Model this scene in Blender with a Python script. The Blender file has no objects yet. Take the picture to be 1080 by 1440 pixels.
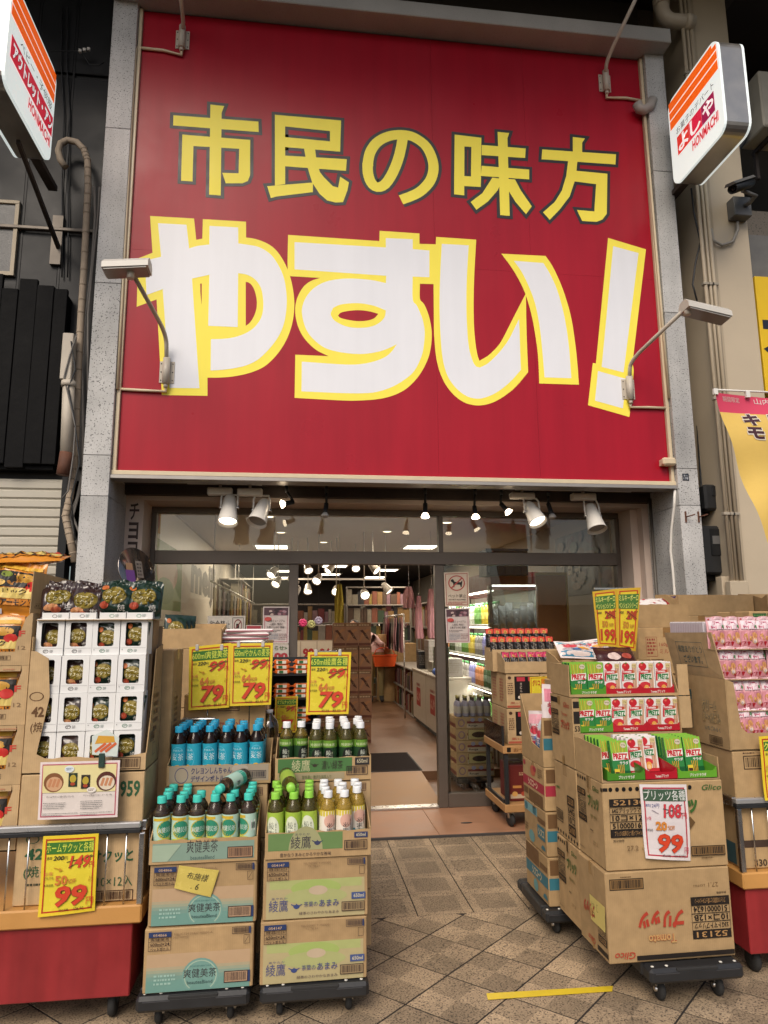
import bpy, bmesh, math, random
from mathutils import Vector, Matrix, Euler
R_ = math.radians
rnd = random.Random(7)
scene = bpy.context.scene
COL = scene.collection

# ------------------------------------------------------------------ camera
FPX = 960.0                       # focal length in pixels of the 1080 x 1440 photograph
YAW, PITCH, ROLL = R_(7.10), R_(9.386), R_(-0.365)
CAM = Vector((0, 0, 1.5))
_fw = Vector((math.sin(YAW)*math.cos(PITCH), math.cos(YAW)*math.cos(PITCH), math.sin(PITCH)))
_rt = Vector((math.cos(YAW), -math.sin(YAW), 0)); _up = _rt.cross(_fw)
_rt2 = _rt*math.cos(ROLL) + _up*math.sin(ROLL); _up2 = _up*math.cos(ROLL) - _rt*math.sin(ROLL)
cd = bpy.data.cameras.new('camera'); cam = bpy.data.objects.new('camera', cd); COL.objects.link(cam)
cd.sensor_fit = 'VERTICAL'; cd.sensor_height = 36; cd.lens = 36*FPX/1440
cd.clip_start = 0.05; cd.clip_end = 500
cam.matrix_world = Matrix(((_rt2.x, _up2.x, -_fw.x, CAM.x), (_rt2.y, _up2.y, -_fw.y, CAM.y), (_rt2.z, _up2.z, -_fw.z, CAM.z), (0, 0, 0, 1)))
scene.camera = cam

# ------------------------------------------------------------------ sky, sun, exposure
SUN_ELEV, SUN_AZ = 44, 203        # azimuth clockwise from +Y: from behind the camera, a little to the left
w = bpy.data.worlds.new('World'); scene.world = w; w.use_nodes = True
nt = w.node_tree; bg = nt.nodes['Background']
sky = nt.nodes.new('ShaderNodeTexSky'); sky.sky_type = 'NISHITA'; sky.sun_disc = False
sky.sun_elevation = R_(SUN_ELEV); sky.sun_rotation = R_(SUN_AZ); sky.air_density = 1.0; sky.dust_density = 4.0; sky.ozone_density = 1.0
nt.links.new(sky.outputs[0], bg.inputs[0]); bg.inputs[1].default_value = 0.095
sd = bpy.data.lights.new('sun', 'SUN'); sd.energy = 1.45; sd.angle = R_(30); sd.color = (1.0, 0.90, 0.77)
sun = bpy.data.objects.new('sun', sd); COL.objects.link(sun)
_sdir = Vector((math.sin(R_(SUN_AZ))*math.cos(R_(SUN_ELEV)), math.cos(R_(SUN_AZ))*math.cos(R_(SUN_ELEV)), math.sin(R_(SUN_ELEV))))
sun.rotation_euler = _sdir.to_track_quat('Z', 'Y').to_euler()
vs = scene.view_settings; vs.view_transform = 'Standard'; vs.look = 'None'; vs.gamma = 1; vs.exposure = 0.50
scene.cycles.use_denoising = True
scene.cycles.max_bounces = 7; scene.cycles.transparent_max_bounces = 16
scene.cycles.diffuse_bounces = 4; scene.cycles.glossy_bounces = 3; scene.cycles.transmission_bounces = 6
scene.cycles.sample_clamp_indirect = 6; scene.cycles.caustics_reflective = False; scene.cycles.caustics_refractive = False

# ------------------------------------------------------------------ photograph pixel -> place
def ray(px, py):
    return (_rt2*((px-540)/FPX) - _up2*((py-720)/FPX) + _fw)
def onY(px, py, y): d = ray(px, py); return CAM + d*((y-CAM.y)/d.y)
def onZ(px, py, z): d = ray(px, py); return CAM + d*((z-CAM.z)/d.z)
def onX(px, py, x): d = ray(px, py); return CAM + d*((x-CAM.x)/d.x)

# ------------------------------------------------------------------ materials
MATS = {}
def srgb(h):
    if isinstance(h, str):
        h = h.lstrip('#'); c = [int(h[i:i+2], 16)/255 for i in (0, 2, 4)]
        return tuple((x/12.92 if x <= .04045 else ((x+.055)/1.055)**2.4) for x in c)
    return h
def N(nt, t, **k):
    n = nt.nodes.new(t)
    for a, b in k.items(): setattr(n, a, b)
    return n
def mat(name, col, rough=.55, metal=0.0, spec=.5, var=.12, vscale=9.0, bump=0.0, bscale=60.0, trans=0.0, emit=None, estr=0.0, coat=0.0, alpha=1.0, ior=1.45):
    if name in MATS: return MATS[name]
    m = bpy.data.materials.new(name); m.use_nodes = True; nt = m.node_tree
    b = nt.nodes['Principled BSDF']; c = srgb(col)
    b.inputs['Roughness'].default_value = rough; b.inputs['Metallic'].default_value = metal
    b.inputs['Specular IOR Level'].default_value = spec; b.inputs['IOR'].default_value = ior
    b.inputs['Transmission Weight'].default_value = trans; b.inputs['Coat Weight'].default_value = coat
    b.inputs['Alpha'].default_value = alpha
    if emit is not None:
        b.inputs['Emission Color'].default_value = (*srgb(emit), 1); b.inputs['Emission Strength'].default_value = estr
    tc = N(nt, 'ShaderNodeTexCoord')
    if var > 0:
        n = N(nt, 'ShaderNodeTexNoise'); n.inputs['Scale'].default_value = vscale; n.inputs['Detail'].default_value = 4; n.inputs['Roughness'].default_value = .6
        oi = N(nt, 'ShaderNodeObjectInfo'); ad = N(nt, 'ShaderNodeVectorMath', operation='ADD')
        nt.links.new(tc.outputs['Object'], ad.inputs[0]); nt.links.new(oi.outputs['Random'], ad.inputs[1]); nt.links.new(ad.outputs[0], n.inputs['Vector'])
        mx = N(nt, 'ShaderNodeMix', data_type='RGBA')
        mx.inputs[6].default_value = (*[x*(1-var) for x in c], 1); mx.inputs[7].default_value = (*[min(1, x*(1+var)) for x in c], 1)
        nt.links.new(n.outputs['Fac'], mx.inputs[0]); nt.links.new(mx.outputs[2], b.inputs['Base Color'])
        mr = N(nt, 'ShaderNodeMapRange'); mr.inputs[1].default_value = .3; mr.inputs[2].default_value = .7
        mr.inputs[3].default_value = max(.02, rough-.07); mr.inputs[4].default_value = min(1, rough+.07)
        nt.links.new(n.outputs['Fac'], mr.inputs[0]); nt.links.new(mr.outputs[0], b.inputs['Roughness'])
    else:
        b.inputs['Base Color'].default_value = (*c, 1)
    if bump > 0:
        n2 = N(nt, 'ShaderNodeTexNoise'); n2.inputs['Scale'].default_value = bscale; n2.inputs['Detail'].default_value = 3
        nt.links.new(tc.outputs['Object'], n2.inputs['Vector'])
        bp = N(nt, 'ShaderNodeBump'); bp.inputs['Strength'].default_value = bump; bp.inputs['Distance'].default_value = .01
        nt.links.new(n2.outputs['Fac'], bp.inputs['Height']); nt.links.new(bp.outputs[0], b.inputs['Normal'])
    MATS[name] = m
    return m
def glass(name, tint='#ffffff', refl=1.0, rough=0.0):
    if name in MATS: return MATS[name]
    m = bpy.data.materials.new(name); m.use_nodes = True; nt = m.node_tree; nt.nodes.remove(nt.nodes['Principled BSDF'])
    o = nt.nodes['Material Output']; t = N(nt, 'ShaderNodeBsdfTransparent'); g = N(nt, 'ShaderNodeBsdfGlossy'); mx = N(nt, 'ShaderNodeMixShader'); f = N(nt, 'ShaderNodeFresnel')
    t.inputs[0].default_value = (*srgb(tint), 1); g.inputs['Roughness'].default_value = rough; f.inputs[0].default_value = 1.5
    mu = N(nt, 'ShaderNodeMath', operation='MULTIPLY'); mu.inputs[1].default_value = refl
    nt.links.new(f.outputs[0], mu.inputs[0]); nt.links.new(mu.outputs[0], mx.inputs[0]); nt.links.new(t.outputs[0], mx.inputs[1]); nt.links.new(g.outputs[0], mx.inputs[2]); nt.links.new(mx.outputs[0], o.inputs[0])
    MATS[name] = m; return m
def speckle(name, base, dark, scale=90.0, thr=.36, light=None, rough=.7, bump=.25, blotch=.1):
    "stone or terrazzo: fine dark (and light) grains on a base colour"
    if name in MATS: return MATS[name]
    m = bpy.data.materials.new(name); m.use_nodes = True; nt = m.node_tree; b = nt.nodes['Principled BSDF']
    tc = N(nt, 'ShaderNodeTexCoord'); oi = N(nt, 'ShaderNodeObjectInfo'); ad = N(nt, 'ShaderNodeVectorMath', operation='ADD')
    nt.links.new(tc.outputs['Object'], ad.inputs[0]); nt.links.new(oi.outputs['Random'], ad.inputs[1])
    n = N(nt, 'ShaderNodeTexNoise'); n.inputs['Scale'].default_value = scale; n.inputs['Detail'].default_value = 2.5; nt.links.new(ad.outputs[0], n.inputs['Vector'])
    r = N(nt, 'ShaderNodeValToRGB'); r.color_ramp.elements[0].position = thr-.03; r.color_ramp.elements[0].color = (*srgb(dark), 1)
    r.color_ramp.elements[1].position = thr+.03; r.color_ramp.elements[1].color = (*srgb(base), 1)
    if light:
        e = r.color_ramp.elements.new(.6); e.color = (*srgb(base), 1); e = r.color_ramp.elements.new(.68); e.color = (*srgb(light), 1)
    nt.links.new(n.outputs['Fac'], r.inputs[0])
    n2 = N(nt, 'ShaderNodeTexNoise'); n2.inputs['Scale'].default_value = 2.2; n2.inputs['Detail'].default_value = 5; nt.links.new(ad.outputs[0], n2.inputs['Vector'])
    mr = N(nt, 'ShaderNodeMapRange'); mr.inputs[1].default_value = .3; mr.inputs[2].default_value = .7; mr.inputs[3].default_value = 1-blotch*1.6; mr.inputs[4].default_value = 1+blotch
    nt.links.new(n2.outputs['Fac'], mr.inputs[0])
    mx = N(nt, 'ShaderNodeMix', data_type='RGBA', blend_type='MULTIPLY'); mx.inputs[0].default_value = 1
    nt.links.new(r.outputs[0], mx.inputs[6]); nt.links.new(mr.outputs[0], mx.inputs[7]); nt.links.new(mx.outputs[2], b.inputs['Base Color'])
    b.inputs['Roughness'].default_value = rough
    if bump:
        bp = N(nt, 'ShaderNodeBump'); bp.inputs['Strength'].default_value = bump; bp.inputs['Distance'].default_value = .004
        nt.links.new(n.outputs['Fac'], bp.inputs['Height']); nt.links.new(bp.outputs[0], b.inputs['Normal'])
    MATS[name] = m; return m
def emis(name, col, s):
    if name in MATS: return MATS[name]
    m = bpy.data.materials.new(name); m.use_nodes = True; nt = m.node_tree; nt.nodes.remove(nt.nodes['Principled BSDF'])
    e = N(nt, 'ShaderNodeEmission'); e.inputs[0].default_value = (*srgb(col), 1); e.inputs[1].default_value = s
    nt.links.new(e.outputs[0], nt.nodes['Material Output'].inputs[0]); MATS[name] = m; return m

def C(h, rough=.5):      # a plain print colour
    k = 'print_'+h.lstrip('#')
    return MATS[k] if k in MATS else mat(k, tuple(x*.80 for x in srgb(h)), rough=rough, var=.07, vscale=30)

# ------------------------------------------------------------------ mesh builder
class MB:
    def __init__(s): s.v = []; s.f = []; s.m = []; s.sm = []
    def add(s, vs, fs, m=0, smooth=False):
        o = len(s.v); s.v += [tuple(p) for p in vs]
        for f in fs: s.f.append([o+i for i in f]); s.m.append(m); s.sm.append(smooth)
        return s
    def box(s, x0, y0, z0, x1, y1, z1, m=0, c=0.0):
        x0, x1 = min(x0, x1), max(x0, x1); y0, y1 = min(y0, y1), max(y0, y1); z0, z1 = min(z0, z1), max(z0, z1)
        if c <= 0:
            return s.add([(x, y, z) for z in (z0, z1) for y in (y0, y1) for x in (x0, x1)],
                         [(0, 2, 3, 1), (4, 5, 7, 6), (0, 1, 5, 4), (2, 6, 7, 3), (0, 4, 6, 2), (1, 3, 7, 5)], m)
        c = min(c, (x1-x0)*.49, (y1-y0)*.49, (z1-z0)*.49)
        bm = bmesh.new(); bmesh.ops.create_cube(bm, size=1)
        for v in bm.verts: v.co = Vector(((x0+x1)/2+v.co.x*(x1-x0), (y0+y1)/2+v.co.y*(y1-y0), (z0+z1)/2+v.co.z*(z1-z0)))
        bmesh.ops.bevel(bm, geom=list(bm.edges), offset=c, segments=1, affect='EDGES', profile=.5)
        s.bm(bm, m); bm.free(); return s
    def bm(s, bm, m=0, smooth=False):
        bm.verts.index_update()
        return s.add([v.co for v in bm.verts], [[v.index for v in f.verts] for f in bm.faces], m, smooth)
    def poly(s, pts, m=0): return s.add(pts, [list(range(len(pts)))], m)
    def prism(s, pts, d, m=0):
        "extrude polygon pts (3D) by vector d"
        n = len(pts); d = Vector(d); a = [Vector(p) for p in pts]; b = [p+d for p in a]
        return s.add(a+b, [list(range(n))[::-1], list(range(n, 2*n))]+[(i, (i+1) % n, n+(i+1) % n, n+i) for i in range(n)], m)
    def lathe(s, prof, seg=16, m=0, c=(0, 0, 0), axis=None, smooth=True, cap=True):
        vs = []; q = Vector(axis).to_track_quat('Z', 'Y') if axis is not None else None
        for r, z in prof:
            for k in range(seg):
                a = 2*math.pi*k/seg; p = Vector((r*math.cos(a), r*math.sin(a), z))
                if q: p = q @ p
                vs.append(p+Vector(c))
        fs = [(i*seg+k, i*seg+(k+1) % seg, (i+1)*seg+(k+1) % seg, (i+1)*seg+k) for i in range(len(prof)-1) for k in range(seg)]
        s.add(vs, fs, m, smooth)
        if cap:
            o = len(s.v)-len(vs)
            if prof[0][0] > 1e-5: s.f.append([o+k for k in range(seg)][::-1]); s.m.append(m); s.sm.append(False)
            if prof[-1][0] > 1e-5: s.f.append([o+(len(prof)-1)*seg+k for k in range(seg)]); s.m.append(m); s.sm.append(False)
        return s
    def cyl(s, a, b, r, seg=12, m=0, r2=None):
        a = Vector(a); b = Vector(b); return s.lathe([(r, 0), (r if r2 is None else r2, (b-a).length)], seg, m, a, (b-a))
    def tube(s, pts, r, seg=8, m=0):
        pts = [Vector(p) for p in pts]; n = len(pts); vs = []
        t0 = (pts[1]-pts[0]).normalized(); nrm = t0.orthogonal().normalized()
        for i, p in enumerate(pts):
            t = ((pts[min(i+1, n-1)]-p).normalized()+(p-pts[max(i-1, 0)]).normalized()).normalized()
            nrm = (nrm-t*nrm.dot(t)).normalized(); bi = t.cross(nrm); rr = r[i] if isinstance(r, (list, tuple)) else r
            vs += [p+(nrm*math.cos(2*math.pi*k/seg)+bi*math.sin(2*math.pi*k/seg))*rr for k in range(seg)]
        fs = [(i*seg+k, i*seg+(k+1) % seg, (i+1)*seg+(k+1) % seg, (i+1)*seg+k) for i in range(n-1) for k in range(seg)]
        s.add(vs, fs, m, True); o = len(s.v)-len(vs)
        for ring in ([o+k for k in range(seg)][::-1], [o+(n-1)*seg+k for k in range(seg)]): s.f.append(ring); s.m.append(m); s.sm.append(False)
        return s
    def jitter(s, a, seed=0):
        r = random.Random(seed); s.v = [(x+r.uniform(-a, a), y+r.uniform(-a, a), z+r.uniform(-a, a)) for x, y, z in s.v]; return s
    def mesh(s, name, mats):
        me = bpy.data.meshes.new(name); me.from_pydata(s.v, [], s.f)
        for m_ in (mats if isinstance(mats, (list, tuple)) else [mats]): me.materials.append(m_)
        me.polygons.foreach_set('material_index', s.m); me.polygons.foreach_set('use_smooth', s.sm); me.update(); return me
    def build(s, name, mats, parent=None, loc=(0, 0, 0), rot=(0, 0, 0)):
        return link(name, s.mesh(name, mats), parent, loc, rot)
def link(name, me, parent=None, loc=(0, 0, 0), rot=(0, 0, 0)):
    o = bpy.data.objects.new(name, me); COL.objects.link(o); o.location = loc; o.rotation_euler = rot
    if parent: o.parent = parent
    return o
def tag(o, label=None, cat=None, group=None, kind=None):
    if label: o['label'] = label
    if cat: o['category'] = cat
    if group: o['group'] = group
    if kind: o['kind'] = kind
    return o
def thing(name, label, cat, loc=(0, 0, 0), rz=0.0, group=None, rot=None):
    o = bpy.data.objects.new(name, None); COL.objects.link(o); o.location = loc; o.rotation_euler = rot or (0, 0, rz); o.empty_display_size = .05
    return tag(o, label, cat, group)
def kids(o): return [c for c in KID.get(o.name, [])]
def dup(o, loc=None, rot=None, label=None, group=None, parent=None):
    c = o.copy(); COL.objects.link(c)
    if parent is not None: c.parent = parent
    if loc is not None: c.location = loc
    if rot is not None: c.rotation_euler = rot
    if label: c['label'] = label
    if group: c['group'] = group
    for ch in list(o.children): dup(ch, parent=c)
    return c

def arc(p0, p1, p2, n=8):       # quadratic bezier
    p0, p1, p2 = Vector(p0), Vector(p1), Vector(p2)
    return [p0*(1-t)**2+p1*2*t*(1-t)+p2*t*t for t in [i/n for i in range(n+1)]]

# ------------------------------------------------------------------ printing on faces
TXT = {}
def glyphs(s, bold=0.0, shear=0.0):
    k = (s, bold, shear)
    if k in TXT: return TXT[k]
    cu = bpy.data.curves.new('t', 'FONT'); cu.body = s; cu.resolution_u = 2; cu.offset = bold; cu.shear = shear; cu.fill_mode = 'FRONT'
    o = bpy.data.objects.new('t', cu); me = o.to_mesh()
    v = [tuple(p.co)[:2] for p in me.vertices]; f = [list(p.vertices) for p in me.polygons]
    o.to_mesh_clear(); bpy.data.objects.remove(o); bpy.data.curves.remove(cu)
    if not v: v, f = [(0, 0), (1, 0), (1, 1)], []
    x0 = min(p[0] for p in v); x1 = max(p[0] for p in v); y0 = min(p[1] for p in v); y1 = max(p[1] for p in v)
    v = [((a-x0)/max(1e-6, x1-x0), (b-y0)/max(1e-6, y1-y0)) for a, b in v]
    TXT[k] = (v, f, (x1-x0)/max(1e-6, y1-y0)); return TXT[k]
class Print:
    "flat printing on a face: origin o, right u, up v (metres); each shape lies a hair above the one before"
    def __init__(s, o, u=(1, 0, 0), v=(0, 0, 1), warp=None, base=.0008, step=.00025):
        s.o = Vector(o); s.u = Vector(u).normalized(); s.v = Vector(v).normalized(); s.n = s.u.cross(s.v); s.warp = warp
        s.k = 0; s.base = base; s.step = step; s.mb = MB(); s.mats = []; s.sh = []
    def mi(s, m):
        if isinstance(m, str): m = C(m)
        if m not in s.mats: s.mats.append(m)
        return s.mats.index(m)
    def put(s, pts, faces, m):
        h = s.base+s.step*s.k; s.k += 1
        P = [s.warp(x, y, h) if s.warp else s.o+s.u*x+s.v*y+s.n*h for x, y in pts]
        a, f0 = len(s.mb.v), len(s.mb.f); s.mb.add(P, faces, s.mi(m)); s.sh.append((a, len(s.mb.v), f0, len(s.mb.f))); return s
    def poly(s, pts, m): return s.put(pts, [list(range(len(pts)))], m)
    def rect(s, x0, y0, x1, y1, m, nx=1, ny=1):
        if s.warp and nx == 1: nx = max(1, int(abs(x1-x0)/.012)); ny = max(1, int(abs(y1-y0)/.02))
        pts = [(x0+(x1-x0)*i/nx, y0+(y1-y0)*j/ny) for j in range(ny+1) for i in range(nx+1)]
        return s.put(pts, [(j*(nx+1)+i, j*(nx+1)+i+1, (j+1)*(nx+1)+i+1, (j+1)*(nx+1)+i) for j in range(ny) for i in range(nx)], m)
    def ell(s, cx, cy, rx, ry, m, n=20, a0=0, a1=360, r_in=0.0):
        if r_in:
            P = []; 
            for k in range(n+1):
                a = R_(a0+(a1-a0)*k/n); P += [(cx+rx*math.cos(a), cy+ry*math.sin(a)), (cx+rx*r_in*math.cos(a), cy+ry*r_in*math.sin(a))]
            return s.put(P, [(2*k, 2*k+2, 2*k+3, 2*k+1) for k in range(n)], m)
        full = abs(a1-a0) >= 360
        pts = [(cx+rx*math.cos(R_(a0+(a1-a0)*k/n)), cy+ry*math.sin(R_(a0+(a1-a0)*k/n))) for k in range(n if full else n+1)]
        c = len(pts)
        if s.warp:
            P = []; F = []; K = 4
            for k in range(K): P += [(cx+(x-cx)*(1-k/K), cy+(y-cy)*(1-k/K)) for x, y in pts]
            P.append((cx, cy)); e = c if full else c-1
            for k in range(K-1): F += [(k*c+i, k*c+(i+1) % c, (k+1)*c+(i+1) % c, (k+1)*c+i) for i in range(e)]
            F += [((K-1)*c+i, (K-1)*c+(i+1) % c, K*c) for i in range(e)]
            return s.put(P, F, m)
        pts.append((cx, cy))
        return s.put(pts, [(k, (k+1) % c, c) for k in range(c if full else c-1)], m)
    def frame(s, x0, y0, x1, y1, t, m):
        return s.put([(x0, y0), (x1, y0), (x1, y1), (x0, y1), (x0+t, y0+t), (x1-t, y0+t), (x1-t, y1-t), (x0+t, y1-t)], [(0, 1, 5, 4), (1, 2, 6, 5), (2, 3, 7, 6), (3, 0, 4, 7)], m)
    def line(s, x0, y0, x1, y1, t, m):
        d = Vector((x1-x0, y1-y0)); p = Vector((-d.y, d.x)).normalized()*t/2
        return s.poly([(x0+p.x, y0+p.y), (x0-p.x, y0-p.y), (x1-p.x, y1-p.y), (x1+p.x, y1+p.y)], m)
    def text(s, t, x0, y0, x1, y1, m, bold=.015, shear=0.0, flip=False, keep=False, out=None, outw=.03):
        "text stretched to the box; flip = upside down; out = outline colour"
        if any('\u4e00' <= ch <= '\u9fff' for ch in t): out = None
        if out is not None: s.text(t, x0, y0, x1, y1, out, bold+outw, shear, flip, keep)
        if any('\u4e00' <= ch <= '\u9fff' for ch in t): bold = 0.0
        v, f, asp = glyphs(t, bold, shear)
        if keep and (x1-x0) > asp*(y1-y0):
            c = (x0+x1)/2; hw = asp*(y1-y0)/2; x0, x1 = c-hw, c+hw
        g = outw*.35*(y1-y0) if out is not None else 0.0
        if flip: pts = [(x1-a*(x1-x0), y1-b*(y1-y0)) for a, b in v]
        else: pts = [(x0+g+a*(x1-x0-2*g), y0+g+b*(y1-y0-2*g)) for a, b in v]
        return s.put(pts, f, m)
    def vtext(s, t, x0, y0, x1, y1, m, bold=.015):
        "characters stacked top to bottom"
        n = len(t); h = (y1-y0)/n
        for i, ch in enumerate(t):
          if ch == 'ー': s.rect(x0+(x1-x0)*.42, y1-(i+1)*h+h*.1, x0+(x1-x0)*.58, y1-i*h-h*.1, m)
          else: s.text(ch, x0, y1-(i+1)*h+h*.06, x1, y1-i*h-h*.06, m, bold)
        return s
    def bars(s, x0, y0, x1, y1, m='#1c1a1c', frame=True, seed=1):
        r = random.Random(seed); x = x0+(x1-x0)*.07; e = x1-(x1-x0)*.07; P = []; F = []; hgt = y1-y0
        while x < e:
            wd = r.choice((.5, .5, 1, 1.5))*(x1-x0)/48; k = len(P); P += [(x, y0+.16*hgt), (x+wd, y0+.16*hgt), (x+wd, y1-.14*hgt), (x, y1-.14*hgt)]; F.append((k, k+1, k+2, k+3)); x += wd+r.choice((.5, 1, 1))*(x1-x0)/48
        s.put(P, F, m)
        if frame: s.frame(x0, y0, x1, y1, hgt*.07, m)
        return s
    def scrib(s, x0, y0, x1, y1, m, rows=3, seed=0, fill=.55):
        "lines of print too small to read"
        r = random.Random(seed); P = []; F = []; h = (y1-y0)/rows
        for j in range(rows):
            x = x0; end = x0+(x1-x0)*(1 if j < rows-1 else r.uniform(.5, .9))
            while x < end:
                wd = h*r.uniform(.3, .8); k = len(P); yb = y1-(j+1)*h+h*(1-fill)/2; P += [(x, yb), (min(x+wd, end), yb), (min(x+wd, end), yb+h*fill), (x, yb+h*fill)]; F.append((k, k+1, k+2, k+3)); x += wd+h*r.uniform(.15, .4)
        return s.put(P, F, m)
    def build(s, name='printing', parent=None, loc=(0, 0, 0), rot=(0, 0, 0)):
        "prints far apart on a face become separate parts"
        if name not in ('printing', 'side_printing', 'banner_print', 'flap_printing') or len(s.sh) < 2: return s.mb.build(name, s.mats, parent, loc, rot)
        bb = []
        for a, b, f0, f1 in s.sh:
            vs = s.mb.v[a:b]; bb.append([min(v[k] for v in vs)-.012 for k in range(3)]+[max(v[k] for v in vs)+.012 for k in range(3)])
        g = list(range(len(bb)))
        def root(i):
            while g[i] != i: i = g[i]
            return i
        for i in range(len(bb)):
            for j in range(i):
                if all(bb[i][k] < bb[j][k+3] and bb[j][k] < bb[i][k+3] for k in range(3)): g[root(i)] = root(j)
        out = None
        for r in sorted(set(root(i) for i in range(len(bb)))):
            m = MB()
            for i in range(len(bb)):
                if root(i) != r: continue
                a, b, f0, f1 = s.sh[i]; o = len(m.v); m.v += s.mb.v[a:b]; m.f += [[k-a+o for k in f] for f in s.mb.f[f0:f1]]; m.m += s.mb.m[f0:f1]; m.sm += s.mb.sm[f0:f1]
            ob = m.build(name, s.mats, parent, loc, rot); out = out or ob
        return out

CARD = mat('cardboard', (0.415, 0.28, 0.142), rough=.8, var=.13, vscale=5, bump=.08, bscale=35, spec=.2)
CARD2 = mat('cardboard_pale', (0.48, 0.335, 0.182), rough=.8, var=.12, vscale=6, bump=.08, bscale=35, spec=.2)
for _m in (CARD, CARD2):       # faint flutes, scuffs and damp marks
    nt = _m.node_tree; b = nt.nodes['Principled BSDF']; src = b.inputs['Base Color'].links[0].from_socket; tc = N(nt, 'ShaderNodeTexCoord'); oi = N(nt, 'ShaderNodeObjectInfo'); ad = N(nt, 'ShaderNodeVectorMath', operation='ADD'); nt.links.new(tc.outputs['Object'], ad.inputs[0]); nt.links.new(oi.outputs['Random'], ad.inputs[1])
    wv = N(nt, 'ShaderNodeTexWave', wave_type='BANDS', bands_direction='X'); wv.inputs['Scale'].default_value = 38; wv.inputs['Distortion'].default_value = .6; nt.links.new(ad.outputs[0], wv.inputs['Vector'])
    n3 = N(nt, 'ShaderNodeTexNoise'); n3.inputs['Scale'].default_value = 22; n3.inputs['Detail'].default_value = 6; nt.links.new(ad.outputs[0], n3.inputs['Vector'])
    mr = N(nt, 'ShaderNodeMapRange'); mr.inputs[1].default_value = .35; mr.inputs[2].default_value = .68; mr.inputs[3].default_value = .90; mr.inputs[4].default_value = 1.06; nt.links.new(n3.outputs['Fac'], mr.inputs[0])
    m2 = N(nt, 'ShaderNodeMapRange'); m2.inputs[3].default_value = .97; m2.inputs[4].default_value = 1.02; nt.links.new(wv.outputs['Fac'], m2.inputs[0]); mu = N(nt, 'ShaderNodeMath', operation='MULTIPLY'); nt.links.new(mr.outputs[0], mu.inputs[0]); nt.links.new(m2.outputs[0], mu.inputs[1])
    m3 = N(nt, 'ShaderNodeMapRange'); m3.inputs[3].default_value = .90; m3.inputs[4].default_value = 1.08; nt.links.new(oi.outputs['Random'], m3.inputs[0]); mu2 = N(nt, 'ShaderNodeMath', operation='MULTIPLY'); nt.links.new(mu.outputs[0], mu2.inputs[0]); nt.links.new(m3.outputs[0], mu2.inputs[1])
    mx = N(nt, 'ShaderNodeMix', data_type='RGBA', blend_type='MULTIPLY'); mx.inputs[0].default_value = 1; nt.links.new(src, mx.inputs[6]); nt.links.new(mu2.outputs[0], mx.inputs[7]); nt.links.new(mx.outputs[2], b.inputs['Base Color'])
CARDIN = mat('cardboard_inside', (0.36, 0.245, 0.14), rough=.85, var=.12, vscale=8, spec=.15)
WHITECARD = mat('white_card', (0.74, 0.74, 0.73), rough=.55, var=.05, vscale=8)
BLACKP = mat('black_plastic', (0.018, 0.019, 0.021), rough=.45, var=.25, vscale=14, bump=.05)
STEEL = mat('steel', (0.62, 0.61, 0.59), rough=.3, metal=1, var=.1, vscale=20)
CREAM = mat('cream_paint', (0.66, 0.58, 0.45), rough=.45, var=.1, vscale=6, bump=.03)
WHITEP = mat('white_paint', (0.72, 0.70, 0.66), rough=.35, var=.06, vscale=10)
SASH = mat('bronze_aluminium', (0.115, 0.095, 0.08), rough=.42, metal=.35, var=.12, vscale=12)
RUBBER = mat('rubber', (0.02, 0.02, 0.02), rough=.8, var=.2)
WOODO = mat('orange_wood', (0.50, 0.255, 0.075), rough=.45, var=.2, vscale=4, bump=.05)
GLASS = glass('window_glass', '#f4f6f4', 1.2)
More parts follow.
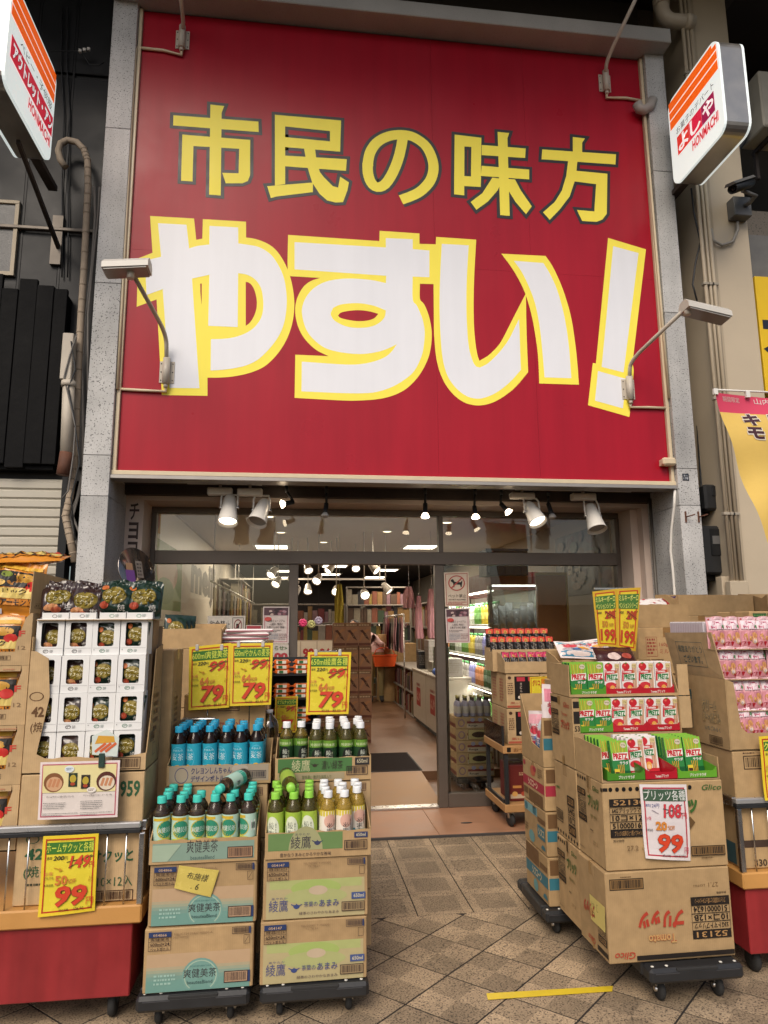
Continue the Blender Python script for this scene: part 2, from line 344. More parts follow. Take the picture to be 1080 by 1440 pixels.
# ================================================================== ground
TILE_D = speckle('diagonal_tile_grain', (0.41, 0.305, 0.195), (0.115, 0.083, 0.056), scale=135, thr=.42, light=(0.56, 0.42, 0.27), rough=.75, bump=.3)
def tile_material(name, fn):
    m = TILE_D.copy(); m.name = name; nt = m.node_tree; b = nt.nodes['Principled BSDF']
    src = b.inputs['Base Color'].links[0].from_socket
    tc = N(nt, 'ShaderNodeTexCoord'); sx = N(nt, 'ShaderNodeSeparateXYZ'); nt.links.new(tc.outputs['Object'], sx.inputs[0])
    oi = N(nt, 'ShaderNodeObjectInfo')
    fac = fn(nt, sx)
    mr = N(nt, 'ShaderNodeMapRange'); mr.inputs[3].default_value = 1.06; mr.inputs[4].default_value = .76; nt.links.new(fac, mr.inputs[0])
    mr2 = N(nt, 'ShaderNodeMapRange'); mr2.inputs[3].default_value = .86; mr2.inputs[4].default_value = 1.1; nt.links.new(oi.outputs['Random'], mr2.inputs[0])
    mu = N(nt, 'ShaderNodeMath', operation='MULTIPLY'); nt.links.new(mr.outputs[0], mu.inputs[0]); nt.links.new(mr2.outputs[0], mu.inputs[1])
    ge = N(nt, 'ShaderNodeNewGeometry'); dn = N(nt, 'ShaderNodeTexNoise'); dn.inputs['Scale'].default_value = 2.3; dn.inputs['Detail'].default_value = 7; dn.inputs['Roughness'].default_value = .68; nt.links.new(ge.outputs['Position'], dn.inputs['Vector'])
    m4 = N(nt, 'ShaderNodeMapRange'); m4.inputs[1].default_value = .32; m4.inputs[2].default_value = .62; m4.inputs[3].default_value = .70; m4.inputs[4].default_value = 1.06; nt.links.new(dn.outputs['Fac'], m4.inputs[0])
    gm = N(nt, 'ShaderNodeTexVoronoi'); gm.inputs['Scale'].default_value = 3.1; nt.links.new(ge.outputs['Position'], gm.inputs['Vector']); gt = N(nt, 'ShaderNodeMapRange'); gt.inputs[1].default_value = .035; gt.inputs[2].default_value = .05; gt.inputs[3].default_value = .55; gt.inputs[4].default_value = 1; nt.links.new(gm.outputs['Distance'], gt.inputs[0])
    m5 = N(nt, 'ShaderNodeMath', operation='MULTIPLY'); nt.links.new(m4.outputs[0], m5.inputs[0]); nt.links.new(mu.outputs[0], m5.inputs[1]); m6 = N(nt, 'ShaderNodeMath', operation='MULTIPLY'); nt.links.new(m5.outputs[0], m6.inputs[0]); nt.links.new(gt.outputs[0], m6.inputs[1]); mu = m6
    mx = N(nt, 'ShaderNodeMix', data_type='RGBA', blend_type='MULTIPLY'); mx.inputs[0].default_value = 1
    nt.links.new(src, mx.inputs[6]); nt.links.new(mu.outputs[0], mx.inputs[7]); nt.links.new(mx.outputs[2], b.inputs['Base Color'])
    return m
def f_check(nt, sx):
    m = N(nt, 'ShaderNodeMath', operation='MULTIPLY'); nt.links.new(sx.outputs[0], m.inputs[0]); nt.links.new(sx.outputs[1], m.inputs[1])
    g = N(nt, 'ShaderNodeMath', operation='GREATER_THAN'); nt.links.new(m.outputs[0], g.inputs[0]); g.inputs[1].default_value = 0; return g.outputs[0]
def f_inset(nt, sx):
    a = N(nt, 'ShaderNodeMath', operation='ABSOLUTE'); b = N(nt, 'ShaderNodeMath', operation='ABSOLUTE'); nt.links.new(sx.outputs[0], a.inputs[0]); nt.links.new(sx.outputs[1], b.inputs[0])
    m = N(nt, 'ShaderNodeMath', operation='MAXIMUM'); nt.links.new(a.outputs[0], m.inputs[0]); nt.links.new(b.outputs[0], m.inputs[1])
    g = N(nt, 'ShaderNodeMath', operation='LESS_THAN'); nt.links.new(m.outputs[0], g.inputs[0]); g.inputs[1].default_value = .102; return g.outputs[0]
M_DIAG = tile_material('diagonal_tile', f_check); M_SQ = tile_material('inset_tile', f_inset)
GROUT = mat('grout', (0.028, 0.022, 0.018), rough=.95, var=.3, vscale=20)
pave = MB().box(-40, -40, -.3, 40, 5.1, -.0018).build('pavement', GROUT); tag(pave, kind='structure')
# diagonal tiles: lattice read off the joints in the photograph
YB = 3.812; TX, TY = .2135, .200         # half diagonals
sq_me = None
def clipY(pts, ymax):
    out = []
    for i, p in enumerate(pts):
        q = pts[(i+1) % len(pts)]
        if p[1] <= ymax: out.append(p)
        if (p[1] <= ymax) != (q[1] <= ymax):
            t = (ymax-p[1])/(q[1]-p[1]); out.append((p[0]+(q[0]-p[0])*t, ymax))
    return out
cs = math.cos(R_(45))
sharedD = {}
for i in range(-16, 17):
    for j in range(-16, 17):
        cx, cy = .446+TX*(i+j), 2.987+TY*(i-j)+TY
        if not (-2.2 < cx < 3.2 and 1.75 < cy < YB+.17): continue
        g = .0062; d = [(cx, cy+TY-g), (cx+TX-g, cy), (cx, cy-TY+g), (cx-TX+g, cy)]
        p = clipY(d, YB-.003)
        if len(p) < 3: continue
        key = 'full' if len(p) == 4 and max(q[1] for q in p) < YB-.004 else round(max(q[0] for q in p)-cx+(cy), 3)
        if key not in sharedD:
            loc = [((x-cx)*cs+(y-cy)*cs, -(x-cx)*cs+(y-cy)*cs) for x, y in p]   # into the tile's own 45-degree frame
            mb = MB().prism([(x, y, -.0045) for x, y in loc][::-1], (0, 0, .0045)); sharedD[key] = mb.mesh('tile', M_DIAG)
        o = link('tile', sharedD[key], pave, (cx, cy, rnd.uniform(-.0004, .0004)), (0, 0, R_(45)))
sq = MB().box(-.1475, -.1385, -.0045, .1475, .1385, 0, c=.001).mesh('tile', M_SQ)
SX, SY = .301, .2815
for i in range(-6, 12):
    for j in range(5):
        y0 = YB+SY*j; cy = y0+SY/2; cx = .640+SX*(i+.5)
        if cy+.14 > 5.1:
            hh = (5.098-y0)/2
            if hh < .01: continue
            me = MB().box(-.1475, -hh, -.0045, .1475, hh, 0).mesh('tile', M_SQ); link('tile', me, pave, (cx, y0+hh+.002, 0))
        else: link('tile', sq, pave, (cx, cy, rnd.uniform(-.0004, .0004)))
tape = MB().prism([tuple(onZ(*p, .0035)) for p in ((684, 1397), (862, 1386.5), (861, 1394), (686, 1406))][::-1], (0, 0, .0006)).build('floor_tape', mat('yellow_tape', (0.72, 0.53, 0.03), rough=.4, var=.15, vscale=30))
tag(tape, 'strip of yellow tape stuck on the pavement tiles', 'tape')

# ================================================================== shop building
GRAN = speckle('grey_granite', (0.49, 0.487, 0.48), (0.05, 0.05, 0.05), scale=105, thr=.365, light=(0.52, 0.52, 0.52), rough=.6, bump=.12, blotch=.17)
BEAMM = speckle('grey_beam', (0.40, 0.39, 0.37), (0.30, 0.29, 0.27), scale=120, thr=.36, rough=.7, bump=.1)
shop = thing('shop_building', 'sweet shop building with grey granite pillars and glazed front under the red sign', 'building', (0, 5.0, 0))
def P(mb, name, m, parent=None): # parts given in world coordinates
    o = mb.build(name, m, parent); 
    if parent is not None: o.location = -parent_loc(parent)
    return o
def parent_loc(p):
    v = Vector(p.location); q = p.parent
    while q is not None: v += Vector(q.location); q = q.parent
    return v
XL0, XL1, XR0, XR1 = -1.552, -1.362, 2.985, 3.16
YP, YW, YF = 5.0, 5.50, 5.80         # pillar front, shop wall front, glazing plane
SZ0, SZ1 = 2.585, 6.47               # sign bottom and top
cuts = [0, 1.15, 2.42, 2.72, 4.05, 5.35, 6.75]
for x0, x1 in ((XL0, XL1), (XR0, XR1)):
    pl = P(MB().box(x0+.01, YP+.01, 0, x1-.01, YW+.3, 6.75), 'pillar', GROUT, shop)
    for a, b in zip(cuts, cuts[1:]):
        st = MB().box(x0, YP, a+.0015, x1, YW+.29, b-.0015, c=.003).build('stone_panel', GRAN, pl); st.location = -parent_loc(pl)
# top beam
P(MB().box(XL0-.002, 4.86, SZ1+.03, XR1+.002, 5.35, 6.64, c=.006), 'top_beam', BEAMM, shop)
P(MB().box(XL0, 5.36, 6.45, XR1, 5.9, 7.4), 'upper_wall', mat('dark_upper_wall', (0.05, 0.045, 0.04), rough=.8), shop)
# soffit behind the sign, rusty dark metal
SOFF = mat('rusty_soffit', (0.055, 0.042, 0.036), rough=.7, metal=.2, var=.5, vscale=6)
P(MB().box(XL1, 5.07, 2.60, XR0, 5.84, 2.64), 'soffit', SOFF, shop)
P(MB().box(XL1+.001, 5.44, 2.52, XR0-.001, 5.499, 2.598), 'soffit_rail', SOFF, shop)
# front wall round the glazing
WALLC = mat('shopfront_wall', (0.52, 0.42, 0.36), rough=.55, var=.06, vscale=5)
GX0, GX1, GZ1 = -1.225, 2.86, 2.485
P(MB().box(XL1+.001, YW, GZ1, XR0-.001, YF+.1, 2.598), 'wall_band', WALLC, shop)
P(MB().box(XL1+.001, YW, 0, GX0, YF+.1, GZ1-.001), 'wall_return', WALLC, shop)
P(MB().box(GX1, YW+.08, 0, XR0-.06, YF+.1, GZ1-.001), 'wall_return', WALLC, shop)
P(MB().box(XR0-.058, YW, 0, XR0-.001, YF+.1, GZ1-.001), 'wall_return', WALLC, shop)
pr = Print((XL1+.03, YW, 0)); pr.vtext('チョコレート', 0, 1.55, .075, 2.47, '#3a2420', .02); pr.build('wall_lettering', shop, -parent_loc(shop))
# glazing bars (each bar its own part)
sash = P(MB().box(GX0, YF, GZ1-.05, GX1, YF+.07, GZ1-.001, c=.003), 'shopfront_frame', SASH, shop)
def bar(x0, x1, z0, z1, y0=YF-.004, y1=YF+.075, name='frame_bar'):
    o = MB().box(x0, y0, z0, x1, y1, z1, c=.003).build(name, SASH, sash); o.location = -parent_loc(sash); return o
bar(GX0, GX0+.042, 0, GZ1-.051); bar(GX1-.042, GX1, 0, GZ1-.051)
bar(GX0+.043, GX1-.043, 2.010, 2.118, YF-.02)          # header
for x in (-.085, 1.162): bar(x, x+.078, .021, 2.009)
bar(1.20, 1.24, 2.119, GZ1-.051); 
bar(1.241, GX1-.043, .021, .128); bar(GX0+.043, -.086, .021, .128)
def pane(x0, x1, z0, z1, y=YF+.035):
    o = MB().box(x0, y, z0, x1, y+.006, z1).build('glass_pane', GLASS, sash); o.location = -parent_loc(sash); return o
pane(GX0+.04, 1.2, 2.116, GZ1-.045); pane(1.24, GX1-.04, 2.116, GZ1-.045); pane(1.238, GX1-.04, .126, 2.012); pane(GX0+.04, -.083, .126, 2.012)
# sliding leaf parked behind the right pane edge
bar(1.245, 1.275, .129, 2.009, YF+.045, YF+.085, 'door_stile')
P(MB().box(-.008, YF-.01, .018, 1.162, YF+.09, .034, c=.003), 'threshold', STEEL, shop)
# doorstep of terracotta slabs
TERRA = mat('terracotta_slab', (0.34, 0.175, 0.10), rough=.5, var=.28, vscale=5, bump=.1, bscale=25)
step = P(MB().box(XL0, 5.104, -.05, XR1, YF+.03, .008), 'doorstep', GROUT, shop)
xs = [-1.55, -.55, .02, 1.02, 2.03, 3.16]
for a, b in zip(xs, xs[1:]):
    o = MB().box(a+.0015, 5.103, .0, b-.0015, YF+.03, .019, c=.002).build('paving_slab', TERRA, step); o.location = -parent_loc(step)
o = MB().box(XL0, 5.090, -.012, XR1, 5.102, .017).build('step_edge', mat('dark_edge', (0.05, 0.045, 0.045), rough=.6), step); o.location = -parent_loc(step)
c_ = onZ(656, 1157, .02); o = MB().lathe([(.0, 0), (.045, 0), (.045, .0015), (0, .0015)], 18, c=(0, 0, 0)).build('drain_slot', BLACKP, step); o.scale = (1, .38, 1); o.location = c_-parent_loc(step)+Vector((0, 0, -.0005))

# ---- inside shell
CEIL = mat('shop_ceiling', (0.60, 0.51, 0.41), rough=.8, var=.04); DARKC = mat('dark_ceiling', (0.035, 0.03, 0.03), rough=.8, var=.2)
INW = mat('inner_wall', (0.42, 0.37, 0.31), rough=.6, var=.05)
FLOORM = mat('shop_floor', (0.125, 0.064, 0.034), rough=.34, var=.3, vscale=1.6, bump=.03, bscale=4)
IX0, IX1, IY1, IZ = -1.42, 3.35, 20.0, 2.78
P(MB().box(IX0, 6.83, -.02, IX1, IY1, .1), 'shop_floor', FLOORM, shop)
ramp = MB().prism([(-.06, YF+.09, .02), (-.06, 6.83, .02), (-.06, 6.83, .1), (-.06, YF+.09, .034)], (1.26, 0, 0)); P(ramp, 'entrance_ramp', mat('ramp_sheet', (0.27, 0.155, 0.075), rough=.6, var=.22, vscale=5), shop)
P(MB().box(1.205, YF+.09, -.02, IX1, 6.829, .02), 'inner_floor', FLOORM, shop); P(MB().box(IX0, YF+.09, -.02, -.065, 6.829, .02), 'inner_floor', FLOORM, shop)
P(MB().box(IX0, YF+.09, IZ, IX1, 14.4, IZ+.1), 'ceiling', CEIL, shop)
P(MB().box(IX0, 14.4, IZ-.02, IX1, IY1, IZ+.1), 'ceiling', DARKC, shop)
P(MB().box(IX0-.1, YF+.101, 0, IX0, IY1, IZ+.1), 'side_wall', INW, shop); P(MB().box(IX1, YF+.101, 0, IX1+.1, IY1, IZ+.1), 'side_wall', INW, shop)
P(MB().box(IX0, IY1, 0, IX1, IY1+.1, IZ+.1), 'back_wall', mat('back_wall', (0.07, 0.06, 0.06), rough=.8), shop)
P(MB().box(IX0-.1, YF+.101, 2.599, IX1+.1, 6.15, IZ), 'lintel', INW, shop)
P(MB().box(IX0-.1, YW+.31, -.02, GX0-.001, YF+.1, 2.6), 'wall_return', INW, shop); P(MB().box(GX1+.001, YF+.102, -.02, IX1+.1, YF+.2, 2.6), 'wall_return', INW, shop)

# ================================================================== big red sign
REDV = mat('red_vinyl', (0.36, 0.0072, 0.0215), rough=.33, var=.08, vscale=1.6, spec=.28)
YEL = mat('yellow_vinyl', (0.95, 0.82, 0.10), rough=.4, var=.04, vscale=3, spec=.25); WHV = mat('white_vinyl', (0.78, 0.80, 0.86), rough=.36, var=.03, vscale=3); BLV = mat('black_vinyl', (0.022, 0.02, 0.022), rough=.4, var=.1)
YS = 5.062
def streaks(m, amt):        # faint rain streaks and dust running down a panel
    nt = m.node_tree; b = nt.nodes['Principled BSDF']; src = b.inputs['Base Color'].links[0].from_socket; ge = N(nt, 'ShaderNodeNewGeometry'); mp = N(nt, 'ShaderNodeMapping'); mp.inputs['Scale'].default_value = (7, 7, .5); nt.links.new(ge.outputs['Position'], mp.inputs[0])
    n = N(nt, 'ShaderNodeTexNoise'); n.inputs['Scale'].default_value = 1.6; n.inputs['Detail'].default_value = 6; nt.links.new(mp.outputs[0], n.inputs['Vector']); mr = N(nt, 'ShaderNodeMapRange'); mr.inputs[1].default_value = .3; mr.inputs[2].default_value = .7; mr.inputs[3].default_value = 1-amt; mr.inputs[4].default_value = 1+amt*.5; nt.links.new(n.outputs['Fac'], mr.inputs[0])
    mx = N(nt, 'ShaderNodeMix', data_type='RGBA', blend_type='MULTIPLY'); mx.inputs[0].default_value = 1; nt.links.new(src, mx.inputs[6]); nt.links.new(mr.outputs[0], mx.inputs[7]); nt.links.new(mx.outputs[2], b.inputs['Base Color'])
for _m, _a in ((REDV, .09), (YEL, .03), (WHV, .025), (GRAN, .12)): streaks(_m, _a)
sign = thing('shop_sign', 'huge red signboard with yellow and white Japanese lettering over the shop front', 'sign', (0, YS, SZ0))
SXL, SXR = XL1+.004, XR0-.004
P(MB().box(SXL, YS+.02, SZ0+.005, SXR, YS+.12, SZ1+.02), 'backing', SOFF, sign)
zc = onY(300, 357, YS).z; xc = [SXL+.03, onY(612, 400, YS).x, onY(748, 400, YS).x, SXR-.03]; zs = [SZ0+.035, zc, SZ1+.015]
for a, b in zip(xc, xc[1:]):
    for c0, c1 in zip(zs, zs[1:]):
        P(MB().box(a+.0006, YS, c0+.0006, b-.0006, YS+.019, c1-.0006), 'sign_panel', REDV, sign)
FRM = mat('cream_frame', (0.62, 0.52, 0.36), rough=.4, var=.12)
P(MB().box(SXL, YS-.028, SZ0+.02, SXL+.028, YS+.019, SZ1+.015, c=.004), 'sign_frame', FRM, sign)
P(MB().box(SXR-.028, YS-.028, SZ0+.02, SXR, YS+.019, SZ1+.015, c=.004), 'sign_frame', FRM, sign)
P(MB().box(SXL-.02, YS-.034, SZ0+.0, SXR+.06, YS+.019, SZ0+.034, c=.004), 'sign_frame', FRM, sign)
P(MB().box(SXL-.02, YS-.05, SZ0-.03, SXR+.06, YS+.1, SZ0-.001, c=.003), 'sign_frame', mat('sign_edge_metal', (0.35, 0.33, 0.31), rough=.4, metal=.5), sign)
def sp(pts, ox, oy, s):      # photograph points on the sign plane -> (x, z)
    return [(lambda v: (v.x, v.z))(onY(ox+x/s, oy+y/s, YS)) for x, y in pts]
def grow(pts, d):
    n = len(pts); ar = sum(pts[i][0]*pts[(i+1) % n][1]-pts[(i+1) % n][0]*pts[i][1] for i in range(n)); sg = 1 if ar > 0 else -1; out = []
    for i in range(n):
        p = Vector(pts[i]); e0 = (p-Vector(pts[i-1])).normalized(); e1 = (Vector(pts[(i+1) % n])-p).normalized()
        n0 = Vector((e0.y, -e0.x))*sg; n1 = Vector((e1.y, -e1.x))*sg; m = n0+n1
        k = max(.45, (1+n0.dot(n1))/1.0/2*1.0)
        m = m.normalized()*(d/max(.5, math.sqrt(max(.01, (1+n0.dot(n1))/2)))); out.append((p.x+m.x, p.y+m.y))
    return out
def stroke(pts, wd):
    L = []; Rr = []
    for i, p in enumerate(pts):
        a = Vector(pts[max(0, i-1)]); b = Vector(pts[min(len(pts)-1, i+1)]); t = (b-a).normalized(); nn = Vector((-t.y, t.x))*wd/2
        L.append((p[0]+nn.x, p[1]+nn.y)); Rr.append((p[0]-nn.x, p[1]-nn.y))
    return L+Rr[::-1], [(i, i+1, 2*len(pts)-2-i, 2*len(pts)-1-i) for i in range(len(pts)-1)]
def smooth(pts):
    "round off runs of gentle turns, keep real corners"
    n = len(pts); out = []; V = [Vector(p) for p in pts]
    def gentle(i):
        a = V[i]-V[i-1]; b = V[(i+1) % n]-V[i]
        return a.length > 1e-6 and b.length > 1e-6 and a.angle(b) < R_(38) and max(a.length, b.length) < .42
    G = [gentle(i) for i in range(n)]
    for i in range(n):
        j = (i+1) % n; p1, p2 = V[i], V[j]; out.append(tuple(p1))
        if not (G[i] or G[j]): continue
        p0 = V[i-1] if G[i] else p1*2-p2; p3 = V[(j+1) % n] if G[j] else p2*2-p1
        for t in (.25, .5, .75):
            q = ((p1*2)+(p2-p0)*t+(p0*2-p1*5+p2*4-p3)*t*t+(p1*3-p0-p2*3+p3)*t*t*t)*.5; out.append(tuple(q))
    return out
def cr(c):
    V = [Vector(p) for p in c]; out = []
    for i in range(len(V)-1):
        p0, p1, p2, p3 = V[max(0, i-1)], V[i], V[i+1], V[min(len(V)-1, i+2)]
        for t in (0, .33, .66): out.append(tuple(((p1*2)+(p2-p0)*t+(p0*2-p1*5+p2*4-p3)*t*t+(p1*3-p0-p2*3+p3)*t*t*t)*.5))
    return out+[tuple(V[-1])]
A = (180, 120, 3.857); B = (460, 150, 2.4545); FPX1 = (0, 0, 1)
KANJI = [
 [(A, [(247, 163), (707, 197), (709, 254), (245, 218)]), (A, [(447, 105), (522, 113), (508, 150), (503, 598), (440, 593)]),
  (A, [(295, 268), (663, 297), (662, 490), (650, 520), (620, 532), (530, 532), (512, 475), (600, 478), (603, 345), (355, 330), (350, 522), (288, 518)])],
 [(FPX1, [(386.6, 161.5), (479.6, 169.6), (478.3, 213.5), (401, 207), (401, 193), (464, 199), (464, 184.5), (401, 178), (401, 259), (386.6, 261)]),
  (FPX1, [(401, 219), (487.7, 224), (486.5, 240.4), (400.5, 234)]), (FPX1, [(375.7, 262), (440, 256.9), (440, 270.4), (389, 276.5), (381, 278.7)]),
  (FPX1, [(427.6, 209.4), (443, 209.4), (444.5, 221), (449.6, 241.9), (455, 249), (462, 256), (468, 262), (475.5, 264), (478.3, 248.6), (490.6, 256.7), (488.5, 268), (482.4, 284.4), (472, 285), (460, 282), (449.6, 273), (439, 257), (432, 234)])],
 [(B, 'S', [(264, 92), (250, 165), (228, 225), (200, 268), (172, 278), (152, 262), (141, 230), (140, 195)], 36), (B, 'S', [(141, 205), (142, 185), (150, 155), (170, 126), (200, 107), (235, 98), (270, 98), (300, 106), (335, 130), (355, 160), (366, 195), (366, 225), (355, 257), (330, 286), (300, 305), (255, 322)], 36)],
 [(B, [(440, 97), (474, 101), (473, 307), (438, 303)]), (B, [(440, 97), (532, 108), (531, 142), (440, 136)]), (B, [(498, 105), (532, 108), (530, 278), (496, 276)]), (B, [(440, 238), (531, 244), (530, 278), (440, 273)]),
  (B, [(533, 133), (685, 145), (683, 178), (533, 168)]), (B, [(533, 205), (697, 218), (697, 252), (530, 240)]), (B, [(588, 88), (628, 92), (622, 110), (630, 378), (597, 375)]),
  (B, [(570, 246), (606, 250), (588, 290), (555, 328), (515, 357), (495, 330), (535, 300)]), (B, [(620, 250), (648, 252), (668, 290), (706, 345), (686, 372), (650, 330), (622, 285)])],
 [(B, [(848, 105), (890, 110), (880, 125), (880, 165), (848, 163)]), (B, [(742, 148), (997, 165), (995, 200), (740, 182)]),
  (B, [(832, 185), (864, 187), (857, 250), (837, 310), (803, 355), (768, 391), (745, 365), (785, 330), (810, 290), (825, 240)]),
  (B, [(850, 221), (967, 232), (965, 370), (950, 390), (930, 398), (880, 395), (862, 357), (922, 362), (928, 268), (850, 258)])]]
for gi, g in enumerate(KANJI):
    pr = Print((0, YS, 0), step=.0002)
    for wd, m in ((.027, BLV), (0, YEL)):
        for st in g:
            if st[1] == 'S':
                c = sp(st[2], *st[0]); c = [c[0]]+[q for q in smooth(c) if q not in (c[0], c[-1])][:]+[c[-1]] if False else c; c = cr(c); w_ = st[3]/2.4545*5.06/FPX*1.12
                v, f = stroke(c, w_+2*wd)
                if wd: # round the ends a little
                    pass
                pr.put(v, f, m)
            else:
                q = sp(st[1], *st[0]); pr.poly(grow(q, wd) if wd else q, m)
    o = pr.build('sign_character', sign); o.location = -parent_loc(sign)
BIG = [((180, 290, 4.5), [('Y', [(140, 62), (418, 78), (432, 213), (470, 205), (474, 82), (747, 98), (747, 198), (800, 206), (850, 222), (900, 247), (940, 282), (975, 330), (1010, 400), (1035, 480), (1050, 570), (1052, 650), (1040, 740), (1010, 830), (965, 910), (905, 980), (845, 1025), (760, 1058), (660, 1078), (570, 1085), (503, 1085), (503, 1200), (214, 1195), (181, 590), (55, 637), (64, 330), (155, 295)]),
   ('R', [(457, 490), (467, 490), (466, 625), (459, 560)]), ('R', [(745, 478), (768, 486), (790, 510), (806, 550), (815, 600), (812, 650), (795, 700), (770, 738), (745, 757)]),
   ('W', [(190, 108), (370, 118), (387, 268), (440, 252), (515, 243), (516, 125), (697, 135), (698, 236), (780, 248), (830, 260), (880, 288), (920, 325), (965, 400), (990, 470), (1003, 560), (1003, 640), (990, 730), (960, 810), (905, 890), (830, 965), (760, 1003), (690, 1022), (600, 1035), (523, 1040), (525, 842), (620, 838), (700, 822), (770, 790), (815, 750), (845, 700), (856, 640), (853, 570), (838, 510), (800, 460), (750, 433), (697, 424), (694, 765), (508, 757), (515, 434), (405, 458), (452, 1152), (264, 1150), (220, 525), (118, 562), (107, 345), (210, 320)])]),
 ((400, 310, 4.909), [('Y', [(25, 100), (655, 143), (657, 72), (932, 90), (932, 162), (1046, 165), (1030, 440), (935, 437), (935, 540), (962, 575), (985, 625), (1005, 690), (1017, 780), (1010, 880), (985, 970), (930, 1070), (850, 1155), (760, 1205), (650, 1233), (520, 1243), (400, 1243), (70, 1225), (75, 927), (305, 937), (220, 895), (150, 830), (105, 760), (80, 680), (75, 600), (90, 530), (130, 460), (180, 420), (245, 397), (40, 385), (22, 330)]),
   ('W', [(70, 150), (700, 187), (700, 122), (885, 130), (885, 198), (1000, 208), (1000, 392), (885, 388), (885, 545), (912, 585), (935, 635), (955, 690), (968, 770), (962, 860), (945, 940), (895, 1040), (820, 1105), (730, 1155), (630, 1185), (540, 1193), (400, 1192), (118, 1180), (120, 975), (420, 995), (540, 990), (630, 970), (700, 940), (745, 900), (775, 855), (700, 890), (620, 912), (520, 922), (400, 912), (280, 880), (190, 810), (145, 740), (122, 650), (125, 590), (150, 530), (200, 470), (280, 425), (380, 405), (480, 402), (600, 412), (700, 433), (703, 382), (70, 338)]),
   ('Y', [(320, 640), (335, 605), (380, 583), (450, 573), (530, 573), (620, 590), (700, 622), (690, 670), (650, 710), (590, 735), (500, 742), (420, 730), (350, 695), (325, 665)]), ('R', [(370, 657), (390, 637), (440, 625), (510, 620), (580, 627), (648, 645), (620, 675), (570, 692), (500, 695), (430, 685), (385, 672)])]),
 ((600, 320, 4.696), [('Y', [(62, 62), (327, 80), (315, 300), (310, 480), (312, 640), (322, 760), (335, 840), (348, 880), (400, 850), (450, 805), (490, 755), (530, 680), (580, 580), (655, 435), (660, 700), (670, 955), (590, 1050), (510, 1115), (430, 1158), (345, 1175), (260, 1160), (190, 1115), (130, 1045), (85, 950), (60, 840), (48, 700), (45, 372), (0, 372), (0, 112), (60, 112)]),
   ('W', [(100, 108), (277, 118), (265, 330), (262, 520), (268, 680), (280, 800), (305, 885), (325, 918), (350, 925), (400, 900), (450, 855), (500, 800), (545, 735), (580, 665), (610, 605), (615, 750), (622, 940), (560, 1010), (490, 1070), (420, 1110), (345, 1130), (275, 1118), (215, 1080), (165, 1025), (130, 960), (105, 860), (92, 720), (85, 520), (90, 300)]),
   ('Y', [(492, 173), (785, 188), (830, 255), (880, 360), (920, 470), (955, 600), (980, 760), (995, 900), (1005, 1038), (743, 1030), (735, 850), (715, 700), (690, 570), (650, 435), (600, 330), (550, 250)]),
   ('W', [(575, 220), (770, 235), (815, 310), (860, 410), (895, 530), (920, 650), (940, 800), (955, 995), (778, 990), (765, 830), (745, 650), (715, 500), (670, 380), (625, 290)])]),
 ((800, 320, 5.143), [('Y', [(283, 75), (557, 158), (460, 980), (467, 1065), (437, 1370), (138, 1285), (172, 980), (195, 983)]), ('W', [(320, 135), (503, 185), (395, 1048), (237, 1008)]), ('W', [(210, 1038), (413, 1095), (390, 1308), (188, 1252)])])]
for gi, (fr, lay) in enumerate(BIG):
    pr = Print((0, YS, 0), base=.0008+gi*.0001, step=.0003)
    for k, pts in lay: pr.poly(smooth(sp(pts, *fr)), {'Y': YEL, 'W': WHV, 'R': REDV}[k])
    o = pr.build('sign_character', sign); o.location = -parent_loc(sign)

# ================================================================== arcade roof (dark eaves over the pavement)
roof = MB().box(-12, 2.9, 7.45, 14, 7.2, 7.6).build('arcade_eaves', mat('dark_eaves', (0.06, 0.05, 0.045), rough=.7, var=.3, vscale=3))
tag(roof, 'dark arcade eaves roof high above the pavement', 'roof')
for x in range(-10, 14, 2): o = MB().box(x-.04, 2.95, 7.36, x+.04, 5.3, 7.449).build('roof_rib', mat('dark_rib', (0.09, 0.08, 0.07), rough=.6), roof)
# ================================================================== neighbour on the left: black clad building
BLK = mat('black_cladding', (0.010, 0.0105, 0.012), spec=.3, rough=.42, var=.35, vscale=3, bump=.12, bscale=9)
CHAR = mat('charred_board', (0.007, 0.007, 0.0075), spec=.12, rough=.7, var=.4, vscale=4, bump=.35, bscale=18)
lb = thing('black_building', 'neighbouring building clad in glossy black panels with a cream roller shutter', 'building', (-3.2, 5.3, 0))
P(MB().box(-7, 5.36, 2.0, XL0-.03, 6, 7.44), 'wall', mat('black_wall', (0.012, 0.012, 0.013), rough=.7), lb)
xw = -1.60
k = 0
while xw > -4.6:
    wd = (.34, .30, .38, .30)[k % 4]; k += 1
    for z0, z1 in ((2.7, 4.62), (4.66, 6.05), (6.09, 7.4)):
        P(MB().box(xw-wd+.006, 5.335, z0, xw-.006, 5.358, z1, c=.004), 'siding_panel', BLK, lb)
    P(MB().box(xw-.004, 5.33, 2.7, xw+.012, 5.352, 7.4), 'siding_rib', BLK, lb)
    xw -= wd
P(MB().box(-4.5, 5.29, 4.625, -1.585, 5.33, 4.655, c=.005), 'ledge', mat('dull_metal', (0.16, 0.14, 0.12), rough=.5, metal=.5, var=.3), lb)
P(MB().box(-1.592, 5.2, 2.0, -1.556, 5.34, 7.4, c=.005), 'corner_post', BLK, lb)
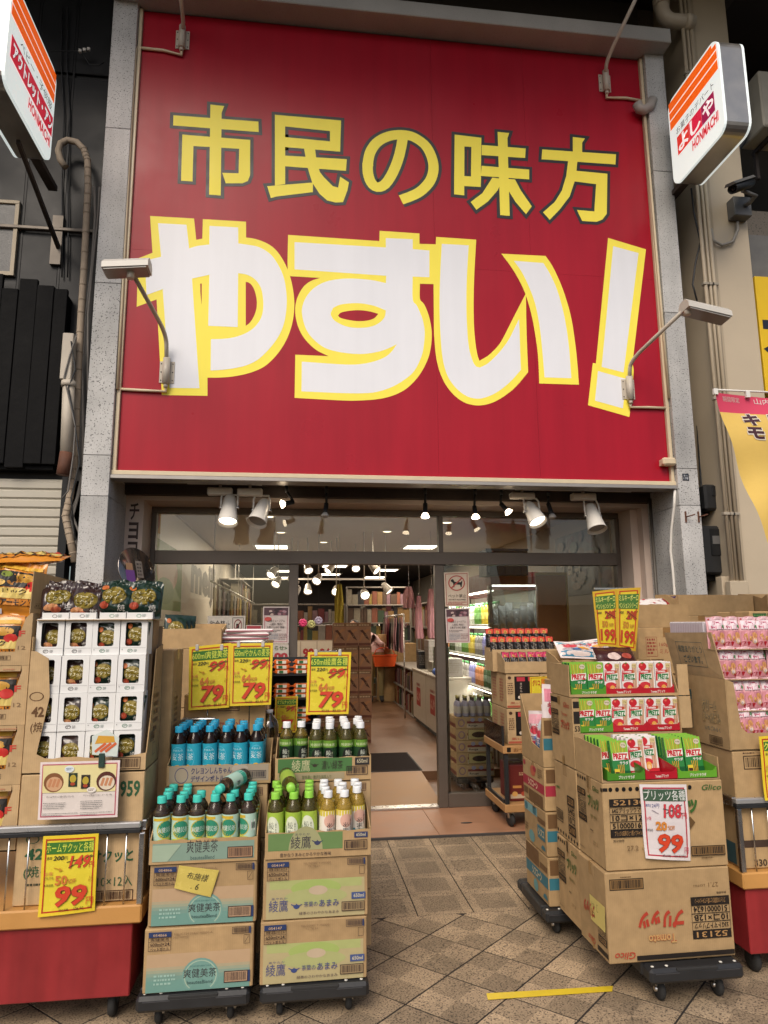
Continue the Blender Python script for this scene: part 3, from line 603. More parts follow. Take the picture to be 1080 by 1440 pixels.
# window with beige frame
wa = onY(30, 285, 5.33); wb_ = onY(28, 385, 5.33)
wf = P(MB().box(-2.9, 5.30, wa.z-.03, wa.x, 5.334, wa.z, c=.003).box(wa.x-.03, 5.301, wb_.z, wa.x-.001, 5.334, wa.z-.031).box(-2.9, 5.30, wb_.z-.03, wa.x, 5.334, wb_.z), 'window_frame', mat('beige_frame', (0.42, 0.35, 0.25), rough=.5), lb)
o = MB().box(-2.9, 5.315, wb_.z, wa.x-.03, 5.33, wa.z-.03).build('window_pane', mat('frosted_pane', (0.10, 0.10, 0.10), rough=.35, var=.1, bump=.2, bscale=120), wf); o.location = -parent_loc(wf)
# charred boards
bx = -1.815
for i in range(9):
    wd = (.10, .125, .135, .12)[i % 4]; zt = 4.09+(.10, .02, .07, -.02)[i % 4]*(1 if i else 0)
    P(MB().box(bx-wd+.002, 5.215-(.007 if i % 2 else 0), 2.695+(-.03 if i % 3 == 2 else 0), bx-.002, 5.25, zt, c=.003), 'board', CHAR, lb); bx -= wd
P(MB().box(-1.838, 5.251, 2.70, -1.818, 5.33, 4.05), 'side_board', CHAR, lb)
P(MB().box(-3.0, 5.252, 2.66, -1.840, 5.33, 2.69), 'board_soffit', CHAR, lb)
SHUT = mat('shutter_paint', (0.46, 0.43, 0.36), rough=.5, var=.12, vscale=5)
sh = P(MB().box(-5, 5.325, 0, -1.76, 5.34, 2.6), 'roller_shutter', SHUT, lb)
slat = MB().prism([(-1.6, 0, 0), (-1.6, -.012, .012), (-1.6, -.012, .058), (-1.6, 0, .068)], (3.2, 0, 0)).mesh('slat', SHUT)
for i in range(36):
    link('slat', slat, sh, Vector((-3.37, 5.324, 2.52-i*.0715))-parent_loc(sh))
P(MB().box(-1.757, 5.22, 0, -1.70, 5.34, 2.6), 'shutter_guide', BLK, lb); P(MB().box(-1.699, 5.36, 0, XL0-.012, 5.6, 2.6), 'dark_recess', BLK, lb)
# pipes and cables in the slot
PIPE = mat('old_pipe', (0.48, 0.43, 0.36), rough=.55, var=.25, vscale=8); RUST = mat('rusty_pipe', (0.12, 0.05, 0.03), rough=.8, var=.5, vscale=15); WRAP = mat('wrapped_pipe', (0.40, 0.32, 0.24), rough=.75, var=.25, vscale=20)
dp = thing('downpipe', 'peeling cream downpipe with rusty foot beside the charred boards', 'pipe', onY(95, 700, 5.1))
a = onY(94, 470, 5.1); b = onY(97, 535, 5.1); c = onY(93, 640, 5.1); d = onY(88, 668, 5.1)
P(MB().box(a.x-.02, 5.07, b.z, a.x+.06, 5.15, a.z, c=.006), 'bracket_box', PIPE, dp); P(MB().cyl(b, c, .042, 14), 'pipe', PIPE, dp); P(MB().tube([c+Vector((0, 0, .02)), (c+d)/2, d], .044, 12), 'rusty_elbow', RUST, dp)
P(MB().lathe([(.046, -.02), (.052, -.02), (.052, .02), (.046, .02)], 14, c=b+Vector((0, 0, -.03))), 'collar', PIPE, dp)
wp = thing('wrapped_pipe', 'tape-wrapped beige pipe looping down beside the grey pillar', 'pipe', onY(125, 300, 5.15))
pts = [onY(*p, 5.2) for p in ((92, 235), (85, 225), (82, 212), (85, 202), (95, 197), (108, 200), (118, 210), (123, 225), (124, 260), (122, 300), (118, 380), (114, 440), (110, 520), (107, 600), (104, 660), (98, 700), (92, 725), (97, 750), (105, 790))]
P(MB().tube(pts, .026, 10), 'pipe', WRAP, wp)
for i in range(6, len(pts)-1):
    for t in (0, .35, .7):
        q = pts[i].lerp(pts[i+1], t); P(MB().lathe([(.0268, -.006), (.0275, -.006), (.0275, .006), (.0268, .006)], 10, c=q, axis=(pts[i+1]-pts[i])), 'wrapping_band', mat('wrap_band', (0.30, 0.24, 0.18), rough=.8), wp)
for j, (off, r) in enumerate(((.05, .012), (.075, .009))):
    cb = MB().tube([q+Vector((off-.01+.02*math.sin(i*1.3+j), .02, 0)) for i, q in enumerate(pts[8:])], r, 6).build('cable', mat('grey_cable', (0.16, 0.15, 0.14), rough=.6)); tag(cb, ('thick grey cable running down beside the wrapped pipe', 'thin grey cable against the edge of the grey pillar')[j], 'cable')
wire = MB().tube([onY(*p, 5.27) for p in ((70, 72), (112, 72), (118, 78), (125, 90), (138, 92), (146, 88))], .004, 5).build('wire', BLACKP); tag(wire, 'thin black wire strung across the top of the black cladding', 'wire')
ins = thing('wire_insulators', 'white insulator blocks on the wire across the black cladding', 'insulator', onY(120, 73, 5.26))
for x in (113, 119, 125): q = onY(x, 72+(x-113)*-.2, 5.25); P(MB().box(q.x-.012, q.y-.015, q.z-.014, q.x+.012, q.y+.01, q.z+.014, c=.004), 'insulator_block', WHITEP, ins)
for j, x in enumerate((88, 96)):
    cb = MB().tube([onY(x+dx, y, 5.31) for dx, y in ((0, 10), (-2, 90), (2, 160), (-1, 260), (0, 330), (-1, 390))], .006, 5).build('cable', BLACKP); tag(cb, ('black cable hanging straight down the black cladding', 'second black cable down the cladding, nearer the pillar')[j], 'cable')

# ================================================================== neighbour on the right: beige column and recess
BEI = mat('beige_paint', (0.50, 0.42, 0.31), rough=.5, var=.08, vscale=3, bump=.04)
rb = thing('beige_building', 'neighbouring building with a beige column and dim upper recess', 'building', (3.6, 5.0, 0))
P(MB().box(3.375, 4.98, 0, 3.80, 5.55, 7.44, c=.006), 'column', BEI, rb)
P(MB().box(3.455, 4.972, 0, 3.475, 4.979, 7.44), 'column_seam', mat('beige_seam', (0.40, 0.33, 0.24), rough=.5), rb)
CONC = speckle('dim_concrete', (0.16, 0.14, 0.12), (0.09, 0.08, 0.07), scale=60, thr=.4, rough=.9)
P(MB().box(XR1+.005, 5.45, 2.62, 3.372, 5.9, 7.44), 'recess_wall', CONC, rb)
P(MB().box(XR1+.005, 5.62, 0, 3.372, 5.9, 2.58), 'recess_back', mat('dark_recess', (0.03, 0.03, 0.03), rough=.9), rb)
P(MB().box(3.802, 5.15, 0, 8, 5.6, 2.75), 'lower_wall', BEI, rb)
P(MB().box(3.802, 5.3, 4.95, 8, 5.9, 5.25), 'upper_beam', CONC, rb)
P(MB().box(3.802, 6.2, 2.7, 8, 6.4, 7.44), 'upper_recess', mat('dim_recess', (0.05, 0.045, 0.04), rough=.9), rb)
P(MB().box(3.802, 5.2, 4.35, 8, 5.3, 4.94), 'awning_panel', mat('grey_awning', (0.14, 0.14, 0.14), rough=.6, var=.3), rb)
P(MB().box(3.30, 5.02, 0, 3.373, 5.1, 1.86, c=.004), 'cable_duct', BEI, rb)
P(MB().box(3.31, 4.93, 1.62, 3.46, 5.0, 1.82, c=.006), 'duct_box', BEI, rb)
# conduits on the column
for j, (x, r) in enumerate(((3.345, .016), (3.388, .013), (3.425, .018))):
    cd_ = thing('conduit_pipe', ('beige conduit pipe at the inner edge of the beige column', 'thin beige conduit pipe in the middle of three on the beige column', 'thick beige conduit pipe on the front of the beige column')[j], 'pipe', (x, 4.96, 1.9))
    P(MB().tube([(x, 4.96, 1.8), (x, 4.96, 7.4)], r, 8), 'pipe', BEI, cd_)
    for z in (2.35, 3.3, 4.3, 5.3, 6.3): P(MB().box(x-r-.012, 4.94, z-.012, x+r+.012, 4.98, z+.012, c=.003), 'saddle_clip', mat('clip_grey', (.35, .31, .25), rough=.5), cd_)
# meters
def meter(name, label, x0, y0, x1, y1, win):
    a = onY(x0, y0, 5.12); b = onY(x1, y1, 5.12); t = thing(name, label, 'meter', ((a.x+b.x)/2, 5.2, b.z))
    bm = MB(); w_ = b.x-a.x; h = a.z-b.z
    P(MB().box(a.x, 5.12, b.z+h*.1, b.x, 5.40, a.z-h*.06, c=.018), 'housing', BLACKP, t); P(MB().box(a.x+w_*.08, 5.22, b.z, b.x-w_*.08, 5.38, b.z+h*.11, c=.01), 'terminal_cover', BLACKP, t)
    P(MB().box(a.x+w_*.3, 5.112, b.z+h*win, b.x-w_*.1, 5.121, a.z-h*.12, c=.002), 'window', mat('meter_window', (0.015, 0.016, 0.018), rough=.15), t)
    if win < .5: P(MB().box(a.x+w_*.36, 5.109, b.z+h*.62, b.x-w_*.3, 5.113, b.z+h*.76), 'meter_dial', mat('dial', (0.12, 0.12, 0.12), rough=.4), t)
    P(MB().lathe([(.006, 0), (.006, .004), (0, .004)], 8, c=(a.x+w_*.65, 5.119, b.z+h*.3), axis=(0, -1, 0)), 'screw', STEEL, t)
meter('electricity_meter', 'small black electricity meter box above the bigger one', 990, 678, 1027, 722, .55)
meter('electricity_meter', 'tall black electricity meter with window, lower of two in the recess', 985, 734, 1031, 816, .42)
for j, x in enumerate((985, 994, 1001)):
    cb = MB().tube([onY(x+dx, y, 5.3) for dx, y in ((-6, 380), (-3, 450), (-1, 520), (-4, 600), (0, 660), (2, 700), (-2, 760), (1, 830))], .011, 6).build('cable', BLACKP); tag(cb, 'black cable running down the recess behind the meters', 'cable', 'cables in the meter recess')
sgn = thing('yellow_signboard', 'yellow signboard with navy lettering on the beige building', 'sign', (4.2, 5.0, 2.8))
a = onY(1061, 388, 5.0); b = onY(1068, 552, 5.0)
P(MB().box(a.x, 5.0, b.z, 6.5, 5.15, a.z, c=.004), 'panel', mat('deep_yellow', (0.72, 0.47, 0.01), rough=.4, var=.05), sgn)
pr = Print((a.x, 5.0, b.z)); h = a.z-b.z
pr.poly([(.03, h*.54), (.9, h*.54), (.9, h*.62), (.03, h*.62)], '#1b2233'); pr.poly([(.015, h*.37), (.30, h*.52), (.40, h*.5), (.14, h*.36), (.26, h*.28), (.18, h*.24)], '#1b2233'); pr.text('ズ', .6, h*.2, 1.5, h*.8, '#1b2233', .04)
pr.build('sign_lettering', sgn, -parent_loc(sgn))
acu = thing('outdoor_unit', 'beige air conditioner outdoor unit on brackets high beside the column', 'air conditioner', (4.1, 5.1, 5.3))
a = onY(1066, 98, 5.0); b = onY(1072, 176, 5.0)
P(MB().box(a.x, 5.0, b.z, a.x+.78, 5.32, a.z, c=.012), 'casing', mat('aged_plastic', (0.42, 0.39, 0.33), rough=.5, var=.15), acu)
P(MB().lathe([(.17, .0), (.19, .0), (.19, .012), (.17, .012)], 24, c=(a.x+.27, 5.0, (a.z+b.z)/2), axis=(0, -1, 0)), 'fan_ring', BLACKP, acu)
for i in range(5): P(MB().box(a.x+.09, 4.985, b.z+.1+i*.09, a.x+.45, 4.999, b.z+.112+i*.09), 'grille_bar', mat('aged_grille', (0.2, 0.19, 0.17), rough=.5), acu)
for x in (a.x+.12, a.x+.6): P(MB().box(x, 4.98, b.z-.04, x+.03, 5.35, b.z-.001).box(x, 5.3, b.z-.3, x+.03, 5.33, b.z-.041), 'bracket', SOFF, acu)
for j, x in enumerate((1046, 1052)):
    cb = MB().tube([onY(x, 180, 5.15), onY(x-6, 200, 5.15), onY(x-24, 222, 5.15), onY(x-30, 240, 5.2)], .02, 6).build('refrigerant_pipe', BLACKP); tag(cb, 'black insulated pipe drooping below the outdoor unit', 'pipe', 'pipes below the outdoor unit')
dr = thing('drain_pipe', 'fat cream drain pipe elbow beside the top of the sign', 'pipe', onY(940, 20, 4.95))
PVC = mat('cream_pvc', (0.55, 0.48, 0.38), rough=.4, var=.15, vscale=7)
a = onY(930, -40, 4.95); b = onY(930, 8, 4.95); c = onY(935, 32, 4.95); d = onY(975, 33, 4.95)
P(MB().tube([a, b]+arc(b, (b.x, 4.95, c.z), (b.x+.13, 4.95, d.z), 6)[1:]+[d], .062, 14), 'pipe', PVC, dr)
P(MB().cyl((b.x, 4.95, b.z-.01), (b.x, 4.95, b.z+.07), .07, 14), 'socket', PVC, dr); P(MB().cyl((d.x-.09, 4.95, d.z), (d.x-.03, 4.95, d.z), .07, 14), 'socket', PVC, dr)

# ================================================================== security camera
cc = thing('security_camera', 'black security camera on a grey junction box on the beige column', 'camera', onY(1036, 298, 4.97))
a = onY(1022, 284, 4.97); b = onY(1049, 312, 4.97); GREYB = mat('grey_box', (0.13, 0.13, 0.13), rough=.5, var=.1)
P(MB().box(a.x, 4.88, b.z, b.x, 4.98, a.z, c=.006), 'junction_box', GREYB, cc)
m0 = Vector(((a.x+b.x)/2+.02, 4.88, (a.z+b.z)/2)); e = onY(1044, 268, 4.75)
P(MB().tube([m0, m0+Vector((.01, -.05, 0)), m0+Vector((.03, -.10, .03)), e], .018, 10), 'arm', GREYB, cc)
h0 = onY(1056, 257, 4.80); h1 = onY(1030, 266, 4.56); dv = (h1-h0).normalized()
P(MB().lathe([(.0, 0), (.036, 0), (.038, .02), (.038, (h1-h0).length), (.033, (h1-h0).length), (.03, (h1-h0).length-.02), (0, (h1-h0).length-.02)], 16, c=h0, axis=dv), 'body', BLACKP, cc)
P(MB().lathe([(.0, 0), (.022, 0), (.018, .006), (0, .008)], 14, c=h1-dv*.02, axis=dv), 'lens', mat('lens_glass', (0.01, 0.01, 0.012), rough=.05), cc)
q = dv.to_track_quat('Y', 'Z'); hd = MB(); 
hd.add([h0+q @ Vector((x, y, z)) for x, z in ((-.045, .03), (.045, .03), (.03, .052), (-.03, .052)) for y in (-.01, (h1-h0).length+.03)], [(0, 1, 3, 2), (2, 3, 5, 4), (4, 5, 7, 6), (6, 7, 1, 0), (0, 2, 4, 6), (1, 7, 5, 3)])
P(hd, 'sunshield', GREYB, cc)
P(MB().tube([onY(*p, 4.95) for p in ((1037, 312), (1037, 325), (1030, 340), (1015, 345), (1003, 338), (1000, 322))], .012, 8), 'cable', mat('grey_hose', (0.3, 0.28, 0.25), rough=.6), cc)

# ================================================================== lamps on arms that light the sign
ARM = mat('lamp_arm_paint', (0.52, 0.47, 0.40), rough=.4, var=.1)
def sign_arm(label, plate, path, head=None, conduit=None):
    b = onY(*plate, YS); t = thing('sign_lamp', label, 'lamp', b)
    pl = P(MB().box(b.x-.055, YS-.008, b.z-.085, b.x+.055, YS-.001, b.z+.085, c=.002), 'base_plate', ARM, t)
    for dx in (-.042, .042):
        for dz in (-.065, 0, .065):
            o = MB().lathe([(.005, 0), (.005, .002), (0, .002)], 8, c=(b.x+dx, YS-.008, b.z+dz), axis=(0, -1, 0)).build('bolt_hole', BLACKP, pl); o.location = -parent_loc(pl)
    P(MB().cyl((b.x, YS-.034, b.z-.1), (b.x, YS-.034, b.z+.1), .027, 14).cyl((b.x, YS-.034, b.z-.13), (b.x, YS-.034, b.z-.1), .016, 10), 'sleeve', ARM, t)
    pts = [Vector((b.x, YS-.034, b.z+.06))]+[onY(x, y, Y) for x, y, Y in path]
    pp = [pts[0]]
    for i in range(1, len(pts)-1): pp += arc(pts[i].lerp(pts[i-1], .35), pts[i], pts[i].lerp(pts[i+1], .25), 6)
    pp.append(pts[-1]); P(MB().tube(pp, .0155, 10), 'arm', ARM, t)
    if conduit:
        P(MB().tube([Vector((b.x, YS-.03, b.z-.12)), Vector((b.x, YS-.02, b.z-.155))]+[onY(x, y, YS-.016) for x, y in conduit], .012, 8), 'conduit', FRM, t)
    if head:
        hd = pts[-1]; x0, x1, dz, sgn_ = head
        # half-round floodlight: long reflector hood open towards the sign
        prof = [(-.064, -.02), (-.06, .02), (-.02, .055), (.05, .045), (.072, .010), (.064, -.03)]   # (y, z)
        m = MB(); n = len(prof); A_ = [Vector((x0, hd.y+y, hd.z+z)) for y, z in prof]; B_ = [Vector((x1, hd.y+y, hd.z+z+dz)) for y, z in prof]
        m.add(A_+B_, [(i, i+1, n+i+1, n+i) for i in range(n-1)]+[(n-1, 0, n, 2*n-1)]+[list(range(n))[::-1], list(range(n, 2*n))])
        P(m, 'lamp_hood', mat('lamp_hood_paint', (0.55, 0.53, 0.49), rough=.4, var=.15, vscale=10), t)
        P(MB().prism([Vector((x0+.012, hd.y-.06, hd.z-.027)), Vector((x1-.012, hd.y-.06, hd.z-.027+dz)), Vector((x1-.012, hd.y+.06, hd.z-.035+dz)), Vector((x0+.012, hd.y+.06, hd.z-.035))], (0, 0, -.006)), 'lens', mat('lamp_lens', (0.30, 0.29, 0.27), rough=.15), t)
        P(MB().cyl((hd.x, hd.y, hd.z-.06), (hd.x, hd.y, hd.z-.005), .024, 10), 'swivel', ARM, t)
    return t
h_ = onY(147, 365, 4.35), onY(212, 355, 4.35)
sign_arm('lamp on a curved arm in front of the lower left of the sign', (235, 524), [(234, 470, 4.98), (184, 380, 4.35)], (h_[0].x, h_[1].x, .03, 1), [(200, 549), (165, 547)])
h_ = onY(960, 412, 4.35), onY(1021, 430, 4.35)
sign_arm('lamp on a curved arm in front of the exclamation mark', (883, 548), [(886, 508, 4.98), (966, 432, 4.35)], (h_[0].x, h_[1].x, -.06, 1), [(912, 573), (941, 574)])
sign_arm('lamp arm rising out of the top left corner of the sign', (257, 57), [(258, 30, 4.95), (250, -40, 4.6)], None, [(230, 71), (192, 67)])
sign_arm('lamp arm rising from the top right of the sign beside the pipe bend', (850, 118), [(853, 85, 4.95), (905, -25, 4.5)], None, [(880, 138), (903, 142)])
el = thing('pipe_bend', 'grey pipe bend at the right edge of the sign', 'pipe', onY(906, 152, 5.0))
P(MB().tube([onY(*p, 4.99) for p in ((918, 140), (914, 150), (906, 155), (899, 153), (896, 146))], .042, 12), 'elbow', mat('pvc_grey', (0.33, 0.31, 0.29), rough=.45), el)
P(MB().tube([onY(*p, 5.02) for p in ((906, 158), (915, 260), (927, 400), (941, 560))], .011, 8), 'conduit', FRM, el)
for j, pp_ in enumerate((((108, 470), (98, 500), (90, 530), (97, 560), (106, 600), (103, 640), (96, 690), (88, 700)), ((100, 480), (106, 520), (96, 545), (104, 585), (112, 650), (100, 700), (106, 760)))):
    cb = MB().tube([onY(x, y, 5.06) for x, y in pp_], .006, 6).build('cable', (mat('grey_cable', (0.16, 0.15, 0.14)), BLACKP)[j]); tag(cb, ('tangled grey cable looping round the peeling downpipe', 'tangled black cable looping round the peeling downpipe')[j], 'cable')
cb = MB().tube([onY(*p, 5.02) for p in ((191, 68), (186, 150), (178, 300), (171, 430), (165, 547))], .011, 8).build('conduit', FRM); tag(cb, 'cream conduit running up the left edge of the red sign', 'conduit')
q = onY(938, 651, YS-.03); bx = thing('sensor_box', 'small cream sensor box at the lower right edge of the sign', 'box', q)
P(MB().box(q.x-.058, YS-.085, q.z-.03, q.x+.055, YS-.03, q.z+.034, c=.014), 'cover', FRM, bx); P(MB().box(q.x-.05, YS-.03, q.z-.022, q.x+.05, YS-.001, q.z+.026), 'base', FRM, bx)
q = onY(964, 671, YP); t = thing('number_plate', 'small navy number plate stuck on the right granite pillar', 'plate', (q.x, YP, q.z)); P(MB().box(q.x-.027, YP-.003, q.z-.028, q.x+.027, YP-.0005, q.z+.028), 'plate', C('#1d2431'), t)
pr = Print((q.x-.027, YP-.003, q.z-.028)); pr.text('東七', .008, .031, .046, .048, '#c9cdd4'); pr.text('178', .008, .008, .046, .026, '#c9cdd4'); pr.build('plate_lettering', t, -parent_loc(t))
for j, px in enumerate((964, 982)):
    q = onY(px, 727, YP); t = thing('wall_hook', ('rusty iron hook on the front of the right pillar', 'rusty iron hook at the outer edge of the right pillar')[j], 'hook', (q.x, YP, q.z))
    P(MB().box(q.x-.006, YP-.01, q.z-.045, q.x+.006, YP+.002, q.z+.045, c=.002), 'hook_plate', RUST, t); P(MB().tube([(q.x, YP-.008, q.z), (q.x+.02, YP-.05, q.z+.004), (q.x+.045, YP-.06, q.z+.012)], .005, 6), 'hook_arm', RUST, t)
cb = MB().tube([onX(*p, XR0-.012) for p in ((949, 688), (948, 712), (944, 745), (943, 775), (946, 800), (949, 840), (951, 870), (954, 900))], .011, 8).build('conduit', WHITEP); tag(cb, 'white conduit bending down the inner face of the right pillar', 'conduit')
cb = MB().tube([(XR0-.012, 5.43, .02), (XR0-.012, 5.43, 2.55)], .014, 8).build('conduit', mat('dark_conduit', (0.08, 0.07, 0.06), rough=.5)); tag(cb, 'dark conduit in the corner where the right pillar meets the shopfront', 'conduit')

# ================================================================== projecting lit signs
SIGNW = mat('sign_white_acrylic', (0.72, 0.75, 0.75), rough=.25, var=.03, emit=(0.85, 0.95, 0.92), estr=.42); ORG = '#f2641c'; SIGR = '#c8253c'
def lit_ink(m_):      # translucent ink on a backlit face
    k = 'backlit_'+m_.name
    if k not in MATS:
        c = [int(m_.name[6+i:8+i], 16)/255 for i in (0, 2, 4)]; mat(k, '#'+m_.name[6:12], rough=.3, var=.03, emit=tuple(x**2.2 for x in c), estr=.42)
    return MATS[k]
def rrect(w_, h, r, n=6):
    pts = []
    for cx, cy, a in ((w_-r, r, -90), (w_-r, h-r, 0), (r, h-r, 90), (r, r, 180)): pts += [(cx+r*math.cos(R_(a+90*k/n)), cy+r*math.sin(R_(a+90*k/n))) for k in range(n+1)]
    return pts
def proj_sign(label, X, thick, ya, yb, z0, z1, face, draw):
    "face = +1: printed face looks along +X, -1: along -X; ya far end, yb street end"
    w_ = ya-yb; t = thing('projecting_sign', label, 'sign', (X, (ya+yb)/2, z0))
    rr = rrect(w_, z1-z0, .09)
    xa, xb = (X-thick, X) if face > 0 else (X, X+thick)
    P(MB().prism([(xa+.02, yb+a, z0+b) for a, b in rr], (thick-.04, 0, 0)), 'metal_casing', mat('stainless_casing', (0.42, 0.40, 0.37), rough=.35, metal=.8, var=.2, vscale=6), t)
    for x in (xa, xb-.02): P(MB().prism([(x, yb+a*1.0, z0+b) for a, b in rr], (.0195, 0, 0)), 'face_panel', SIGNW, t)
    if face > 0: pr = Print((X, yb, z0), (0, 1, 0), (0, 0, 1))
    else: pr = Print((X, ya, z0), (0, -1, 0), (0, 0, 1))
    draw(pr, w_, z1-z0); pr.mats = [lit_ink(m_) for m_ in pr.mats]; o = pr.build('sign_print', t); o.location = -parent_loc(t)
    P(MB().box(xa+thick*.35, ya, z0+.05, xa+thick*.65, 5.1, z0+.09), 'wall_bracket', SOFF, t)
    return t
def drawR(p, w_, h):
    e = .018
    p.rect(e, h*.66, w_-e, h-.05, ORG); p.rect(e, h-.051, w_-.07, h-e, ORG); 
    for z in (.76, .86): p.rect(e, h*z, w_-e, h*z+.012, '#f4efe8')
    p.text('お菓子のデパート', w_*.14, h*.53, w_*.88, h*.61, '#4a3a3a', .005)
    p.rect(w_*.14, h*.29, w_*.385, h*.50, '#d43a32'); p.rect(w_*.387, h*.29, w_*.63, h*.50, '#d02846'); p.rect(w_*.632, h*.29, w_*.87, h*.50, '#96224c')
    for i, c in enumerate('よしや'): p.text(c, w_*(.16+.245*i), h*.31, w_*(.365+.245*i), h*.485, '#f5eeee', .03)
    p.text('HONMACHI', w_*.42, h*.15, w_*.92, h*.26, '#c22636', .035, shear=.15)
def drawL(p, w_, h):
    e = .018
    p.rect(e, h*.66, w_-e, h-.05, ORG); p.rect(.07, h-.051, w_-e, h-e, ORG)
    for z in (.76, .86): p.rect(e, h*z, w_-e, h*z+.010, '#f4efe8')
    p.text('ベビー・子供服', w_*.22, h*.53, w_*.93, h*.62, '#3a3434', .005)
    p.rect(w_*.06, h*.29, w_-e, h*.50, SIGR); p.text('アウトレット・アン', w_*.10, h*.315, w_*.97, h*.475, '#f7f4f4', .04, out='#201818', outw=.03)
    p.text('HONMACHI', w_*.45, h*.15, w_*.95, h*.26, '#c22636', .035)
proj_sign('lit projecting sign with orange top and three hiragana on red squares', 3.06, .215, 4.84, 4.14, 5.08, 5.86, -1, drawR)
proj_sign('lit projecting sign with orange top and a red katakana band', -1.83, .22, 4.72, 3.93, 4.79, 5.53, 1, drawL)
t = thing('sign_bracket', 'dark metal bracket below the katakana projecting sign', 'bracket', (-1.95, 4.9, 4.6))
P(MB().add([(-1.955, 4.45, 4.78), (-1.93, 4.45, 4.78), (-1.93, 5.33, 4.50), (-1.955, 5.33, 4.50), (-1.955, 4.45, 4.75), (-1.93, 4.45, 4.75), (-1.93, 5.33, 4.46), (-1.955, 5.33, 4.46)], [(0, 1, 2, 3), (4, 7, 6, 5), (0, 4, 5, 1), (2, 6, 7, 3), (0, 3, 7, 4), (1, 5, 6, 2)]), 'strut', SOFF, t)
P(MB().box(-2.0, 5.30, 4.34, -1.92, 5.334, 4.76), 'wall_plate', mat('dull_metal', (0.16, 0.14, 0.12)), t)
cb = MB().tube([onY(*p, 4.98) for p in ((972, 265), (976, 300), (985, 340), (978, 370), (974, 400), (982, 430))], .008, 6).build('cable', BLACKP); tag(cb, 'slack black cable hanging below the projecting sign with orange top', 'cable')

# ================================================================== spotlights under the sign
LAMPW = mat('lamp_white', (0.66, 0.63, 0.58), rough=.35, var=.06); LIT = emis('lit_lens', (1.0, 0.86, 0.66), 5); BULB = emis('lit_bulb', (1.0, 0.80, 0.55), 9); DULL = mat('unlit_lens', (0.32, 0.31, 0.30), rough=.2)
def big_spot(label, boxpx, top, tip, lit, aim=None):
    y = 5.30; a = onY(boxpx[0], boxpx[1], y); b = onY(boxpx[2], boxpx[3], y); t = thing('spotlight', label, 'spotlight', ((a.x+b.x)/2, y, 2.6))
    P(MB().box(a.x, y-.035, b.z, b.x, y+.035, a.z, c=.008), 'ballast_box', LAMPW, t)
    P(MB().box((a.x+b.x)/2-.01, y-.01, a.z, (a.x+b.x)/2+.01, y+.01, 2.6), 'stem', LAMPW, t)
    p0 = onY(*top, y); p1 = onY(*tip, y-.10); d = (p1-p0).normalized(); L = (p1-p0).length
    P(MB().lathe([(0, 0), (.03, 0), (.037, .012), (.045, .03), (.075, L-.01), (.08, L), (.074, L), (.066, L-.03), (.0, L-.03)], 22, c=p0, axis=d), 'shade', LAMPW, t)
    P(MB().lathe([(0, 0), (.066, 0)], 22, c=p0+d*(L-.024), axis=d, cap=False), 'lens', LIT if lit else DULL, t)
    mid = p0+d*L*.45; q = d.to_track_quat('Z', 'Y'); sd_ = Vector((1, 0, 0)); hw = .062
    P(MB().tube([mid-sd_*hw, mid-sd_*hw+Vector((0, .02, .09)), Vector((mid.x-hw+.01, y, b.z+.005)), Vector((mid.x+hw-.01, y, b.z+.005)), mid+sd_*hw+Vector((0, .02, .09)), mid+sd_*hw], .0075, 8), 'yoke', LAMPW, t)
    for s_ in (-1, 1): P(MB().cyl(mid+sd_*(hw-.012)*s_, mid+sd_*(hw+.012)*s_, .012, 8), 'pivot', STEEL, t)
    if lit:
        ld = bpy.data.lights.new('spot_beam', 'SPOT'); ld.energy = 26; ld.color = (1, .86, .68); ld.spot_size = R_(75); ld.spot_blend = .8; ld.shadow_soft_size = .06
        lo = bpy.data.objects.new('spot_beam', ld); COL.objects.link(lo); lo.parent = t; lo.location = p1+d*.02-parent_loc(t); lo.rotation_euler = (-(aim or d)).to_track_quat('Z', 'Y').to_euler()
    return t
P(MB().box(-.87, 5.27, 2.585, -.30, 5.33, 2.6), 'lamp_rail', LAMPW, shop); P(MB().box(1.75, 5.27, 2.585, 2.75, 5.33, 2.6), 'lamp_rail', LAMPW, shop)
big_spot('lit white cone spotlight hanging nearest the left pillar', (292, 686, 327, 697), (324, 697), (320, 735), True, Vector((.0, -.75, -1)))
big_spot('unlit white cone spotlight beside the lit one near the left pillar', (334, 687, 369, 698), (373, 704), (361, 735), False)
big_spot('lit white cone spotlight hanging over the right window', (717, 693, 751, 702), (742, 708), (757, 735), True, Vector((.2, -.75, -1)))
big_spot('unlit white cone spotlight nearest the right pillar', (803, 694, 837, 704), (829, 710), (840, 745), False)
BS = [((403, 689), (413, 706), (396, 709), True), ((459, 690), (459, 708), (457, 726), False), ((598, 691), (598, 708), (598, 727), True), ((668, 692), (667, 712), (669, 728), True), ((705, 692), (704, 708), (716, 721), True), ((771, 694), (771, 708), (777, 728), False)]
BL = ['lit bulb lamp turned sideways beside the unlit left cone spotlight', 'bulb lamp pointing straight down over the open doorway, unlit', 'lit bulb lamp straight down left of the glazing bar above the no-pets notice', 'lit bulb lamp straight down right of the glazing bar above the no-pets notice', 'lit bulb lamp tilted towards the right cone spotlight', 'dark tilted bulb lamp between the two right cone spotlights']
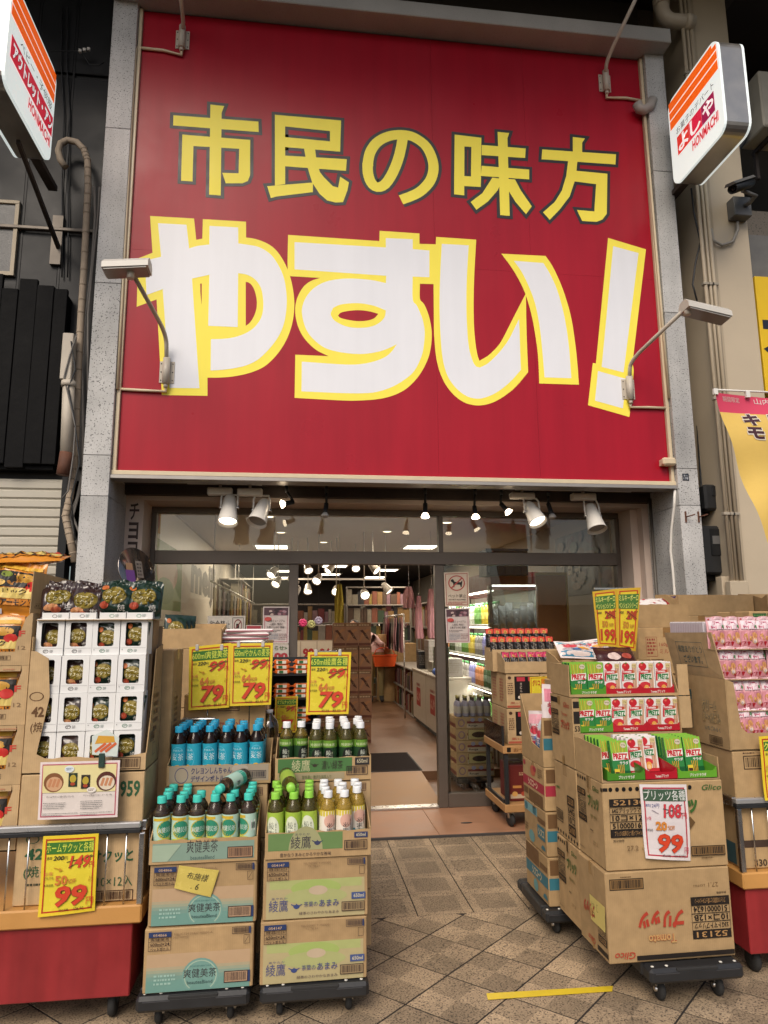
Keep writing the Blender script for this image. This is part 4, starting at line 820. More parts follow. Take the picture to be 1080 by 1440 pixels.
for (tp, md, tip, lit), lab in zip(BS, BL):
    y = 5.36; a = onY(*tp, y); m_ = onY(*md, y); e = onY(*tip, y-.03); t = thing('bulb_lamp', lab, 'lamp', (a.x, y, 2.6)); d = (e-m_).normalized(); L = (e-m_).length
    P(MB().cyl((a.x, y, a.z-.02), (a.x, y, 2.6), .014, 8).cyl(Vector((a.x, y, a.z-.01)), m_, .010, 8), 'stem', BLACKP, t)
    P(MB().lathe([(0, 0), (.018, 0), (.02, L*.6), (.026, L*.75), (0, L*.75)], 14, c=m_, axis=d), 'socket', BLACKP, t)
    P(MB().lathe([(.017, L*.7), (.03, L*.92), (.034, L), (.02, L*1.06), (0, L*1.08)], 14, c=m_, axis=d), 'bulb', BULB if lit else mat('unlit_bulb', (0.4, 0.39, 0.38), rough=.25), t)
# ================================================================== goods: builders
def carton_root(name, label, cat, x0, y0, z0, w_, d, h, rz=0.0, group=None):
    return thing(name, label, cat, (x0+w_/2, y0+d/2, z0), rz, group)
def F(w_, d): return Print((-w_/2, -d/2, 0))                                   # front face frame of a carton
def FL(w_, d): return Print((-w_/2, d/2, 0), (0, -1, 0), (0, 0, 1))            # left side face
def FR(w_, d): return Print((w_/2, -d/2, 0), (0, 1, 0), (0, 0, 1))             # right side face
TAPE = mat('parcel_tape', (0.36, 0.24, 0.12), rough=.25, var=.1)
SEED = [0]
def carton(label, x0, y0, z0, w_, d, h, draws=(), m=None, rz=0.0, name='cardboard_carton', group=None, tape='x', cat='carton'):
    t = carton_root(name, label, cat, x0, y0, z0, w_, d, h, rz, group); SEED[0] += 1
    mb = MB().box(-w_/2, -d/2, .0008, w_/2, d/2, h-.0008, c=.004).jitter(.0006, SEED[0]); mb.build('carton_body', m or CARD, t)
    if tape == 'x': MB().box(-w_/2-.0008, -.024, h-.05, w_/2+.0008, .024, h-.0002).build('tape', TAPE, t)
    if tape == 'y': MB().box(-.024, -d/2-.0008, h-.05, .024, d/2+.0008, h-.0002).build('tape', TAPE, t)
    if tape: MB().box(-w_/2+.004, -.001, h-.0010, w_/2-.004, .001, h-.0004).build('flap_seam', CARDIN, t)
    for fn in draws:
        p = fn[0](w_, d); fn[1](p, fn[2] if len(fn) > 2 else w_, h); p.build('printing', t)
    return t
def tray_mesh(w_, d, hf, hs, hb, th=.004, rag=.0, seed=0):
    "open carton tray with a torn, low front edge"
    r = random.Random(seed); mb = MB(); n = 14
    mb.box(-w_/2, -d/2, 0, w_/2, d/2, th)
    top = [(-w_/2+w_*i/n, hf+(r.uniform(-rag, rag) if 0 < i < n else 0)) for i in range(n+1)]
    mb.prism([(-w_/2, -d/2, th)]+[(w_/2, -d/2, th)]+[(x, -d/2, z) for x, z in top[::-1]], (0, th, 0))
    mb.box(-w_/2, d/2-th, th, w_/2, d/2, hb)
    for sx in (-1, 1):
        x = sx*w_/2; pts = [(x, -d/2+th, th), (x, d/2-th, th), (x, d/2-th, hb), (x, 0, hs+r.uniform(-.01, .01)), (x, -d/2+.05, hs*.8), (x, -d/2+th, hf+.004)]
        mb.prism(pts if sx < 0 else pts, (-sx*th, 0, 0))
    return mb
def tray(label, x0, y0, z0, w_, d, hf, hs, hb, draws=(), m=None, rag=.004, name='open_carton', group=None, rz=0.0):
    t = carton_root(name, label, 'carton', x0, y0, z0, w_, d, hb, rz, group); SEED[0] += 1
    tray_mesh(w_, d, hf, hs, hb, rag=rag, seed=SEED[0]).build('carton_tray', m or CARD, t)
    for fn in draws:
        p = fn[0](w_, d); fn[1](p, fn[2] if len(fn) > 2 else w_, hf); p.build('printing', t)
    return t
# ------------------------------------------------ bottles
def bottle(kind, label, group, body, lab, cap, draw, loc):
    t = thing('tea_bottle', label, 'bottle', loc, 0, group); r = .0325
    prof = [(0, .004), (.022, .0), (.029, .003), (r, .012), (r, .030), (r-.0015, .034), (r, .038), (r, .168), (r-.0012, .174), (.0290, .186), (.0225, .198), (.0165, .207), (.0145, .212), (.0145, .216)]
    b = MB().lathe(prof, 18).build('bottle_body', body, t)
    MB().lathe([(r+.0004, .045), (r+.0006, .047), (r+.0006, .163), (r+.0003, .166)], 18, cap=False).build('bottle_label', lab, t)
    p = Print((0, 0, 0), warp=lambda x, y, h: Vector(((r+.0007+h)*math.sin(x/r), -(r+.0007+h)*math.cos(x/r), y+.017)), base=.0002, step=.00012)
    draw(p); p.build('label_print', t)
    c = MB().lathe([(.0165, .212), (.0182, .213), (.0182, .2145), (.0180, .236), (.0172, .2385), (0, .2388)], 18).build('bottle_cap', cap, t)
    MB().lathe([(.0183, .2135), (.0186, .2137), (.0186, .216), (.0183, .2162)], 18).build('cap_ring', cap, c)
    return t
TEA = mat('dark_tea', (0.10, 0.035, 0.014), rough=.04, var=.1, trans=.9, ior=1.36); TEAG = mat('green_tea', (0.36, 0.30, 0.06), rough=.04, var=.15, trans=.85, ior=1.36); TEAY = mat('pale_tea', (0.85, 0.56, 0.09), rough=.04, var=.15, trans=.7, ior=1.36); TEAC = mat('clear_shoulder_tea', (0.42, 0.27, 0.18), rough=.03, var=.2, trans=.92, ior=1.36)
CAPB = mat('blue_cap', (0.02, 0.33, 0.56), rough=.4, var=.05); CAPT = mat('mint_cap', (0.06, 0.55, 0.46), rough=.4, var=.05); CAPW = mat('white_cap', (0.78, 0.80, 0.82), rough=.4, var=.04); CAPL = mat('lime_cap', (0.28, 0.62, 0.07), rough=.4, var=.05)
LB = mat('blue_label', (0.02, 0.30, 0.43), rough=.3, var=.08); LT = mat('mint_label', (0.42, 0.60, 0.50), rough=.3, var=.1); LD = mat('dark_green_label', (0.014, 0.045, 0.016), rough=.3, var=.1); LLM = mat('lime_label', (0.33, 0.48, 0.06), rough=.3, var=.1); LPK = mat('pale_label', (0.72, 0.66, 0.58), rough=.3, var=.08)
def d_mugi(p):
    p.ell(0, .090, .031, .048, '#5fbcd8', r_in=.93); p.text('やかんの', -.022, .118, .022, .127, '#bfe6f0', .02); p.text('麦', -.024, .082, -.001, .112, '#e4f6fa', .03); p.text('茶', .002, .080, .025, .110, '#e4f6fa', .03); p.ell(.0, .05, .014, .012, '#e0b23c'); p.ell(0, .05, .008, .007, '#7a4a22'); p.rect(-.05, .125, -.032, .140, '#3a2b30')
def d_soken(p):
    p.rect(-.10, .030, .10, .062, '#3fae96'); p.ell(0, .100, .034, .034, '#d7c23e'); p.ell(0.001, .101, .031, .031, '#2f8f70'); p.text('爽健美茶', -.030, .090, .030, .110, '#eef6ee', .02); p.ell(0, .060, .036, .008, '#c9cf5a'); p.rect(.042, .085, .062, .125, '#e9ece8'); p.bars(.043, .088, .061, .122, '#222a2a', False, 3); p.rect(-.05, .134, .02, .144, '#d9b935')
def d_ayad(p):
    p.rect(-.095, .118, .095, .148, '#6f9c33'); p.text('特選抹茶', -.03, .124, .03, .136, '#e8f0c8', .02); p.ell(0, .076, .024, .040, '#0c1410'); p.vtext('綾鷹', -.010, .058, .012, .108, '#dfe5d4', .02); p.vtext('濃い緑茶', .014, .06, .020, .10, '#b9c4a4', .01); p.ell(0, .047, .012, .006, '#e8ece0')
def d_ayal(p):
    p.rect(-.1, .03, .1, .040, '#4b8d25'); p.ell(0, .085, .028, .050, '#e9efd6'); p.vtext('綾鷹', -.014, .055, .008, .115, '#39413a', .015); p.vtext('あやたか', .012, .07, .018, .11, '#4b5a44', .01); p.vtext('お茶', -.023, .07, -.018, .10, '#4b5a44', .01); p.ell(0, .044, .010, .006, '#5a3a28')
def d_amami(p):
    p.rect(-.1, .128, .1, .150, '#e3cf45'); p.ell(.004, .11, .026, .026, '#e6b6a4'); p.rect(-.03, .030, .03, .060, '#c4d6c6'); p.vtext('あまみ', -.010, .045, .014, .105, '#33383a', .01); p.vtext('茶葉の', .018, .075, .026, .115, '#5a4a48', .01); p.ell(-.02, .05, .006, .014, '#3f9fb4')
PITCH_B = .0672
def fill(proto, x0, y0, z, cols, rows, skip=(), seed=0, spin=50, fwd=None):
    r = random.Random(seed); first = True
    for j in range(rows):
        for i in cols:
            if (i, j) in skip: continue
            loc = (x0+PITCH_B*(i+.5)+r.uniform(-.002, .002), y0+PITCH_B*(j+.5)+r.uniform(-.002, .002), z); rot = (R_(r.uniform(-1.6, 1.6)), R_(r.uniform(-1.6, 1.6)), R_(r.uniform(-spin, spin)))
            if first: proto.location = loc; proto.rotation_euler = rot; first = False
            else: dup(proto, loc, rot)
# ------------------------------------------------ price cards
CLEAR = glass('clear_sleeve', '#ffffff', 1.0, .05)
def price_card(name, label, px, Y, draw, base='#efdc45', tilt=0.0, rz=0.0, curl=.006, parent=None, frame='#c43b20', edge='#f2d433'):
    "px = four photograph corners tl, tr, br, bl on the plane y = Y"
    q = [onY(x, y, Y) for x, y in px]; o = q[3]; w_ = ((q[2]-q[3]).length+(q[1]-q[0]).length)/2; h = ((q[0]-q[3]).length+(q[1]-q[2]).length)/2
    t = thing(name, label, 'price card', ((q[3].x+q[2].x)/2, Y, (q[3].z+q[2].z)/2))
    def wp(x, y, k):
        a = x/w_; b = y/h; p = q[3].lerp(q[2], a).lerp(q[0].lerp(q[1], a), b)
        return p+Vector((0, -curl*math.sin(math.pi*a)*(1-.6*b)+curl*.8*math.sin(b*5+a*2)*(1-b)-k, 0))-t.location
    n = 8; mb = MB(); vs = [wp(w_*i/n, h*j/n, 0) for j in range(n+1) for i in range(n+1)]
    mb.add(vs, [(j*(n+1)+i, j*(n+1)+i+1, (j+1)*(n+1)+i+1, (j+1)*(n+1)+i) for j in range(n) for i in range(n)])
    mb.add([v+Vector((0, .0012, 0)) for v in vs], [(j*(n+1)+i, (j+1)*(n+1)+i, (j+1)*(n+1)+i+1, j*(n+1)+i+1) for j in range(n) for i in range(n)]); mb.build('card_sheet', C(base, .25), t)
    p = Print((0, 0, 0), warp=wp, base=.0006, step=.00018)
    if edge: p.frame2 = None; 
    e = .012*h/.3
    for x0, y0, x1, y1 in ((0, 0, w_, e), (0, h-e, w_, h), (0, e, e, h-e), (w_-e, e, w_, h-e)):
        if edge: p.rect(x0, y0, x1, y1, edge)
    f = e*.45
    for x0, y0, x1, y1 in ((e, e, w_-e, e+f), (e, h-e-f, w_-e, h-e), (e, e+f, e+f, h-e-f), (w_-e-f, e+f, w_-e, h-e-f)): p.rect(x0, y0, x1, y1, frame)
    draw(p, w_, h); p.build('card_print', t)
    return t
def std_card(title, small, old, off, price, tax, band='#3f7a2c', tcol='#e9ee5a', num='#dc4a2e', yen=True):
    def dr(p, w_, h):
        if band: p.rect(w_*.08, h*.77, w_*.93, h*.915, band)
        p.text('スナックコーナー', w_*.32, h*.925, w_*.68, h*.95, '#c9862a', .01)
        p.text(title, w_*.08, h*.785, w_*.93, h*.905, tcol, .02)
        p.text('通常', w_*.09, h*.70, w_*.19, h*.74, '#2a2a2a', .01); p.text(small, w_*.21, h*.69, w_*.41, h*.745, '#2a2a2a', .02, shear=.2); p.text('円', w_*.42, h*.69, w_*.47, h*.735, '#2a2a2a', .01)
        p.text(old, w_*.50, h*.575, w_*.88, h*.74, num, .022, .2, out='#6a3018', outw=.014); p.text('円', w_*.86, h*.575, w_*.95, h*.65, num, .02)
        p.line(w_*.46, h*.66, w_*.94, h*.72, h*.012, '#5a4a22'); p.line(w_*.50, h*.59, w_*.90, h*.735, h*.011, '#5a4a22')
        p.line(w_*.24, h*.60, w_*.36, h*.57, h*.012, '#c9962a'); p.poly([(w_*.34, h*.60), (w_*.40, h*.56), (w_*.33, h*.545)], '#c9962a')
        p.text('お得', w_*.08, h*.50, w_*.22, h*.55, '#d87a52', .02); p.text('どれでも', w_*.07, h*.45, w_*.24, h*.49, '#8a7a3a', .01)
        p.text(off, w_*.27, h*.375, w_*.49, h*.50, '#d9823c', .03); p.text('%OFF', w_*.50, h*.39, w_*.64, h*.45, '#c9803a', .02)
        p.text('本体価格', w_*.07, h*.365, w_*.24, h*.40, '#2a2a1a', .02); p.text('より', w_*.86, h*.40, w_*.94, h*.47, '#c9962a', .01, .3)
        p.text(price, w_*.28, h*.10, w_*.86, h*.37, num, .03, .15, out='#5a2016', outw=.014)
        if yen: p.text('円', w_*.84, h*.10, w_*.96, h*.20, num, .02)
        p.text('(税込価格', w_*.36, h*.045, w_*.54, h*.08, '#2a2a1a', .01); p.text(tax, w_*.62, h*.045, w_*.80, h*.082, '#2a2a1a', .0, .2); p.text('円)', w_*.88, h*.045, w_*.94, h*.08, '#2a2a1a', .01)
    return dr
# ------------------------------------------------ pouches
def pouch(name, label, cat, w_, h, t_, m, draw, loc, rot=(0, 0, 0), group=None, seed=0, crimp=.012, crum=0.0):
    r = random.Random(seed); a1, a2, a3 = r.uniform(0, 6), r.uniform(0, 6), r.uniform(0, 6); t = thing(name, label, cat, loc, 0, group, rot)
    def dep(x, z):
        u = max(-1, min(1, 2*x/w_)); v = max(0, min(1, z/h)); e = max(0, 1-abs(u)**2.5)**.55; g = min(1, max(0, (v*h-crimp)/(h*.22)))*min(1, max(0, ((1-v)*h-crimp)/(h*.3)))
        return t_/2*e*math.sin(g*math.pi/2)+.0012+.0022*math.sin(17*u+a1+9*v)*e*g+.0018*math.sin(23*v+a2+5*u)*e+crum*(math.sin(9*u+13*v+a1)*math.sin(7*v-5*u+a3)+.6*math.sin(21*u-8*v+a2))*min(1, v*2.2)*e
    nx, ny = (20, 22); mb = MB(); lift = lambda x, z: z*(1+crum*9*(z/h)**3*math.sin(6*x/w_+a2))
    pts = [(-w_/2+w_*i/nx, h*j/ny) for j in range(ny+1) for i in range(nx+1)]; q = [(j*(nx+1)+i, j*(nx+1)+i+1, (j+1)*(nx+1)+i+1, (j+1)*(nx+1)+i) for j in range(ny) for i in range(nx)]
    mb.add([(x, -dep(x, z), lift(x, z)) for x, z in pts], q, 0, True); mb.add([(x, dep(x, z)*.8, lift(x, z)) for x, z in pts], [f[::-1] for f in q], 0, True)
    mb.build('pouch_film', m, t)
    p = Print((0, 0, 0), warp=lambda x, y, k: Vector((x, -dep(x, y)-k-.0016-crum*.2, lift(x, y))), base=.0004, step=.00022); draw(p, w_, h); p.build('pouch_print', t)
    return t

# ================================================================== left display cart
def wire_cart(label, x0, x1, y0, y1, right_end=True, left_end=True, z_top=.735, group=None):
    t = thing('display_cart', label, 'cart', ((x0+x1)/2, (y0+y1)/2, 0), 0, group)
    RP = mat('red_panel', (0.25, 0.020, 0.023), rough=.45, var=.30, vscale=5, bump=.06, bscale=14); streaks(RP, .22) if 'red_done' not in MATS else None; MATS['red_done'] = RP
    P(MB().box(x0+.02, y0+.02, .10, x1-.035, y1-.03, .362, c=.004), 'red_cabinet', RP, t)
    P(MB().box(x0, y0, .364, x1, y1, .432, c=.006), 'wooden_shelf', WOODO, t)
    RAIL = mat('chrome_rail', (0.66, 0.66, 0.66), rough=.25, metal=1, var=.1)
    P(MB().box(x0, y0, .712, x1-.02, y0+.03, z_top, c=.004), 'top_rail', mat('rail_cap', (0.5, 0.5, 0.5), rough=.3, metal=.6), t)
    P(MB().box(x0, y0-.001, .695, x1-.02, y0+.028, .711, c=.002), 'rail_strip', BLACKP, t)
    for x in (([x0+.012] if left_end else [])+([x1-.012] if right_end else [])):
        P(MB().box(x-.011, y0+.03, .695, x+.011, y1, z_top, c=.004), 'end_rail', RAIL, t)
        P(MB().box(x-.011, y0, .433, x+.011, y0+.022, .694, c=.003), 'corner_post', RAIL, t)
        for i in range(1, 5): P(MB().cyl((x, y0+i*(y1-y0)/5, .433), (x, y0+i*(y1-y0)/5, .70), .0035, 6), 'wire', RAIL, t)
    n = int((x1-x0)/.072)
    for i in range(1, n): P(MB().cyl((x0+(x1-x0)*i/n, y0+.012, .433), (x0+(x1-x0)*i/n, y0+.012, .70), .0034, 6), 'wire', RAIL, t)
    for x in (x0+.08, x1-.11):
        for y in (y0+.1, y1-.1):
            c = P(MB().lathe([(0, -.014), (.04, -.014), (.046, -.006), (.046, .006), (.04, .014), (0, .014)], 18, c=(x, y, .046), axis=(1, 0, 0)), 'caster_wheel', RUBBER, t)
            o = MB().box(x-.02, y-.012, .05, x+.02, y+.012, .10).build('caster_fork', BLACKP, c); o.location = -parent_loc(c)
    return t
CY = 2.965
wire_cart('red display cart with wooden rim and chrome rail full of snack cartons beside the tea', -2.05, -.59, CY, 3.72)
# ---- big snack cartons standing in the cart
GRN = '#2f5f3e'; BRN = '#6b4a2c'
def d_low(p, w_, h):
    p.text('959', w_*.80, h*.80, w_*.965, h*.93, GRN, .03); p.ell(.06, h*.50, .025, .016, GRN, r_in=.85); p.text('木', .105, h*.44, .15, h*.55, GRN, .03); p.text('ホームサクッと', .16, h*.30, w_-.03, h*.40, GRN, .03)
    p.text('42g', .035, h*.32, .14, h*.43, GRN, .03); p.text('(焼のり)', .035, h*.20, .2, h*.30, GRN, .03); p.scrib(.05, h*.145, .19, h*.175, '#4a4a36', 1, 3)
    p.text('10×12入', w_*.66, h*.115, w_*.94, h*.20, GRN, .015); p.bars(w_*.60, h*.008, w_*.95, h*.09, '#4a2e1c', True, 5)
XC = -1.085; WC = .475; YC = 3.005
carton('lower cardboard carton with green lettering standing in the cart behind the wires', XC, YC, .433, WC, .275, .487, [(F, d_low), (FR, lambda p, w_, h: (p.frame(.02, h*.45, .07, h*.60, .003, GRN), p.scrib(.025, h*.47, .065, h*.58, GRN, 3, 2), p.frame(.02, h*.30, .08, h*.42, .003, GRN)), .27)], m=CARD2, tape=None)
dz = .922
dc = thing('display_carton', 'cut-open cardboard display carton holding white window boxes', 'carton', (XC+WC/2, YC+.13, dz))
top = 1.40
P(MB().box(XC, YC, dz, XC+WC, YC+.26, dz+.004), 'carton_base', CARD2, dc)
fr = [(XC, dz), (XC+WC, dz), (XC+WC, dz+.07), (XC+WC-.05, dz+.062)]
rag = random.Random(4)
fr += [(XC+WC-.05-(WC-.10)*i/12, dz+.058+rag.uniform(-.004, .004)) for i in range(1, 12)]+[(XC+.05, dz+.075), (XC+.085, dz+.30), (XC+.07, dz+.45), (XC+.02, dz+.48), (XC, dz+.48)]
P(MB().prism([(x, YC, z) for x, z in fr], (0, .004, 0)), 'front_flap', CARD2, dc)
side = [(YC+.005, dz), (YC+.26, dz), (YC+.26, top+.02), (YC+.12, top+.0), (YC+.10, top-.12), (YC+.06, top-.28), (YC+.015, top-.40), (YC+.005, top-.42)]
P(MB().prism([(XC+WC-.004, y, z) for y, z in side], (.004, 0, 0)), 'side_panel', CARD, dc); P(MB().box(XC, YC+.005, dz+.005, XC+.004, YC+.26, top+.06), 'side_panel', CARD, dc); P(MB().box(XC+.005, YC+.256, dz+.005, XC+WC-.005, YC+.26, top+.1), 'back_panel', CARDIN, dc)
pr = Print((XC+WC, YC, dz), (0, 1, 0)); pr.frame(.10, .25, .16, .32, .002, '#5a4028'); pr.scrib(.11, .13, .20, .30, '#6a4c30', 5, 8); pr.bars(.06, .10, .15, .14, '#4a3020', True, 2); pr.frame(.12, .04, .17, .09, .002, '#5a4028'); pr.build('printing', dc, -parent_loc(dc))
pr = Print((XC, YC, dz)); pr.bars(WC-.13, .008, WC-.02, .055, '#4a2e1c', True, 5); pr.ell(.035, .30, .028, .018, BRN, r_in=.85); pr.text('42', .02, .22, .068, .26, BRN, .03); pr.text('(焼', .02, .155, .066, .20, BRN, .03); pr.build('printing', dc, -parent_loc(dc))
carton('tall plain carton right behind the display of white window boxes', XC+.21, YC+.275, .433, WC-.21+.045, .27, .96, [(FR, lambda p, w_, h: (p.frame(.06, h*.72, .12, h*.80, .002, '#5a4028'), p.scrib(.07, h*.60, .16, h*.78, '#6a4c30', 7, 9), p.bars(.06, h*.55, .15, h*.585, '#4a3020', True, 2)), .27)], tape='x')
# ---- white window boxes, 4 x 4, each with its pouch
def window_box_mesh():
    w_, h, d = .109, .1502, .085; a, b, c_, e = .022, .030, .026, .014     # window margins l/r, bottom, top
    mb = MB(); x0, x1 = -w_/2, w_/2; wx0, wx1, wz0, wz1 = x0+.020, x1-.024, .036, h-.016; n = 4; rr = .008
    win = []
    for cx, cz, ang in ((wx1-rr, wz0+rr, -90), (wx1-rr, wz1-rr, 0), (wx0+rr, wz1-rr, 90), (wx0+rr, wz0+rr, 180)): win += [(cx+rr*math.cos(R_(ang+90*k/n)), cz+rr*math.sin(R_(ang+90*k/n))) for k in range(n+1)]
    out = [(x1, 0), (x1, h), (x0, h), (x0, 0)]; vs = [(x, 0, z) for x, z in win]+[(x, 0, z) for x, z in out]; k = n+1; o = 4*k
    fs = []
    for s_ in range(4):
        for i in range(n): fs.append((s_*k+i, o+s_, s_*k+i+1))
        fs.append((s_*k+n, o+s_, o+(s_+1) % 4, ((s_+1) % 4)*k))
    mb.add(vs, fs); mb.add([(x, .0015, z) for x, z in win]+[(x, 0, z) for x, z in win], [(i, (i+1) % o, o+(i+1) % o, o+i) for i in range(o)])
    mb.add([(x0, 0, 0), (x1, 0, 0), (x1, d, 0), (x0, d, 0), (x0, 0, h), (x1, 0, h), (x1, d, h), (x0, d, h)], [(0, 3, 2, 1), (4, 5, 6, 7), (1, 2, 6, 5), (2, 3, 7, 6), (3, 0, 4, 7)])
    return mb.mesh('box_shell', WHITECARD)
wb_me = window_box_mesh(); WBH = .146
wbp = Print((-.053, 0, 0)); wbp.ell(.040, .017, .011, .0075, '#5f8f76', r_in=.8); wbp.scrib(.033, .012, .047, .022, '#5f8f76', 2, 1); wbp.scrib(.056, .011, .068, .023, '#7a8f86', 3, 2); wbp.line(.002, .029, .104, .029, .0008, '#9a9a9a'); wbp.ell(.008, .022, .002, .002, '#9a9a9a'); wbp_me = wbp.mb.mesh('box_print', wbp.mats)
wb2 = Print((-.053, 0, 0)); wb2.ell(.040, .017, .011, .0075, '#5a5658', r_in=.8); wb2.scrib(.033, .012, .047, .022, '#5a5658', 2, 1); wb2.scrib(.056, .011, .068, .023, '#6a6668', 3, 2); wb2.line(.002, .029, .104, .029, .0008, '#9a9a9a'); wb2_me = wb2.mb.mesh('box_print', wb2.mats)
PGR = mat('green_pouch_film', (0.012, 0.030, 0.020), rough=.22, var=.2, coat=.3); PBR = mat('brown_pouch_film', (0.035, 0.018, 0.016), rough=.22, var=.2, coat=.3)
def d_snack(dark):
    def dr(p, w_, h):
        p.ell(0.0, h*.57, w_*.35, h*.235, '#6f6018'); p.ell(0.0, h*.575, w_*.33, h*.215, '#8f7c26')
        p.text('ホーム', -w_*.26, h*.60, w_*.26, h*.72, '#fbf4d0', .03); p.text('サクッと', -w_*.28, h*.45, w_*.26, h*.57, '#fbf4d0', .03)
        if dark: p.ell(-w_*.25, h*.30, w_*.13, h*.10, '#b0462a'); p.ell(-w_*.32, h*.80, w_*.10, h*.08, '#c66a2e'); p.text('焼', w_*.16, h*.17, w_*.36, h*.34, '#e8e4dc', .03)
        else: p.ell(-w_*.2, h*.28, w_*.2, h*.09, '#c98a5a'); p.ell(-w_*.06, h*.2, w_*.14, h*.07, '#b6593a'); p.text('塩', w_*.16, h*.17, w_*.36, h*.34, '#efeae4', .03)
    return dr
gi = 0
cols = [XC+.060+i*.1115 for i in range(4)]; rows_z = [1.383, 1.232, 1.081, .93]
pp_g = pouch('snack_pouch', 'dark green snack pouch with yellow roundel inside a white window box', 'pouch', .099, .128, .034, PGR, d_snack(True), (0, 0, 0), group='green snack pouches in the window boxes', seed=2)
pp_b = pouch('snack_pouch', 'dark brown snack pouch with yellow roundel inside a white window box', 'pouch', .099, .128, .034, PBR, d_snack(False), (0, 0, 0), group='brown snack pouches in the window boxes', seed=5)
used = {id(pp_g): 0, id(pp_b): 0}; RW = ('top', 'second', 'third', 'lowest')
rr_ = random.Random(3)
for ri, z in enumerate(rows_z):
    for ci, x in enumerate(cols):
        yv = YC+.012+(.020 if ri == 0 else .004)+rr_.uniform(-.003, .003); rz = R_(rr_.uniform(-3, 3))
        t = thing('window_box', 'white window box with '+('brown' if ci < 2 else 'green')+' pouch, '+RW[ri]+' row of the display', 'box', (x+rr_.uniform(-.002, .002), yv, z), rz, 'white window boxes with '+('brown' if ci < 2 else 'green')+' pouches, '+RW[ri]+' row')
        link('box_shell', wb_me, t); link('box_print', wb2_me if ci < 2 else wbp_me, t)
        src = pp_b if ci < 2 else pp_g; loc = (x+rr_.uniform(-.004, .004), yv+.028+rr_.uniform(0, .012), z+.004+rr_.uniform(-.002, .012)); rot = (R_(rr_.uniform(-4, 10)), R_(rr_.uniform(-9, 9)), rz)
        lab = 'dark '+('brown' if ci < 2 else 'green')+' snack pouch inside a window box of the '+RW[ri]+' row'; grp = ('brown' if ci < 2 else 'green')+' pouches in window boxes, '+RW[ri]+' row'
        if not used[id(src)]: src.location = loc; src.rotation_euler = rot; used[id(src)] = 1; tag(src, lab, None, grp)
        else: dup(src, loc, rot, lab, grp)
# small boards under each row so the boxes stand on something
P(MB().box(XC+.02, YC+.13, dz+.005, XC+WC-.02, YC+.25, 1.526), 'inner_stack', CARDIN, dc)
# four pouches standing in low white trays on top
TOPL = ['brown snack pouch with folded shiny top, standing in a white tray on the display', 'matt brown snack pouch with flat top, standing in a white tray on the display', 'green snack pouch beside the brown ones in a white tray on the display', 'green snack pouch at the end of the row in a white tray on the display']
for i, (x, lab) in enumerate(zip((XC+.075, XC+.185, XC+.305, XC+.415), TOPL)):
    t = thing('white_tray', 'low white card tray, '+('first', 'second', 'third', 'last')[i]+' from the nut pouches, holding one snack pouch', 'tray', (x, YC+.075, 1.5305))
    tray_mesh(.106, .085, .028, .03, .05, .0015, 0, i).build('tray_shell', WHITECARD, t)
    pr = Print((-.053, -.0425, 0)); pr.ell(.05, .014, .010, .007, ('#5a5658', '#5a5658', '#3f9a70', '#3f9a70')[i], r_in=.8); pr.scrib(.064, .008, .078, .021, '#7a8f86', 3, 2); pr.build('tray_print', t)
    pouch('snack_pouch', lab, 'pouch', .145, .158, .06, PBR if i < 2 else PGR, d_snack(i >= 2), (x+(.006, .0, -.005, .004)[i], YC+(.058, .066, .056, .060)[i], 1.5335-(.0, .014, -.004, 0)[i]), (R_((-22, -5, -8, -12)[i]), R_((-6, 2, 4, 2)[i]), R_((8, -4, -6, 10)[i])), seed=20+i, crum=.006)
    for k in range(2): pouch('snack_pouch', 'snack pouch tucked behind the one in front, '+('brown one', 'brown matt one', 'green one', 'green end one')[i]+(' close up', ' further back')[k], 'pouch', .140, .160, .03, PBR if i < 2 else PGR, lambda p, w_, h: p.ell(0, h*.5, .03, .03, '#8a7a22'), (x+.006, YC+.078+.012*k, 1.5335), (R_(-10), R_(2-3*k), 0), seed=40+i*3+k, crum=.005)
P(MB().box(XC+.006, YC+.012, 1.5268, XC+WC-.006, YC+.25, 1.5298), 'shelf_card', CARDIN, dc)
